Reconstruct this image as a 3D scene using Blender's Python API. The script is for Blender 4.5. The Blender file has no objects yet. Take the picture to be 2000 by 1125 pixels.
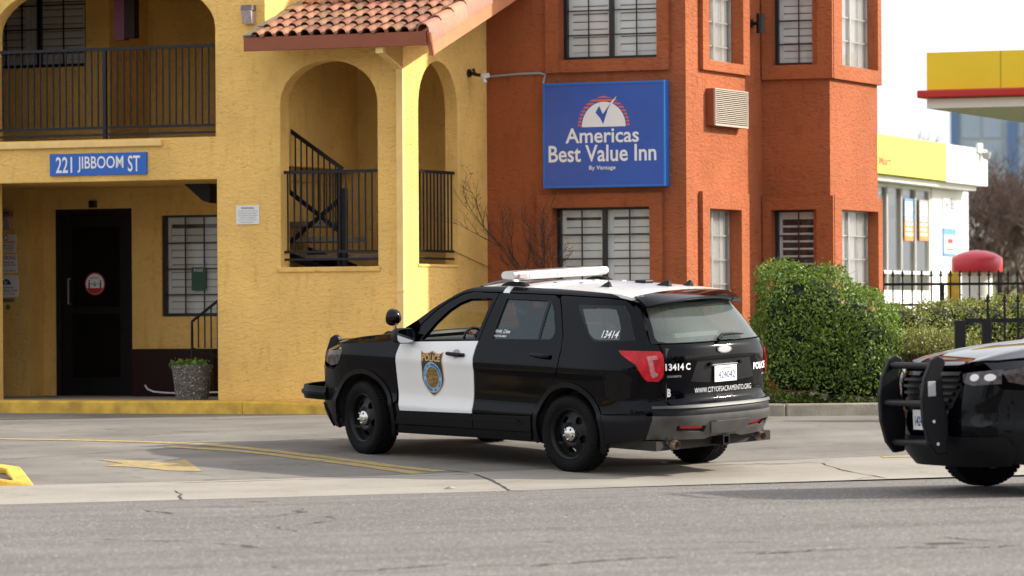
import bpy, math, random
import numpy as np
from mathutils import Matrix, Vector, geometry
random.seed(7); rng = np.random.default_rng(7)
rad = math.radians
scene = bpy.context.scene
COL = scene.collection

# ---------------------------------------------------------------- camera
FPX, HORIZON, ROLL, CAMZ = 8500.0, 620.0, -0.006, 1.10      # lens in pixels of a 2000 px wide frame, eye height
cam_d = bpy.data.cameras.new('camera'); cam = bpy.data.objects.new('camera', cam_d); COL.objects.link(cam)
cam_d.sensor_width = 36.0; cam_d.lens = FPX / 2000 * 36.0
cam_d.shift_y = (HORIZON - 562.5) / 2000
cam_d.clip_start = 0.5; cam_d.clip_end = 3000
cam.matrix_world = Matrix.Translation((0, 0, CAMZ)) @ Matrix.Rotation(-ROLL, 4, 'Y') @ Matrix.Rotation(rad(90), 4, 'X')
cam_d.dof.use_dof = True; cam_d.dof.focus_distance = 43.5; cam_d.dof.aperture_fstop = 3.4
scene.camera = cam
scene.render.resolution_x = 1024; scene.render.resolution_y = 576

# ---------------------------------------------------------------- sky and sun
SUN_AZ = (0.987, 0.16); SUN_EL = rad(29)
world = bpy.data.worlds.new('World'); scene.world = world; world.use_nodes = True
wn = world.node_tree.nodes; wl = world.node_tree.links; wn.clear()
sky = wn.new('ShaderNodeTexSky'); sky.sky_type = 'NISHITA'; sky.sun_disc = False
sky.sun_elevation = SUN_EL; sky.sun_rotation = math.atan2(SUN_AZ[0], SUN_AZ[1])
sky.air_density = 1.0; sky.dust_density = 4.0; sky.ozone_density = 1.0
hs = wn.new('ShaderNodeHueSaturation'); hs.inputs['Saturation'].default_value = 0.38
bg = wn.new('ShaderNodeBackground'); bg.inputs['Strength'].default_value = 0.13
wo = wn.new('ShaderNodeOutputWorld')
cl = wn.new('ShaderNodeMix'); cl.data_type = 'RGBA'; cl.inputs[0].default_value = .62; cl.inputs[7].default_value = (6.3, 6.5, 6.9, 1)     # thin even high cloud over the clear sky
wl.new(sky.outputs[0], hs.inputs['Color']); wl.new(hs.outputs[0], cl.inputs[6]); wl.new(cl.outputs[2], bg.inputs[0]); wl.new(bg.outputs[0], wo.inputs[0])
sl = bpy.data.lights.new('sun', 'SUN'); sl.energy = 3.6; sl.angle = rad(1.2); sl.color = (1, .93, .82)
sun = bpy.data.objects.new('sun', sl); COL.objects.link(sun)
sd = Vector((SUN_AZ[0] * math.cos(SUN_EL), SUN_AZ[1] * math.cos(SUN_EL), math.sin(SUN_EL)))
sun.rotation_euler = sd.to_track_quat('Z', 'Y').to_euler()
sun.location = sd * 40 + Vector((0, 45, 0))
scene.view_settings.view_transform = 'Standard'; scene.view_settings.look = 'None'
scene.view_settings.exposure = 0.86
scene.cycles.diffuse_bounces = 2; scene.view_settings.gamma = 1.0

# ---------------------------------------------------------------- materials
def nmat(name):
    m = bpy.data.materials.new(name); m.use_nodes = True
    nt = m.node_tree; b = nt.nodes['Principled BSDF']
    return m, nt, b
def mat(name, col, rough=.6, metal=0, spec=.5, coat=0, var=0, vs=6, bump=0, bs=60, emit=None):
    m, nt, b = nmat(name)
    b.inputs['Base Color'].default_value = (*col, 1); b.inputs['Roughness'].default_value = rough
    b.inputs['Metallic'].default_value = metal; b.inputs['Specular IOR Level'].default_value = spec
    b.inputs['Coat Weight'].default_value = coat; b.inputs['Coat Roughness'].default_value = .03
    tc = nt.nodes.new('ShaderNodeTexCoord')
    if var:
        n = nt.nodes.new('ShaderNodeTexNoise'); n.inputs['Scale'].default_value = vs; n.inputs['Detail'].default_value = 6
        nt.links.new(tc.outputs['Object'], n.inputs['Vector'])
        r = nt.nodes.new('ShaderNodeMapRange'); r.inputs[1].default_value = .3; r.inputs[2].default_value = .7
        r.inputs[3].default_value = 1 - var; r.inputs[4].default_value = 1 + var
        nt.links.new(n.outputs[0], r.inputs[0])
        mx = nt.nodes.new('ShaderNodeVectorMath'); mx.operation = 'SCALE'; mx.inputs[0].default_value = col
        nt.links.new(r.outputs[0], mx.inputs['Scale']); nt.links.new(mx.outputs[0], b.inputs['Base Color'])
    if bump:
        n = nt.nodes.new('ShaderNodeTexNoise'); n.inputs['Scale'].default_value = bs; n.inputs['Detail'].default_value = 4
        nt.links.new(tc.outputs['Object'], n.inputs['Vector'])
        bp = nt.nodes.new('ShaderNodeBump'); bp.inputs['Strength'].default_value = bump; bp.inputs['Distance'].default_value = .01
        nt.links.new(n.outputs[0], bp.inputs['Height']); nt.links.new(bp.outputs[0], b.inputs['Normal'])
    return m
def stucco(name, col, dirt, amp=.012):
    m, nt, b = nmat(name); N = nt.nodes.new; L = nt.links.new
    b.inputs['Roughness'].default_value = .85; b.inputs['Specular IOR Level'].default_value = .25
    tc = N('ShaderNodeTexCoord'); mp = N('ShaderNodeMapping'); mp.inputs['Scale'].default_value = (1, 1, 1.9); mp.inputs['Rotation'].default_value = (0, .35, 0)
    L(tc.outputs['Object'], mp.inputs[0])
    n1 = N('ShaderNodeTexNoise'); n1.inputs['Scale'].default_value = 13; n1.inputs['Detail'].default_value = 5; n1.inputs['Roughness'].default_value = .62; n1.inputs['Distortion'].default_value = .6
    L(mp.outputs[0], n1.inputs['Vector'])
    n2 = N('ShaderNodeTexNoise'); n2.inputs['Scale'].default_value = 55; n2.inputs['Detail'].default_value = 3
    L(mp.outputs[0], n2.inputs['Vector'])
    ad = N('ShaderNodeMath'); ad.operation = 'MULTIPLY_ADD'; ad.inputs[1].default_value = .35; L(n2.outputs[0], ad.inputs[0]); L(n1.outputs[0], ad.inputs[2])
    bv = N('ShaderNodeBevel'); bv.samples = 3; bv.inputs['Radius'].default_value = .018
    bp = N('ShaderNodeBump'); bp.inputs['Strength'].default_value = .9; bp.inputs['Distance'].default_value = amp * 2.3
    L(bv.outputs[0], bp.inputs['Normal']); L(ad.outputs[0], bp.inputs['Height']); L(bp.outputs[0], b.inputs['Normal'])
    # colour: broad fading, streaky stains, darker tone in the hollows of the grain
    n3 = N('ShaderNodeTexNoise'); n3.inputs['Scale'].default_value = 1.1; n3.inputs['Detail'].default_value = 7; L(tc.outputs['Object'], n3.inputs['Vector'])
    mp2 = N('ShaderNodeMapping'); mp2.inputs['Scale'].default_value = (9, 9, 2.2); L(tc.outputs['Object'], mp2.inputs[0])
    n4 = N('ShaderNodeTexNoise'); n4.inputs['Scale'].default_value = 1.0; n4.inputs['Detail'].default_value = 8; n4.inputs['Roughness'].default_value = .7; L(mp2.outputs[0], n4.inputs['Vector'])
    r1 = N('ShaderNodeMapRange'); r1.inputs[1].default_value = .3; r1.inputs[2].default_value = .72; r1.inputs[3].default_value = 1.10; r1.inputs[4].default_value = .82; L(n3.outputs[0], r1.inputs[0])
    sc = N('ShaderNodeVectorMath'); sc.operation = 'SCALE'; sc.inputs[0].default_value = col; L(r1.outputs[0], sc.inputs['Scale'])
    r2 = N('ShaderNodeMapRange'); r2.inputs[1].default_value = .54; r2.inputs[2].default_value = .76; r2.inputs[3].default_value = 0; r2.inputs[4].default_value = .62; L(n4.outputs[0], r2.inputs[0])
    mx = N('ShaderNodeMix'); mx.data_type = 'RGBA'; L(r2.outputs[0], mx.inputs[0]); L(sc.outputs[0], mx.inputs[6]); mx.inputs[7].default_value = (*dirt, 1)
    r3 = N('ShaderNodeMapRange'); r3.inputs[1].default_value = .42; r3.inputs[2].default_value = .30; r3.inputs[3].default_value = 0; r3.inputs[4].default_value = .45; L(n1.outputs[0], r3.inputs[0])
    mx2 = N('ShaderNodeMix'); mx2.data_type = 'RGBA'; L(r3.outputs[0], mx2.inputs[0]); L(mx.outputs[2], mx2.inputs[6]); mx2.inputs[7].default_value = (*dirt, 1)
    L(mx2.outputs[2], b.inputs['Base Color'])
    return m
def paving(name, c1, c2, stone=None, spec_d=0, bumpd=.003, scale=1.0, streak=0, crack=0, stain=0):
    m, nt, b = nmat(name); N = nt.nodes.new; L = nt.links.new
    b.inputs['Roughness'].default_value = .88; b.inputs['Specular IOR Level'].default_value = .3
    tc = N('ShaderNodeTexCoord'); src = tc.outputs['Object']
    rt = N('ShaderNodeMapping'); rt.inputs['Rotation'].default_value = (0, 0, rad(-28)); L(src, rt.inputs[0]); R_ = rt.outputs[0]
    n1 = N('ShaderNodeTexNoise'); n1.inputs['Scale'].default_value = .55 * scale; n1.inputs['Detail'].default_value = 8; n1.inputs['Roughness'].default_value = .6; L(R_, n1.inputs['Vector'])
    st = N('ShaderNodeMapping'); st.inputs['Scale'].default_value = (.12, 1.6, 1); L(R_, st.inputs[0])
    n2 = N('ShaderNodeTexNoise'); n2.inputs['Scale'].default_value = 1.4; n2.inputs['Detail'].default_value = 6; L(st.outputs[0], n2.inputs['Vector'])
    av = N('ShaderNodeMix'); av.data_type = 'FLOAT'; av.inputs[0].default_value = streak; L(n1.outputs[0], av.inputs[2]); L(n2.outputs[0], av.inputs[3])
    r = N('ShaderNodeMapRange'); r.inputs[1].default_value = .32; r.inputs[2].default_value = .68; L(av.outputs[0], r.inputs[0])
    mx = N('ShaderNodeMix'); mx.data_type = 'RGBA'; L(r.outputs[0], mx.inputs[0]); mx.inputs[6].default_value = (*c1, 1); mx.inputs[7].default_value = (*c2, 1)
    out = mx.outputs[2]
    nf = N('ShaderNodeTexNoise'); nf.inputs['Scale'].default_value = 70; nf.inputs['Detail'].default_value = 3; L(src, nf.inputs['Vector'])
    rf = N('ShaderNodeMapRange'); rf.inputs[1].default_value = .3; rf.inputs[2].default_value = .7; rf.inputs[3].default_value = .88; rf.inputs[4].default_value = 1.12; L(nf.outputs[0], rf.inputs[0])
    sc = N('ShaderNodeVectorMath'); sc.operation = 'SCALE'; L(out, sc.inputs[0]); L(rf.outputs[0], sc.inputs['Scale']); out = sc.outputs[0]
    height = nf.outputs[0]
    if stain:                                # oil spots and old wet marks
        sn = N('ShaderNodeTexNoise'); sn.inputs['Scale'].default_value = 1.9; sn.inputs['Detail'].default_value = 9; sn.inputs['Roughness'].default_value = .72; sn.inputs['Distortion'].default_value = .8; L(src, sn.inputs['Vector'])
        sr = N('ShaderNodeMapRange'); sr.inputs[1].default_value = .56; sr.inputs[2].default_value = .72; sr.inputs[3].default_value = 1; sr.inputs[4].default_value = 1 - stain; L(sn.outputs[0], sr.inputs[0])
        ss = N('ShaderNodeVectorMath'); ss.operation = 'SCALE'; L(out, ss.inputs[0]); L(sr.outputs[0], ss.inputs['Scale']); out = ss.outputs[0]
    if stone:
        v = N('ShaderNodeTexVoronoi'); v.inputs['Scale'].default_value = 72; L(src, v.inputs['Vector'])
        sep = N('ShaderNodeSeparateColor'); L(v.outputs['Color'], sep.inputs[0])
        # every cell is a stone of its own grey
        rr = N('ShaderNodeMapRange'); rr.inputs[3].default_value = 1 - spec_d; rr.inputs[4].default_value = 1 + spec_d; L(sep.outputs[0], rr.inputs[0])
        s2 = N('ShaderNodeVectorMath'); s2.operation = 'SCALE'; L(out, s2.inputs[0]); L(rr.outputs[0], s2.inputs['Scale'])
        gt = N('ShaderNodeMath'); gt.operation = 'GREATER_THAN'; gt.inputs[1].default_value = .955; L(sep.outputs[1], gt.inputs[0])
        m3 = N('ShaderNodeMix'); m3.data_type = 'RGBA'; L(gt.outputs[0], m3.inputs[0]); L(s2.outputs[0], m3.inputs[6]); m3.inputs[7].default_value = (*stone, 1)
        lt = N('ShaderNodeMath'); lt.operation = 'GREATER_THAN'; lt.inputs[1].default_value = .965; L(sep.outputs[2], lt.inputs[0])
        m4 = N('ShaderNodeMix'); m4.data_type = 'RGBA'; L(lt.outputs[0], m4.inputs[0]); L(m3.outputs[2], m4.inputs[6]); m4.inputs[7].default_value = (.07, .065, .06, 1)
        out = m4.outputs[2]
        hh = N('ShaderNodeMath'); hh.operation = 'ADD'; L(v.outputs['Distance'], hh.inputs[0]); L(nf.outputs[0], hh.inputs[1]); height = hh.outputs[0]
    if crack:
        wp = N('ShaderNodeTexNoise'); wp.inputs['Scale'].default_value = 1.5; L(R_, wp.inputs['Vector'])
        cmap = N('ShaderNodeMapping'); cmap.inputs['Scale'].default_value = (.08, .42, 1); L(R_, cmap.inputs[0])
        adv = N('ShaderNodeMix'); adv.data_type = 'VECTOR'; adv.inputs[0].default_value = .06; L(cmap.outputs[0], adv.inputs[4]); L(wp.outputs['Color'], adv.inputs[5])
        cv = N('ShaderNodeTexVoronoi'); cv.feature = 'DISTANCE_TO_EDGE'; cv.inputs['Scale'].default_value = 1.6; L(adv.outputs[1], cv.inputs['Vector'])
        cn = N('ShaderNodeTexNoise'); cn.inputs['Scale'].default_value = 2.2; cn.inputs['Detail'].default_value = 5; L(R_, cn.inputs['Vector'])
        th = N('ShaderNodeMapRange'); th.inputs[1].default_value = .45; th.inputs[2].default_value = .75; th.inputs[3].default_value = 0; th.inputs[4].default_value = .012 * crack; L(cn.outputs[0], th.inputs[0])
        lt2 = N('ShaderNodeMath'); lt2.operation = 'LESS_THAN'; L(cv.outputs['Distance'], lt2.inputs[0]); L(th.outputs[0], lt2.inputs[1])
        m5 = N('ShaderNodeMix'); m5.data_type = 'RGBA'; L(lt2.outputs[0], m5.inputs[0]); L(out, m5.inputs[6]); m5.inputs[7].default_value = (.05, .045, .04, 1); out = m5.outputs[2]
    L(out, b.inputs['Base Color'])
    bp = N('ShaderNodeBump'); bp.inputs['Strength'].default_value = .6; bp.inputs['Distance'].default_value = bumpd; L(height, bp.inputs['Height']); L(bp.outputs[0], b.inputs['Normal'])
    return m
def glassmat(name, tint, ior=1.5, dust_sheen=0.03, dust_sheen_col=(.5, .5, .48), rough=0.02):
    m, nt, b = nmat(name); nt.nodes.remove(b); N = nt.nodes.new; L = nt.links.new
    out = nt.nodes['Material Output']
    t = N('ShaderNodeBsdfTransparent'); t.inputs[0].default_value = (*tint, 1)
    g = N('ShaderNodeBsdfGlossy'); g.inputs['Roughness'].default_value = rough
    f = N('ShaderNodeFresnel'); ge_ = N('ShaderNodeNewGeometry'); mr = N('ShaderNodeMapRange'); mr.inputs[3].default_value = ior; mr.inputs[4].default_value = 1 / ior   # a thin pane reflects alike from both sides
    L(ge_.outputs['Backfacing'], mr.inputs[0]); L(mr.outputs[0], f.inputs[0])
    mx = N('ShaderNodeMixShader'); L(f.outputs[0], mx.inputs[0]); L(t.outputs[0], mx.inputs[1]); L(g.outputs[0], mx.inputs[2])
    d = N('ShaderNodeBsdfDiffuse'); d.inputs[0].default_value = (*dust_sheen_col, 1)
    m2 = N('ShaderNodeMixShader'); m2.inputs[0].default_value = dust_sheen; L(mx.outputs[0], m2.inputs[1]); L(d.outputs[0], m2.inputs[2])  # even diffuse share: dust, and on car glass the painted-in sky reflection
    L(m2.outputs[0], out.inputs[0]); return m
def randomized(m, amount=.25, hue=.02):
    nt = m.node_tree; b = nt.nodes['Principled BSDF']
    oi = nt.nodes.new('ShaderNodeObjectInfo'); h = nt.nodes.new('ShaderNodeHueSaturation')
    inp = b.inputs['Base Color']
    if inp.links: nt.links.new(inp.links[0].from_socket, h.inputs['Color'])
    else: h.inputs['Color'].default_value = inp.default_value
    r = nt.nodes.new('ShaderNodeMapRange'); r.inputs[3].default_value = 1 - amount; r.inputs[4].default_value = 1 + amount
    nt.links.new(oi.outputs['Random'], r.inputs[0]); nt.links.new(r.outputs[0], h.inputs['Value'])
    w = nt.nodes.new('ShaderNodeTexWhiteNoise'); w.noise_dimensions = '1D'; nt.links.new(oi.outputs['Random'], w.inputs['W'])
    r2 = nt.nodes.new('ShaderNodeMapRange'); r2.inputs[3].default_value = .5 - hue; r2.inputs[4].default_value = .5 + hue
    nt.links.new(w.outputs['Value'], r2.inputs[0]); nt.links.new(r2.outputs[0], h.inputs['Hue'])
    nt.links.new(h.outputs[0], inp); return m
def leafmat(name, c1, c2, rough=.45, trans=.25):
    m, nt, b = nmat(name); N = nt.nodes.new; L = nt.links.new
    g = N('ShaderNodeNewGeometry'); r = N('ShaderNodeMix'); r.data_type = 'RGBA'
    L(g.outputs['Random Per Island'], r.inputs[0]); r.inputs[6].default_value = (*c1, 1); r.inputs[7].default_value = (*c2, 1)
    L(r.outputs[2], b.inputs['Base Color']); b.inputs['Roughness'].default_value = rough; b.inputs['Specular IOR Level'].default_value = .6
    t = N('ShaderNodeBsdfTranslucent'); L(r.outputs[2], t.inputs[0]); mx = N('ShaderNodeMixShader'); mx.inputs[0].default_value = trans
    L(b.outputs[0], mx.inputs[1]); L(t.outputs[0], mx.inputs[2]); L(mx.outputs[0], nt.nodes['Material Output'].inputs[0]); return m

M = {}
M['yellow'] = stucco('yellow_stucco', (.95, .59, .18), (.56, .31, .08))
M['orange'] = stucco('orange_stucco', (.41, .118, .045), (.20, .045, .016), .016)
M['yellow_paint'] = mat('yellow_trim_paint', (.88, .58, .21), .55, var=.08, bump=.2)
M['curb_yellow'] = mat('worn_yellow_kerb_paint', (.64, .39, .05), .7, var=.3, vs=5, bump=.5, bs=40)
M['line_yellow'] = mat('faded_yellow_road_paint', (.38, .27, .085), .8, var=.22, vs=12)
def wear(m, under):
    nt = m.node_tree; b = nt.nodes['Principled BSDF']; src = b.inputs['Base Color'].links[0].from_socket; tc = nt.nodes.new('ShaderNodeTexCoord')
    n = nt.nodes.new('ShaderNodeTexNoise'); n.inputs['Scale'].default_value = 9; n.inputs['Detail'].default_value = 10; n.inputs['Roughness'].default_value = .8; nt.links.new(tc.outputs['Object'], n.inputs['Vector'])
    r = nt.nodes.new('ShaderNodeMapRange'); r.inputs[1].default_value = .47; r.inputs[2].default_value = .60; r.inputs[4].default_value = .75; nt.links.new(n.outputs[0], r.inputs[0])
    mx = nt.nodes.new('ShaderNodeMix'); mx.data_type = 'RGBA'; nt.links.new(r.outputs[0], mx.inputs[0]); nt.links.new(src, mx.inputs[6]); mx.inputs[7].default_value = (*under, 1); nt.links.new(mx.outputs[2], b.inputs['Base Color'])
wear(M['line_yellow'], (.20, .18, .16))
M['road'] = paving('road_asphalt', (.116, .105, .095), (.195, .178, .162), (.42, .395, .36), .30, .006, 1, .65, 1)
M['lot'] = paving('driveway_concrete', (.115, .105, .094), (.242, .219, .190), None, 0, .002, 1.3, .35, 0, stain=.5)
M['apron'] = paving('pale_concrete', (.235, .212, .18), (.345, .313, .265), None, 0, .002, 1.8, .45, 0, stain=.25)
M['soil'] = mat('bark_soil', (.05, .035, .025), .95, var=.4, vs=20, bump=1, bs=30)
M['crack'] = mat('crack_fill', (.035, .03, .027), .95)
M['kerb'] = mat('old_kerb_concrete', (.27, .24, .19), .9, var=.25, vs=5, bump=.5, bs=50)
M['black_metal'] = mat('black_railing_paint', (.008, .008, .011), .4, 0, .3, var=.2)
M['tile'] = randomized(mat('clay_tile', (.225, .093, .046), .75, var=.4, vs=9, bump=.3, bs=60), .38, .014)
M['pink_tile'] = randomized(mat('pink_ridge_tile', (.42, .17, .11), .7, var=.15, vs=14), .15, .01)
M['flash'] = mat('grey_brown_flashing', (.19, .15, .125), .6, var=.2)
M['fascia'] = mat('brown_red_fascia_paint', (.27, .065, .022), .45, var=.1)
M['rake'] = mat('salmon_rake_board', (.55, .20, .085), .6, var=.08)
M['dark_door'] = mat('dark_door_metal', (.006, .006, .009), .35)
M['white'] = mat('white_paint', (.75, .73, .70), .45)
M['shutter'] = mat('white_shutter', (.82, .80, .77), .5)
M['dark'] = mat('dark_interior', (.02, .018, .016), .9)
M['room'] = mat('room_interior', (.10, .09, .08), .9)
M['alu'] = mat('aluminium_frame', (.42, .40, .38), .4, .6)
M['win_black'] = mat('dark_window_frame', (.01, .01, .012), .4)
M['glass'] = glassmat('window_glass', (.88, .9, .9), 1.5, .04)
M['glass_dark'] = glassmat('dark_door_glass', (.25, .25, .27), 1.45, .01)  # door glass with a dark tint
M['blue_sign'] = mat('blue_sign_face', (.022, .080, .40), .3, var=.08, vs=3)
M['blue_frame'] = mat('blue_sign_frame', (.012, .14, .50), .4)
M['blue_plate'] = mat('blue_address_plate', (.018, .12, .50), .4)
M['sign_white'] = mat('sign_white', (.82, .80, .80), .4)
M['sign_orange'] = mat('sign_orange', (.75, .13, .04), .4)
M['print_red'] = mat('print_red', (.45, .03, .03), .5)
M['print_black'] = mat('print_black', (.03, .03, .035), .5)
M['print_grey'] = mat('print_grey', (.35, .35, .36), .5)
M['sign_blue'] = mat('sign_dark_blue', (.02, .05, .2), .4)
M['paint'] = mat('black_car_paint', (.0012, .0012, .0026), .05, 0, .17, .0)
M['paint_white'] = mat('white_car_paint', (.78, .77, .76), .22, 0, .5, .5, var=.03, vs=2)
M['plastic'] = mat('black_cladding_plastic', (.005, .005, .0065), .45, 0, .2, var=.15, vs=8)
M['dusty'] = mat('dusty_bumper_plastic', (.056, .054, .052), .5, var=.3, vs=5)
M['trim'] = mat('gloss_black_trim', (.002, .002, .003), .1, 0, .3)
M['rubber'] = mat('tyre_rubber', (.005, .0048, .0048), .75, 0, .15, var=.25, vs=12)
M['steel'] = mat('black_steel_wheel', (.006, .006, .007), .4, 0, .25)
M['chrome'] = mat('chrome', (.62, .61, .59), .16, 1)
M['badge'] = mat('satin_badge_metal', (.12, .12, .12), .4, .3)
M['mirror'] = mat('mirror_glass', (.7, .7, .7), .03, 1)
M['windscreen'] = glassmat('windscreen_glass', (.80, .86, .80), 1.5, .01)
M['head_lens'] = mat('smoked_headlamp_lens', (.06, .045, .045), .12, 0, .5, var=.8, vs=22)
M['car_glass'] = glassmat('car_glass_tinted', (.36, .48, .50), 1.5, .07, (.30, .46, .52))  # bluish diffuse share paints in the sky's reflection
M['rear_glass'] = glassmat('dusty_sheen_rear_glass', (.30, .36, .34), 1.7, .14, (.46, .54, .50), .05)  # pale diffuse share paints in the sky's reflection, with some dust
M['lens_red'] = mat('red_lamp_lens', (.50, .010, .018), .15, 0, .3, var=.35, vs=14)
M['pale_lens'] = mat('pale_pink_lamp_lens', (.50, .17, .17), .15, var=.3, vs=30)
M['led_module'] = mat('led_module', (.62, .55, .54), .2, var=.2, vs=40)
M['lens_white'] = mat('clear_lamp_lens', (.42, .33, .33), .12, coat=.5, var=.25, vs=40)
M['lightbar'] = mat('lightbar_lens', (.80, .76, .73), .12, coat=.6, var=.06, vs=9)
M['gold'] = mat('gold_print', (.62, .34, .09), .4)
M['seal_blue'] = mat('pale_blue_print', (.30, .50, .68), .4)
M['seal_art'] = mat('gold_brown_seal_print', (.22, .13, .03), .4, var=.95, vs=60)
M['interior'] = mat('grey_car_interior', (.035, .038, .04), .7)
M['seat'] = mat('dark_seat_cloth', (.02, .02, .022), .9)
M['skin'] = mat('skin', (.45, .24, .16), .55)
M['uniform'] = mat('navy_uniform', (.012, .014, .03), .85)
M['hair'] = mat('dark_hair', (.02, .012, .008), .7)
M['exhaust'] = mat('weathered_exhaust_steel', (.32, .25, .2), .5, .7, var=.3, vs=20)
M['leaf'] = leafmat('hedge_leaf', (.03, .09, .008), (.25, .34, .035), .5, .35)
M['leaf2'] = leafmat('low_hedge_leaf', (.10, .16, .02), (.34, .33, .06), .5)
M['hedge_shade'] = mat('hedge_inner_shade', (.006, .012, .004), .95)  # near-black colour standing in for the shade inside a hedge
M['twig'] = mat('brown_twig', (.13, .075, .045), .85)
M['twig_dark'] = mat('dark_bare_branch', (.055, .03, .022), .85)
M['bark'] = mat('bark', (.12, .08, .05), .9, var=.3, vs=10)
M['far_twig'] = mat('far_bare_branches', (.12, .075, .06), .9)
M['shell_yellow'] = mat('bright_yellow_fascia', (.85, .60, .02), .4, var=.04, vs=1)
M['lemon'] = mat('lemon_fascia', (.88, .78, .07), .4)
M['yellow_joint'] = mat('yellow_joint', (.45, .30, .02), .5)
M['red'] = mat('red_fascia_strip', (.48, .018, .02), .4)
M['dome_red'] = mat('red_moulded_plastic', (.60, .035, .06), .35)
M['offwhite'] = mat('offwhite_wall', (.78, .76, .73), .7)
M['tower_glass'] = mat('tower_glass', (.38, .46, .55), .3, var=.35, vs=.06)
M['tower_blue'] = mat('tower_blue_steel', (.12, .2, .36), .4)
M['agg'] = paving('exposed_aggregate', (.10, .09, .085), (.16, .15, .14), (.55, .52, .48), .6, .01, 1, 0, 0)
M['orange_print'] = mat('orange_poster', (.80, .25, .04), .4, var=.15, vs=6)
M['blue_print'] = mat('blue_poster', (.12, .30, .65), .4, var=.3, vs=8)
M['magenta'] = mat('magenta_panel', (.10, .003, .03), .5)
M['grass'] = mat('dry_grass', (.10, .11, .04), .95, var=.5, vs=.8)
M['brown_box'] = mat('brown_louvre_metal', (.022, .008, .006), .6, 0, .2)
M['cream'] = mat('cream_louvre', (.46, .39, .31), .6)
M['evergreen'] = leafmat('evergreen_leaf', (.02, .035, .01), (.06, .08, .03), .6)

M['dark_green'] = mat('dark_green_card', (.03, .10, .07), .5)
M['green_sign'] = mat('green_sign', (.02, .25, .06), .5)
M['tower_core'] = mat('tower_wall', (.42, .45, .48), .5)
M['loose_stone'] = mat('loose_stone', (.22, .21, .19), .9, var=.6, vs=30)
# ---------------------------------------------------------------- helpers
INV = {}
def tag(o, label=None, cat=None, group=None, kind=None):
    if label: o['label'] = label
    if cat: o['category'] = cat
    if group: o['group'] = group
    if kind: o['kind'] = kind
    return o
def thing(name, label, cat, W=None, group=None):
    W = W if isinstance(W, Matrix) else Matrix.Translation(W or (0, 0, 0))
    o = bpy.data.objects.new(name, None); COL.objects.link(o); o.matrix_world = W; o.empty_display_size = .2
    INV[o] = W.inverted(); return tag(o, label, cat, group)
def finish(me, mats, smooth, angle=35):
    for m in (mats if isinstance(mats, (list, tuple)) else [mats]): me.materials.append(M[m] if isinstance(m, str) else m)
    if smooth:
        me.shade_smooth(); me.set_sharp_from_angle(angle=rad(angle))
class MB:
    def __init__(s): s.v = []; s.f = []; s.m = []; s.cur = 0
    def add(s, vs, fs, T=None):
        k = len(s.v)
        s.v += [tuple(T @ Vector(p)) for p in vs] if T is not None else [tuple(p) for p in vs]
        s.f += [tuple(i + k for i in f) for f in fs]; s.m += [s.cur] * len(fs); return s
    def box(s, x0, x1, y0, y1, z0, z1, T=None):
        return s.add([(x0, y0, z0), (x1, y0, z0), (x1, y1, z0), (x0, y1, z0), (x0, y0, z1), (x1, y0, z1), (x1, y1, z1), (x0, y1, z1)],
                     [(0, 3, 2, 1), (4, 5, 6, 7), (0, 1, 5, 4), (1, 2, 6, 5), (2, 3, 7, 6), (3, 0, 4, 7)], T)
    def prism(s, poly, y0, y1, T=None):      # poly in x,z ; extruded along y
        n = len(poly); a = sum(poly[i][0] * poly[(i + 1) % n][1] - poly[(i + 1) % n][0] * poly[i][1] for i in range(n))
        if a < 0: poly = poly[::-1]
        vs = [(p[0], y0, p[1]) for p in poly] + [(p[0], y1, p[1]) for p in poly]
        fs = [tuple(range(n)), tuple(range(2 * n - 1, n - 1, -1))] + [((i + 1) % n, i, n + i, n + (i + 1) % n) for i in range(n)]
        return s.add(vs, fs, T)
    def tube(s, pts, r, n=8, T=None, cap=True, rs=None):
        pts = [Vector(p) for p in pts]; vs = []; fs = []
        up = None
        for i, p in enumerate(pts):
            d = (pts[min(i + 1, len(pts) - 1)] - pts[max(i - 1, 0)]).normalized()
            if up is None: up = d.orthogonal().normalized()
            up = (up - d * up.dot(d)).normalized(); w = d.cross(up); rr = rs[i] if rs else r
            for k in range(n):
                a = 2 * math.pi * k / n; vs.append(p + (up * math.cos(a) + w * math.sin(a)) * rr)
        for i in range(len(pts) - 1):
            for k in range(n): fs.append((i * n + k, i * n + (k + 1) % n, (i + 1) * n + (k + 1) % n, (i + 1) * n + k))
        if cap: fs += [tuple(range(n - 1, -1, -1)), tuple(range((len(pts) - 1) * n, len(pts) * n))]
        return s.add(vs, fs, T)
    def lathe(s, prof, n=32, T=None, closed=False):      # prof (r, h) about local z
        vs = []; fs = []
        for r, h in prof:
            for k in range(n):
                a = 2 * math.pi * k / n; vs.append((r * math.cos(a), r * math.sin(a), h))
        m = len(prof)
        for i in range(m if closed else m - 1):
            j = (i + 1) % m
            for k in range(n): fs.append((i * n + k, i * n + (k + 1) % n, j * n + (k + 1) % n, j * n + k))
        return s.add(vs, fs, T)
    def mesh(s, name, mats, smooth=False, L=None, angle=35):
        me = bpy.data.meshes.new(name); vs = s.v
        if L is not None: vs = [tuple(L @ Vector(p)) for p in vs]
        me.from_pydata(vs, [], s.f)
        finish(me, mats, smooth, angle)
        if isinstance(mats, (list, tuple)): me.polygons.foreach_set('material_index', s.m)
        me.update(); return me
def obj(name, me, parent=None, W=None):
    o = bpy.data.objects.new(name, me); COL.objects.link(o); W = W or Matrix()
    if parent is not None:
        o.parent = parent; o.matrix_local = INV[parent] @ W
    else: o.matrix_world = W
    INV[o] = W.inverted(); return o
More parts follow.
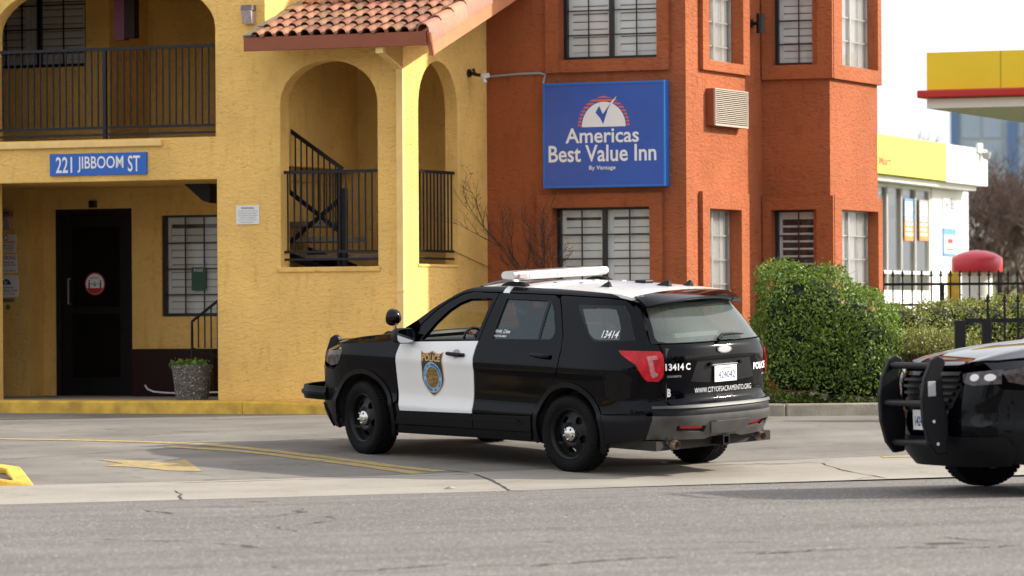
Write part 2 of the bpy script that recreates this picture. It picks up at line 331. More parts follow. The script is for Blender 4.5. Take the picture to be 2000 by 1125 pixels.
def part(mb, name, mats, parent, smooth=False, local=False, angle=35, bevel=0):
    """world-space (or parent-space) shapes become ONE child mesh of parent, in the parent's own space"""
    L = None if local else INV[parent]
    o = bpy.data.objects.new(name, mb.mesh(name, mats, smooth, L, angle)); COL.objects.link(o); o.parent = parent
    INV[o] = INV[parent]
    if bevel:
        b = o.modifiers.new('bevel', 'BEVEL'); b.width = bevel; b.segments = 2; b.limit_method = 'ANGLE'; b.angle_limit = rad(40); b.harden_normals = False
    return o
def single(mb, name, mats, label, cat, W=None, group=None, kind=None, smooth=False, bevel=0):
    W = W if isinstance(W, Matrix) else Matrix.Translation(W or (0, 0, 0))
    o = bpy.data.objects.new(name, mb.mesh(name, mats, smooth, W.inverted())); COL.objects.link(o); o.matrix_world = W
    INV[o] = W.inverted()
    if bevel:
        b = o.modifiers.new('bevel', 'BEVEL'); b.width = bevel; b.segments = 2; b.limit_method = 'ANGLE'
    return tag(o, label, cat, group, kind)
def ray(px, py):
    u = px - 1000; v = py - HORIZON; c, s = math.cos(ROLL), math.sin(ROLL)
    return Vector(((u * c + v * s) / FPX, 1, -(-u * s + v * c) / FPX))
def at(px, py, Y):
    d = ray(px, py); return Vector((d.x * Y, Y, CAMZ + d.z * Y))
class Frame:                                   # a wall's own axes: x along it, y into the building, z up
    def __init__(s, p, deg): s.p = Vector((p[0], p[1], 0)); s.a = rad(deg); s.T = Matrix.Translation(s.p) @ Matrix.Rotation(s.a, 4, 'Z'); s.I = s.T.inverted()
    def hit(s, px, py, y=0):
        d = ray(px, py); o = s.I @ Vector((0, 0, CAMZ)); dl = s.I.to_3x3() @ d
        k = (y - o.y) / dl.y; q = o + dl * k; return (q.x, q.z)
    def rect(s, x0, y0, x1, y1, y=0):          # image rectangle -> u0,u1,z0,z1 (averaged)
        a = s.hit(x0, y0, y); b = s.hit(x1, y0, y); c = s.hit(x1, y1, y); d = s.hit(x0, y1, y)
        return ((a[0] + d[0]) / 2, (b[0] + c[0]) / 2, (c[1] + d[1]) / 2, (a[1] + b[1]) / 2)
    def w(s, x, y, z): return s.T @ Vector((x, y, z))
def pip(x, y, poly):
    ins = np.zeros(np.shape(x), bool); n = len(poly); j = n - 1
    for i in range(n):
        xi, yi = poly[i]; xj, yj = poly[j]
        c = ((yi > y) != (yj > y)) & (x < (xj - xi) * (y - yi) / ((yj - yi) or 1e-12) + xi)
        ins ^= c; j = i
    return ins
def resample(poly, sp):
    out = []
    for i in range(len(poly)):
        a = poly[i]; b = poly[(i + 1) % len(poly)]; n = max(1, int(math.ceil(math.dist(a, b) / sp)))
        out += [(a[0] + (b[0] - a[0]) * k / n, a[1] + (b[1] - a[1]) * k / n) for k in range(n)]
    return out
def cdt(outer, holes=(), sp=.05, grid=True):
    loops = [resample(outer, sp)] + [resample(h, sp) for h in holes]
    vs = []; ed = []
    for l in loops:
        k = len(vs); vs += l; ed += [(k + i, k + (i + 1) % len(l)) for i in range(len(l))]
    if grid:
        B = np.array(vs); x0, y0 = B.min(0); x1, y1 = B.max(0)
        gx, gy = np.meshgrid(np.arange(x0 + sp * .5, x1, sp), np.arange(y0 + sp * .5, y1, sp)); gx = gx.ravel(); gy = gy.ravel()
        ok = pip(gx, gy, loops[0])
        for h in loops[1:]: ok &= ~pip(gx, gy, h)
        gx, gy = gx[ok], gy[ok]
        if len(gx):
            d = np.full(len(gx), 9.)
            for bx, by in B: d = np.minimum(d, (gx - bx) ** 2 + (gy - by) ** 2)
            k = d > (sp * .45) ** 2; vs += list(zip(gx[k].tolist(), gy[k].tolist()))
    r = geometry.delaunay_2d_cdt([Vector(v) for v in vs], ed, [], 0, 1e-6)
    V = [(v[0], v[1]) for v in r[0]]; F = []
    A = np.array(V)
    fs = np.array([f for f in r[2] if len(f) == 3])
    c = A[fs].mean(1); ok = pip(c[:, 0], c[:, 1], loops[0])
    for h in loops[1:]: ok &= ~pip(c[:, 0], c[:, 1], h)
    for f in fs[ok]:
        a, b, cc = A[f]; ar = (b[0] - a[0]) * (cc[1] - a[1]) - (b[1] - a[1]) * (cc[0] - a[0])
        if abs(ar) > 1e-9: F.append(tuple(f) if ar > 0 else tuple(f[::-1]))
    return V, F, loops
def plate(mb, F_, outer, holes=(), y0=0., y1=.2, sp=5.):
    """flat wall piece in a frame's x,z plane with openings, y0 outside face, y1 inside face"""
    V, F, loops = cdt(outer, holes, sp, False); n = len(V)
    vs = [(x, y0, z) for x, z in V] + [(x, y1, z) for x, z in V]
    fs = [tuple(int(i) for i in f) for f in F] + [tuple(int(i) + n for i in f[::-1]) for f in F]
    mb.add(vs, fs, F_.T)
    for li, l in enumerate(loops):
        m = len(l); a = sum(l[i][0] * l[(i + 1) % m][1] - l[(i + 1) % m][0] * l[i][1] for i in range(m))
        if (a < 0) != (li > 0): l = l[::-1]
        vs = [(x, y0, z) for x, z in l] + [(x, y1, z) for x, z in l]
        mb.add(vs, [((i + 1) % m, i, m + i, m + (i + 1) % m) for i in range(m)], F_.T)
def rc(u0, u1, z0, z1): return [(u0, z0), (u1, z0), (u1, z1), (u0, z1)]

# lettering: the built-in font, turned into meshes once, normalised to a unit box
TEXT = {}
def text_mesh(s, bold=0.0, space=1.0):
    k = (s, bold, space)
    if k in TEXT: return TEXT[k]
    c = bpy.data.curves.new('t', 'FONT'); c.body = s; c.offset = bold; c.resolution_u = 3; c.fill_mode = 'FRONT'; c.space_character = space
    o = bpy.data.objects.new('t', c); COL.objects.link(o); dg = bpy.context.evaluated_depsgraph_get(); dg.update()
    me = bpy.data.meshes.new_from_object(o.evaluated_get(dg)); V = np.array([v.co[:2] for v in me.vertices]); F = [tuple(p.vertices) for p in me.polygons]
    bpy.data.objects.remove(o); bpy.data.curves.remove(c); bpy.data.meshes.remove(me)
    lo, hi = V.min(0), V.max(0); V = (V - lo) / (hi - lo); TEXT[k] = (V, F, (hi - lo)); return TEXT[k]
def letters(mb, F_, s, u0, u1, z0, z1, y, bold=.02, space=1.0, shear=0, flip=False):
    V, F, _ = text_mesh(s, bold, space)
    mb.add([(u0 + (u1 - u0) * a + shear * b * (z1 - z0), y, z0 + (z1 - z0) * b) for a, b in V], F, F_.T if isinstance(F_, Frame) else F_)
for s_, b_ in (('Americas', .016), ('Best Value Inn', .016)): text_mesh(s_, b_)
# ================================================================ patrol car (own axes: x forward, y left, z up, rear axle at x = 0)
def pchip(xs, ys):
    xs = np.array(xs, float); ys = np.array(ys, float); h = np.diff(xs); d = np.diff(ys) / h
    m = np.zeros_like(xs); m[0] = d[0]; m[-1] = d[-1]
    for i in range(1, len(xs) - 1): m[i] = 0 if d[i - 1] * d[i] <= 0 else 2 * d[i - 1] * d[i] / (d[i - 1] + d[i])
    xs = xs.tolist(); ys = ys.tolist(); h = h.tolist(); m = m.tolist(); import bisect
    def f(x):
        x = min(max(x, xs[0]), xs[-1]); i = min(max(bisect.bisect_left(xs, x) - 1, 0), len(h) - 1); t = (x - xs[i]) / h[i]
        return ys[i] * (1 + 2 * t) * (1 - t) ** 2 + m[i] * h[i] * t * (1 - t) ** 2 + ys[i + 1] * t * t * (3 - 2 * t) + m[i + 1] * h[i] * t * t * (t - 1)
    return f
WZ = pchip([.15, .25, .35, .46, .52, .58, .66, .80, .90, .97, 1.02, 1.08, 1.14, 1.20, 1.25, 1.35, 1.45, 1.55, 1.62, 1.67, 1.70, 1.74],
           [.89, .925, .95, .966, .972, .957, .951, .962, .973, .983, .978, .965, .948, .925, .902, .862, .818, .770, .733, .700, .665, .58])
LR = pchip([.15, .25, .35, .45, .55, .62, .67, .70, .80, .95, 1.10, 1.17, 1.22, 1.26, 1.40, 1.60, 1.72],
           [1.0, 1.06, 1.11, 1.17, 1.21, 1.21, 1.18, 1.14, 1.13, 1.135, 1.138, 1.132, 1.122, 1.08, .965, .775, .66])
LF = pchip([.15, .25, .40, .55, .70, .85, .98, 1.06, 1.12, 1.2], [.72, .82, .93, .965, .96, .94, .90, .83, .74, .62])
NR, NF, XF, ZA = 3.4, 3.1, 2.865, .36
def side_y(x, z):
    W = WZ(z)
    if x < 0: return W * max(0, 1 - min(-x / LR(z), 1) ** NR) ** (1 / NR)
    if x > XF: return W * max(0, 1 - min((x - XF) / LF(z), 1) ** NF) ** (1 / NF)
    return W * (1 + .007 * (1 - ((x - 1.4325) / 1.4325) ** 2))
rear_x = lambda y, z: -LR(z) * max(0, 1 - min(abs(y) / WZ(z), 1) ** NR) ** (1 / NR)
front_x = lambda y, z: XF + LF(z) * max(0, 1 - min(abs(y) / WZ(z), 1) ** NF) ** (1 / NF)
ZE = pchip([-.75, -.66, -.4, 0, .5, 1.13, 1.45, 1.55, 1.63, 1.8], [1.63, 1.655, 1.687, 1.702, 1.712, 1.712, 1.70, 1.685, 1.655, 1.59])
def roof_z(x, y):
    ze = ZE(x); w = WZ(ze); return ze + (.045 - .02 * max(0, x - .8)) * (1 - (abs(y) / w) ** 2.2)
XA = pchip([1.10, 1.20, 1.334, 1.497, 1.652, 1.70], [2.58, 2.42, 2.18, 1.94, 1.63, 1.45])
def side_fn(s): return lambda a, b: Vector((a, s * side_y(a, b), b))
def rear_fn(a, b): return Vector((rear_x(a, b), a, b))
def front_fn(a, b): return Vector((front_x(a, b), a, b))
def roof_fn(a, b): return Vector((a, b, roof_z(a, b)))
def hood_z(x, y):
    zc = pchip([2.3, 2.45, 2.9, 3.25, 3.5, 3.66, 3.76], [1.205, 1.20, 1.172, 1.135, 1.095, 1.055, 1.01])(x); t = abs(y) / .93
    return zc - .018 * t ** 2 - .05 * max(0, t - .55) ** 2 * 5 + .012 * math.exp(-((abs(y) - .55) / .09) ** 2)
def hood_fn(a, b): return Vector((a, b, hood_z(a, b)))
def shield_fn(y, z):
    w = WZ(z); return Vector((XA(z) + .17 * (1 - min(1, abs(y / w)) ** 2), y, z))
def panel(name, m, parent, outer, holes, fn, outdir, sp=.05, off=0., skirt=.02, cast=None):
    V, F, loops = cdt(outer, holes, sp)
    P = []; Nn = []; e = .004
    for a, b in V:
        p = fn(a, b); da = fn(a + e, b) - fn(a - e, b); db = fn(a, b + e) - fn(a, b - e); n = da.cross(db)
        if n.length < 1e-9: n = Vector(outdir)
        n.normalize()
        if n.dot(Vector(outdir)) < 0: n = -n
        P.append(p + n * off); Nn.append(n)
    n0 = len(P); fs = []
    for f in F:
        f = [int(i) for i in f]; a, b, c = (P[i] for i in f)
        if (b - a).cross(c - a).dot(Nn[f[0]]) < 0: f = f[::-1]
        fs.append(tuple(f))
    vs = [tuple(p) for p in P]; norms = [tuple(n) for n in Nn]
    if skirt:
        k = 0
        for l in loops:
            m_ = len(l); base = len(vs)
            for i in range(m_): vs.append(tuple(P[k + i])); norms.append((0, 0, 0))
            for i in range(m_): vs.append(tuple(P[k + i] - Nn[k + i] * skirt)); norms.append((0, 0, 0))
            for i in range(m_):
                j = (i + 1) % m_; fs.append((base + i, base + j, base + m_ + j, base + m_ + i))
            k += m_
    me = bpy.data.meshes.new(name); me.from_pydata(vs, [], fs); me.materials.append(M[m]); me.shade_smooth()
    me.normals_split_custom_set_from_vertices(norms)
    o = bpy.data.objects.new(name, me); COL.objects.link(o); o.parent = parent; INV[o] = INV[parent]; return o
def decal(name, m, parent, V, F, fn, outdir, off=.004):
    """thin printed film that follows a body surface; V in the surface's own two coordinates"""
    vs = []; e = .004
    for a, b in V:
        p = fn(a, b); n = (fn(a + e, b) - fn(a - e, b)).cross(fn(a, b + e) - fn(a, b - e)); n.normalize()
        if n.dot(Vector(outdir)) < 0: n = -n
        vs.append(tuple(p + n * off))
    me = bpy.data.meshes.new(name); me.from_pydata(vs, [], F); me.materials.append(M[m])
    o = bpy.data.objects.new(name, me); COL.objects.link(o); o.parent = parent; INV[o] = INV[parent]; return o
def decal_text(name, m, parent, s, a0, a1, b0, b1, fn, outdir, bold=.02, off=.005, shear=0, slope=0):
    V, F, _ = text_mesh(s, bold)
    return decal(name, m, parent, [(a0 + (a1 - a0) * p + (shear * q * (b1 - b0)), b0 + (b1 - b0) * q + slope * p) for p, q in V], F, fn, outdir, off)
def arc(cx, cz, r, a0, a1, n): return [(cx + r * math.cos(rad(a0 + (a1 - a0) * i / n)), cz + r * math.sin(rad(a0 + (a1 - a0) * i / n))) for i in range(n + 1)]
RIN, ROUT = .415, .462
def make_wheel(car, x, y, z, s, turn=0.):
    """outer face towards +y when s = 1"""
    T = Matrix.Translation((x, y, z)) @ Matrix.Rotation(rad(turn), 4, 'Z') @ Matrix.Rotation(rad(-90) if s > 0 else rad(90), 4, 'X')   # local z -> outward
    w = bpy.data.objects.new('wheel', None); COL.objects.link(w); w.parent = car; w.matrix_local = T; INV[w] = T.inverted() @ INV[car]; w.empty_display_size = .1
    t = MB(); prof = [(.236, -.115), (.262, -.121), (.31, -.124), (.345, -.113), (.360, -.095), (.364, -.05), (.365, 0), (.364, .05), (.360, .095), (.345, .113), (.312, .122), (.268, .118), (.246, .104), (.236, .098)]
    t.lathe(prof, 56, closed=True)
    for q in (-.075, -.045, .0, .045, .075):
        pass
    for k in range(56):                      # tread blocks
        a = 2 * math.pi * k / 56
        for q in (-.082, -.03, .03, .082):
            B = Matrix.Rotation(a + (q > 0) * .05, 4, 'Z') @ Matrix.Translation((.365, 0, q)); t.box(-.004, .004, -.014, .014, -.019, .019, B)
    part(t, 'tyre', 'rubber', w, True, True, 50)
    r = MB(); outer = [(.213 * math.cos(2 * math.pi * k / 40), .213 * math.sin(2 * math.pi * k / 40)) for k in range(40)]
    holes = []
    for k in range(5):
        a = rad(90 + 72 * k); h = []
        for q in range(14):
            b = 2 * math.pi * q / 14; rr = .152 + .031 * math.cos(b); ta = .042 * math.sin(b) * (1 + .25 * math.cos(b)); h.append((rr * math.cos(a) - ta * math.sin(a), rr * math.sin(a) + ta * math.cos(a)))
        holes.append(h)
    V, F, loops = cdt(outer, holes, .03); dz = lambda q: .045 + .035 * math.exp(-((math.hypot(*q) - .11) / .045) ** 2)
    n = len(V); r.add([(a, b, dz((a, b))) for a, b in V] + [(a, b, dz((a, b)) - .02) for a, b in V], [tuple(int(i) for i in f) for f in F] + [tuple(int(i) + n for i in f[::-1]) for f in F])
    k = 0
    for l in loops:
        m_ = len(l); r.add([(p[0], p[1], dz(p)) for p in l] + [(p[0], p[1], dz(p) - .03) for p in l], [(i, (i + 1) % m_, m_ + (i + 1) % m_, m_ + i) for i in range(m_)])
    r.lathe([(.21, .04), (.214, .075), (.222, .098), (.24, .109), (.246, .104), (.24, .092), (.228, .06), (.228, -.11)], 48)
    part(r, 'rim', 'steel', w, True, True, 40)
    h = MB(); h.lathe([(.001, .122), (.03, .121), (.062, .112), (.075, .098), (.079, .07)], 30)
    for k in range(5):
        a = rad(90 + 72 * k); h.lathe([(.001, .017), (.008, .015), (.012, .006), (.013, -.01)], 10, Matrix.Translation((.052 * math.cos(a), .052 * math.sin(a), .112)))
    part(h, 'hub_cap', 'chrome', w, True, True, 50)
    b = MB(); b.lathe([(.001, .01), (.15, .01), (.16, -.02)], 24); part(b, 'brake_disc', 'dark', w, False, True)
    return w
DOOR_F = [(2.309, 1.142), (2.352, 1.02), (2.358, .88), (2.352, .70), (2.336, .56), (2.322, .465), (1.294, .489), (1.279, .681), (1.262, .897), (1.268, 1.04), (1.238, 1.195)]
FRAME_F = [(2.305, 1.150), (1.236, 1.203), (1.156, 1.651), (1.541, 1.645), (1.64, 1.622), (1.80, 1.545), (1.927, 1.46), (2.06, 1.338), (2.15, 1.235), (2.21, 1.185)]
WIN_F = [(2.03, 1.176), (1.275, 1.212), (1.211, 1.603), (1.523, 1.586), (1.65, 1.54), (1.763, 1.468), (1.893, 1.345)]
DOOR_R = [(1.228, 1.196), (1.257, 1.04), (1.251, .897), (1.268, .681), (1.283, .491), (.478, .513), (.40, .655), (.30, .765), (.19, .86), (.135, .94), (.116, 1.02), (.106, 1.161), (.133, 1.29), (.20, 1.43), (.27, 1.56), (.32, 1.625), (.399, 1.655), (1.144, 1.652)]
WIN_R = [(1.052, 1.222), (1.018, 1.603), (.45, 1.603), (.40, 1.585), (.33, 1.50), (.25, 1.345), (.243, 1.30), (.258, 1.262), (.293, 1.246)]
QWIN = [(.044, 1.583), (-.50, 1.590), (-.60, 1.50), (-.745, 1.272), (-.355, 1.249), (-.28, 1.258), (-.209, 1.307), (-.066, 1.448), (.03, 1.55)]
def make_car(label, Wm, unit=True, steer=0, drops=(0, 0, 0, 0)):
    car = thing('police_car', label, 'police car', Wm, 'police cars')
    jr = [(-.80 * LR(z), z) for z in (.60, .67, .70, .80, .90, 1.0, 1.1, 1.17, 1.22, 1.26, 1.35, 1.45, 1.55, 1.62)]
    for s in (1, -1):
        fn = side_fn(s); od = (0, s, .2)
        fender = [(2.372, .56), (2.364, .70), (2.370, .88), (2.364, 1.02), (2.322, 1.142), (2.33, 1.17), (2.56, 1.135), (2.9, 1.112), (3.12, 1.092), (3.22, 1.06), (3.14, 1.035), (3.19, .935), (3.24, .88), (3.33, .82), (3.345, .68), (3.30, .60)] + arc(2.865, .39, ROUT, 22, 163, 26)
        panel('front_fender', 'paint', car, fender, [], fn, od, .045)
        d = panel('front_door', 'paint_white', car, DOOR_F, [], fn, od, .045)
        panel('window_frame', 'paint', d, FRAME_F, [WIN_F], fn, od, .04, skirt=.03)
        hm = MB(); y0 = side_y(1.5, 1.05)
        hm.tube([(1.63, s * (y0 + .0), 1.062), (1.60, s * (y0 + .03), 1.062), (1.51, s * (y0 + .038), 1.058), (1.42, s * (y0 + .034), 1.054), (1.385, s * (y0 + .0), 1.052)], .017, 8, rs=[.014, .018, .020, .021, .018])
        part(hm, 'handle', 'plastic', d, True, True)
        cup = [(1.50 + .055 * math.cos(a), 1.06 + .045 * math.sin(a)) for a in np.linspace(0, 2 * math.pi, 18, endpoint=False)]
        V, F, _ = cdt(cup, sp=.05, grid=False); decal('handle_cup_shade', 'print_grey', d, V, F, fn, od, .002)  # flat grey film paints in the shade of the handle cup
        d = panel('rear_door', 'paint', car, DOOR_R, [WIN_R], fn, od, .045, skirt=.03)
        hm = MB(); hm.tube([(.48, s * y0, 1.10), (.45, s * (y0 + .03), 1.10), (.36, s * (y0 + .038), 1.097), (.27, s * (y0 + .034), 1.094), (.235, s * y0, 1.092)], .017, 8, rs=[.014, .018, .020, .021, .018])
        part(hm, 'handle', 'plastic', d, True, True)
        panel('window_glass', 'car_glass', d, WIN_R, [], fn, od, .08, off=-.012, skirt=0)
        bar = [(.455, 1.24), (.425, 1.24), (.425, 1.61), (.455, 1.61)]; panel('window_divider', 'trim', d, bar, [], fn, od, .08, off=-.004, skirt=.01)
        rim = [(1.065, 1.213), (1.03, 1.613), (.445, 1.613), (.39, 1.594), (.32, 1.505), (.238, 1.347), (.232, 1.297), (.25, 1.254), (.29, 1.236)]
        panel('window_seal', 'plastic', d, rim, [WIN_R], fn, od, .08, off=.002, skirt=.02)
        quarter = [(.466, .536), (.388, .665), (.288, .775), (.178, .868), (.123, .945), (.104, 1.02), (.094, 1.161), (.121, 1.29), (.19, 1.436), (.258, 1.565), (.31, 1.633), (.30, 1.655), (-.30, 1.648), (-.55, 1.628)] + [p for p in reversed(jr)] + [(-.46, .575)] + arc(0, .39, ROUT, 156.5, 20, 26)
        q = panel('quarter_panel', 'paint', car, quarter, [QWIN], fn, od, .045)
        panel('quarter_window', 'rear_glass', q, QWIN, [], fn, od, .08, off=-.004, skirt=0)
        inner = [(-.02, 1.547), (-.36, 1.561), (-.44, 1.55), (-.50, 1.48), (-.565, 1.38), (-.585, 1.275), (-.348, 1.267), (-.27, 1.28), (-.202, 1.325)]
        panel('window_band', 'trim', q, [(x * .995 - .001, z * .999 + .001) for x, z in QWIN], [inner], fn, od, .06, off=-.001, skirt=0)
        low = [(2.46, 1.19), (2.27, 1.30), (2.18, 1.350), (1.94, 1.510), (1.72, 1.63), (1.63, 1.668), (1.55, 1.690), (1.45, 1.704), (1.13, 1.714), (.5, 1.713), (0, 1.703), (-.4, 1.688), (-.60, 1.664), (-.58, 1.64), (-.30, 1.66), (.31, 1.666), (1.15, 1.663), (1.545, 1.657), (1.65, 1.634), (1.81, 1.556), (1.94, 1.47), (2.075, 1.345), (2.165, 1.242), (2.25, 1.18)]
        panel('roof_rail', 'paint', car, low, [], fn, od, .03, skirt=.02)
        # cladding: sill, door strip, arch lips
        sill = [(2.40, .24), (2.335, .455), (1.292, .479), (.49, .503), (.52, .27)]
        panel('sill', 'plastic', car, [(2.44, .235), (2.30, .32), (1.29, .335), (.50, .345), (.53, .262)], [], fn, od, .06, off=.0, skirt=.05)
        panel('door_cladding', 'plastic', car, [(2.405, .33), (2.345, .457), (1.296, .481), (1.296, .343)], [], fn, od, .05, off=.006, skirt=.03)
        panel('door_cladding', 'plastic', car, [(1.286, .343), (1.286, .483), (.487, .506), (.50, .352)], [], fn, od, .05, off=.006, skirt=.03)
        strip = [(2.33, .435), (1.30, .456), (.66, .470), (.64, .452), (.67, .437), (1.30, .424), (2.33, .405)]; panel('door_strip', 'plastic', car, strip, [], fn, od, .05, off=.016, skirt=.02)
        for cx, a0, a1 in ((XF, -8 if True else 0, 205), (0, -25, 197)):
            if cx == 0: a0, a1 = -18, 206
            ring = arc(cx, .39, ROUT + .002, a0, a1, 36) + arc(cx, .39, RIN, a1, a0, 36)
            panel('arch_lip', 'plastic', car, ring, [], fn, od, .04, off=.012, skirt=.05)
            wl_ = MB()
            L_ = [(cx + .425 * math.cos(rad(a)), .39 + .425 * math.sin(rad(a))) for a in range(-20, 201, 10)]
            n = len(L_); wl_.add([(x, s * (side_y(x, max(z, .2)) - .01), z) for x, z in L_] + [(x, s * .55, z) for x, z in L_], [(i, i + 1, n + i + 1, n + i) for i in range(n - 1)])
            wl_.add([(x, s * .55, z) for x, z in L_], [tuple(range(n))])
            part(wl_, 'wheel_well', 'dark', car, False, True)
        # dark inner shell so that no gap shows daylight
        sh = [(-.9, .32), (-.9, 1.16), (2.30, 1.10), (3.1, 1.02), (3.35, .80), (3.3, .30)]
        circ = lambda cx: [(cx + .44 * math.cos(a), .39 + .44 * math.sin(a)) for a in np.linspace(0, 2 * math.pi, 24, endpoint=False)]
        panel('inner_shell', 'dark', car, [(-.9, .24), (-.9, 1.16), (2.30, 1.10), (3.1, 1.02), (3.3, .80), (3.3, .24)], [[(x, max(z, .26)) for x, z in arc(0, .39, .44, -16, 196, 24)], [(x, max(z, .26)) for x, z in arc(XF, .39, .44, -16, 196, 24)]], fn, od, .09, off=-.03, skirt=0)
        panel('pillar_trim', 'dark', car, FRAME_F[:3] + [(1.541, 1.64), (1.64, 1.617), (1.80, 1.54), (1.927, 1.455), (2.06, 1.33), (2.2, 1.18)], [[(x + (.02 if x > 1.5 else 0), z + .0) for x, z in WIN_F]], fn, od, .06, off=-.035, skirt=.02)
        panel('door_inner', 'interior', car, [(2.28, .45), (2.28, 1.13), (.2, 1.21), (.2, .8), (.5, .45)], [], fn, od, .1, off=-.07, skirt=0)
        # mirror
        mm = MB(); cx, cz = 2.19, 1.215
        Tm = Matrix.Translation((cx, s * 1.05, cz)) @ Matrix.Rotation(rad(-12 * s), 4, 'Z')
        prof = [(-.085, .35), (-.085, .9), (-.05, 1.0), (.0, .97), (.06, .8), (.10, .45), (.115, .1)]
        V = []; nseg = 20
        for dx, k in prof:
            for i in range(nseg):
                a = 2 * math.pi * i / nseg; ca, sa = math.cos(a), math.sin(a)
                V.append((dx, .115 * k * math.copysign(abs(ca) ** .6, ca), .078 * k * math.copysign(abs(sa) ** .6, sa)))
        fs = [(i * nseg + k, i * nseg + (k + 1) % nseg, (i + 1) * nseg + (k + 1) % nseg, (i + 1) * nseg + k) for i in range(1, len(prof) - 1) for k in range(nseg)]
        mm.add(V, fs + [tuple(range((len(prof) - 1) * nseg, len(prof) * nseg))], Tm); mm.tube([(cx + .02, s * .90, cz - .05), (cx + .02, s * 1.0, cz - .045)], .03, 8)
        mo = part(mm, 'side_mirror', 'plastic', car, True, True, 50)
        mg = MB(); mg.add([( -.078, .105 * math.copysign(abs(math.cos(a)) ** .6, math.cos(a)), .068 * math.copysign(abs(math.sin(a)) ** .6, math.sin(a))) for a in np.linspace(0, 2 * math.pi, 20, endpoint=False)], [tuple(range(20))], Tm)
        part(mg, 'mirror_glass', 'mirror', mo, False, True)
        # tail lamp: wraps the corner, side piece and rear piece
        sidepl = [(-.62, 1.176), (-.66, 1.14), (-.811, 1.05), (-.855, .975), (-.885, .915), (-.918, .897)] + [(-.815 * LR(z), z) for z in (.897, .95, 1.02, 1.09, 1.14, 1.175)]
        tl = panel('tail_lamp', 'lens_red', car, sidepl, [], fn, (-.3, s, 0), .03, off=.012, skirt=.03)
        yj = .80
        rp = [(s * .815, .897), (s * .74, .893), (s * .712, .93), (s * .70, 1.0), (s * .698, 1.14), (s * .712, 1.172), (s * .80, 1.176)]
        panel('rear_lens', 'lens_red', tl, rp, [], rear_fn, (-1, s * .5, 0), .03, off=.012, skirt=.03)
        wp = [(s * .806, 1.125), (s * .742, 1.135), (s * .738, .985), (s * .752, .945), (s * .778, .925), (s * .797, .955)]
        panel('pale_lens_band', 'pale_lens', tl, wp, [], rear_fn, (-1, s * .5, 0), .03, off=.0165, skirt=.004)
        wh = [(s * .775, 1.095), (s * .728, 1.100), (s * .726, .985), (s * .745, .965), (s * .768, .985)]
        panel('red_inner_lens', 'lens_red', tl, wh, [], rear_fn, (-1, s * .5, 0), .03, off=.020, skirt=.004)
        # head lamp
        hp = [(3.14, 1.028), (3.40, 1.012), (3.56, .985), (3.52, .90), (3.36, .86), (3.235, .885), (3.185, .935)]
        hl = panel('headlight', 'head_lens', car, hp, [], fn, (.4, s, 0), .03, off=.004, skirt=.03)
        hf = [(s * .82, 1.0), (s * .55, .975), (s * .50, .965), (s * .53, .90), (s * .62, .875), (s * .82, .885)]
        hole = [(s * .725, .985), (s * .56, .962), (s * .545, .92), (s * .62, .892), (s * .725, .905)]
        panel('front_lens', 'head_lens', hl, hf, [], front_fn, (1, s * .4, 0), .03, off=.004, skirt=.03)
        for k, yy in enumerate((.63, .75)):
            e_ = [(s * (yy + .04 * math.cos(a)), .938 + .028 * math.sin(a)) for a in np.linspace(0, 2 * math.pi, 16, endpoint=False)]
            panel('lamp_projector', 'sign_white', hl, e_, [], front_fn, (1, s * .4, 0), .03, off=.008, skirt=.01)
        fb = MB()
    # ---- roof, rear, front
    edge = [(x, WZ(ZE(x))) for x in (1.45, 1.3, 1.13, .8, .5, .2, -.1, -.4, -.60)]
    e2 = [(x, y - .012) for x, y in edge]
    rp = [(1.52, .35), (1.49, .55)] + e2 + [(-.635, .55), (-.66, .3), (-.67, 0)]
    rp = rp + [(x, -y) for x, y in reversed(rp[:-1])] + [(1.53, 0)]
    roof = panel('roof', 'paint_white', car, rp, [], roof_fn, (0, 0, 1), .07, skirt=.03)
    head = [(1.62, .62), (1.535, .33), (1.545, 0), (1.535, -.33), (1.62, -.62), (1.72, -.6), (1.76, -.3), (1.78, 0), (1.76, .3), (1.72, .6)]
    wsz = [(.90, 1.165), (.88, 1.23), (.82, 1.38), (.755, 1.52), (.69, 1.64), (.64, 1.69)]
    ws = wsz + [(-y, z) for y, z in reversed(wsz)]
    panel('windscreen', 'windscreen', car, ws, [], shield_fn, (1, 0, .5), .08, skirt=0)
    hl = MB(); hl.tube([(XA(1.69) + .17 * (1 - (y / .69) ** 2) - .03, y, 1.672 + .045 * (1 - (abs(y) / .69) ** 2)) for y in np.linspace(-.62, .62, 12)], .03, 8); part(hl, 'roof_header', 'paint', car, True, True)
    hd = [(2.34, .86), (2.56, .90), (2.9, .895), (3.15, .86), (3.35, .80), (3.52, .70), (3.64, .55), (3.70, .35), (3.72, 0)]
    hd = hd + [(x, -y) for x, y in reversed(hd[:-1])] + [(2.52, -.6), (2.60, -.3), (2.62, 0), (2.60, .3), (2.52, .6)]
    panel('hood', 'paint', car, hd, [], hood_fn, (0, 0, 1), .05, skirt=.04)
    cw = MB(); cw.tube([(2.36 + .22 * (1 - (y / .9) ** 2), y, 1.175) for y in np.linspace(-.80, .80, 14)], .035, 8); part(cw, 'cowl', 'plastic', car, True, True)
    fl = MB(); 
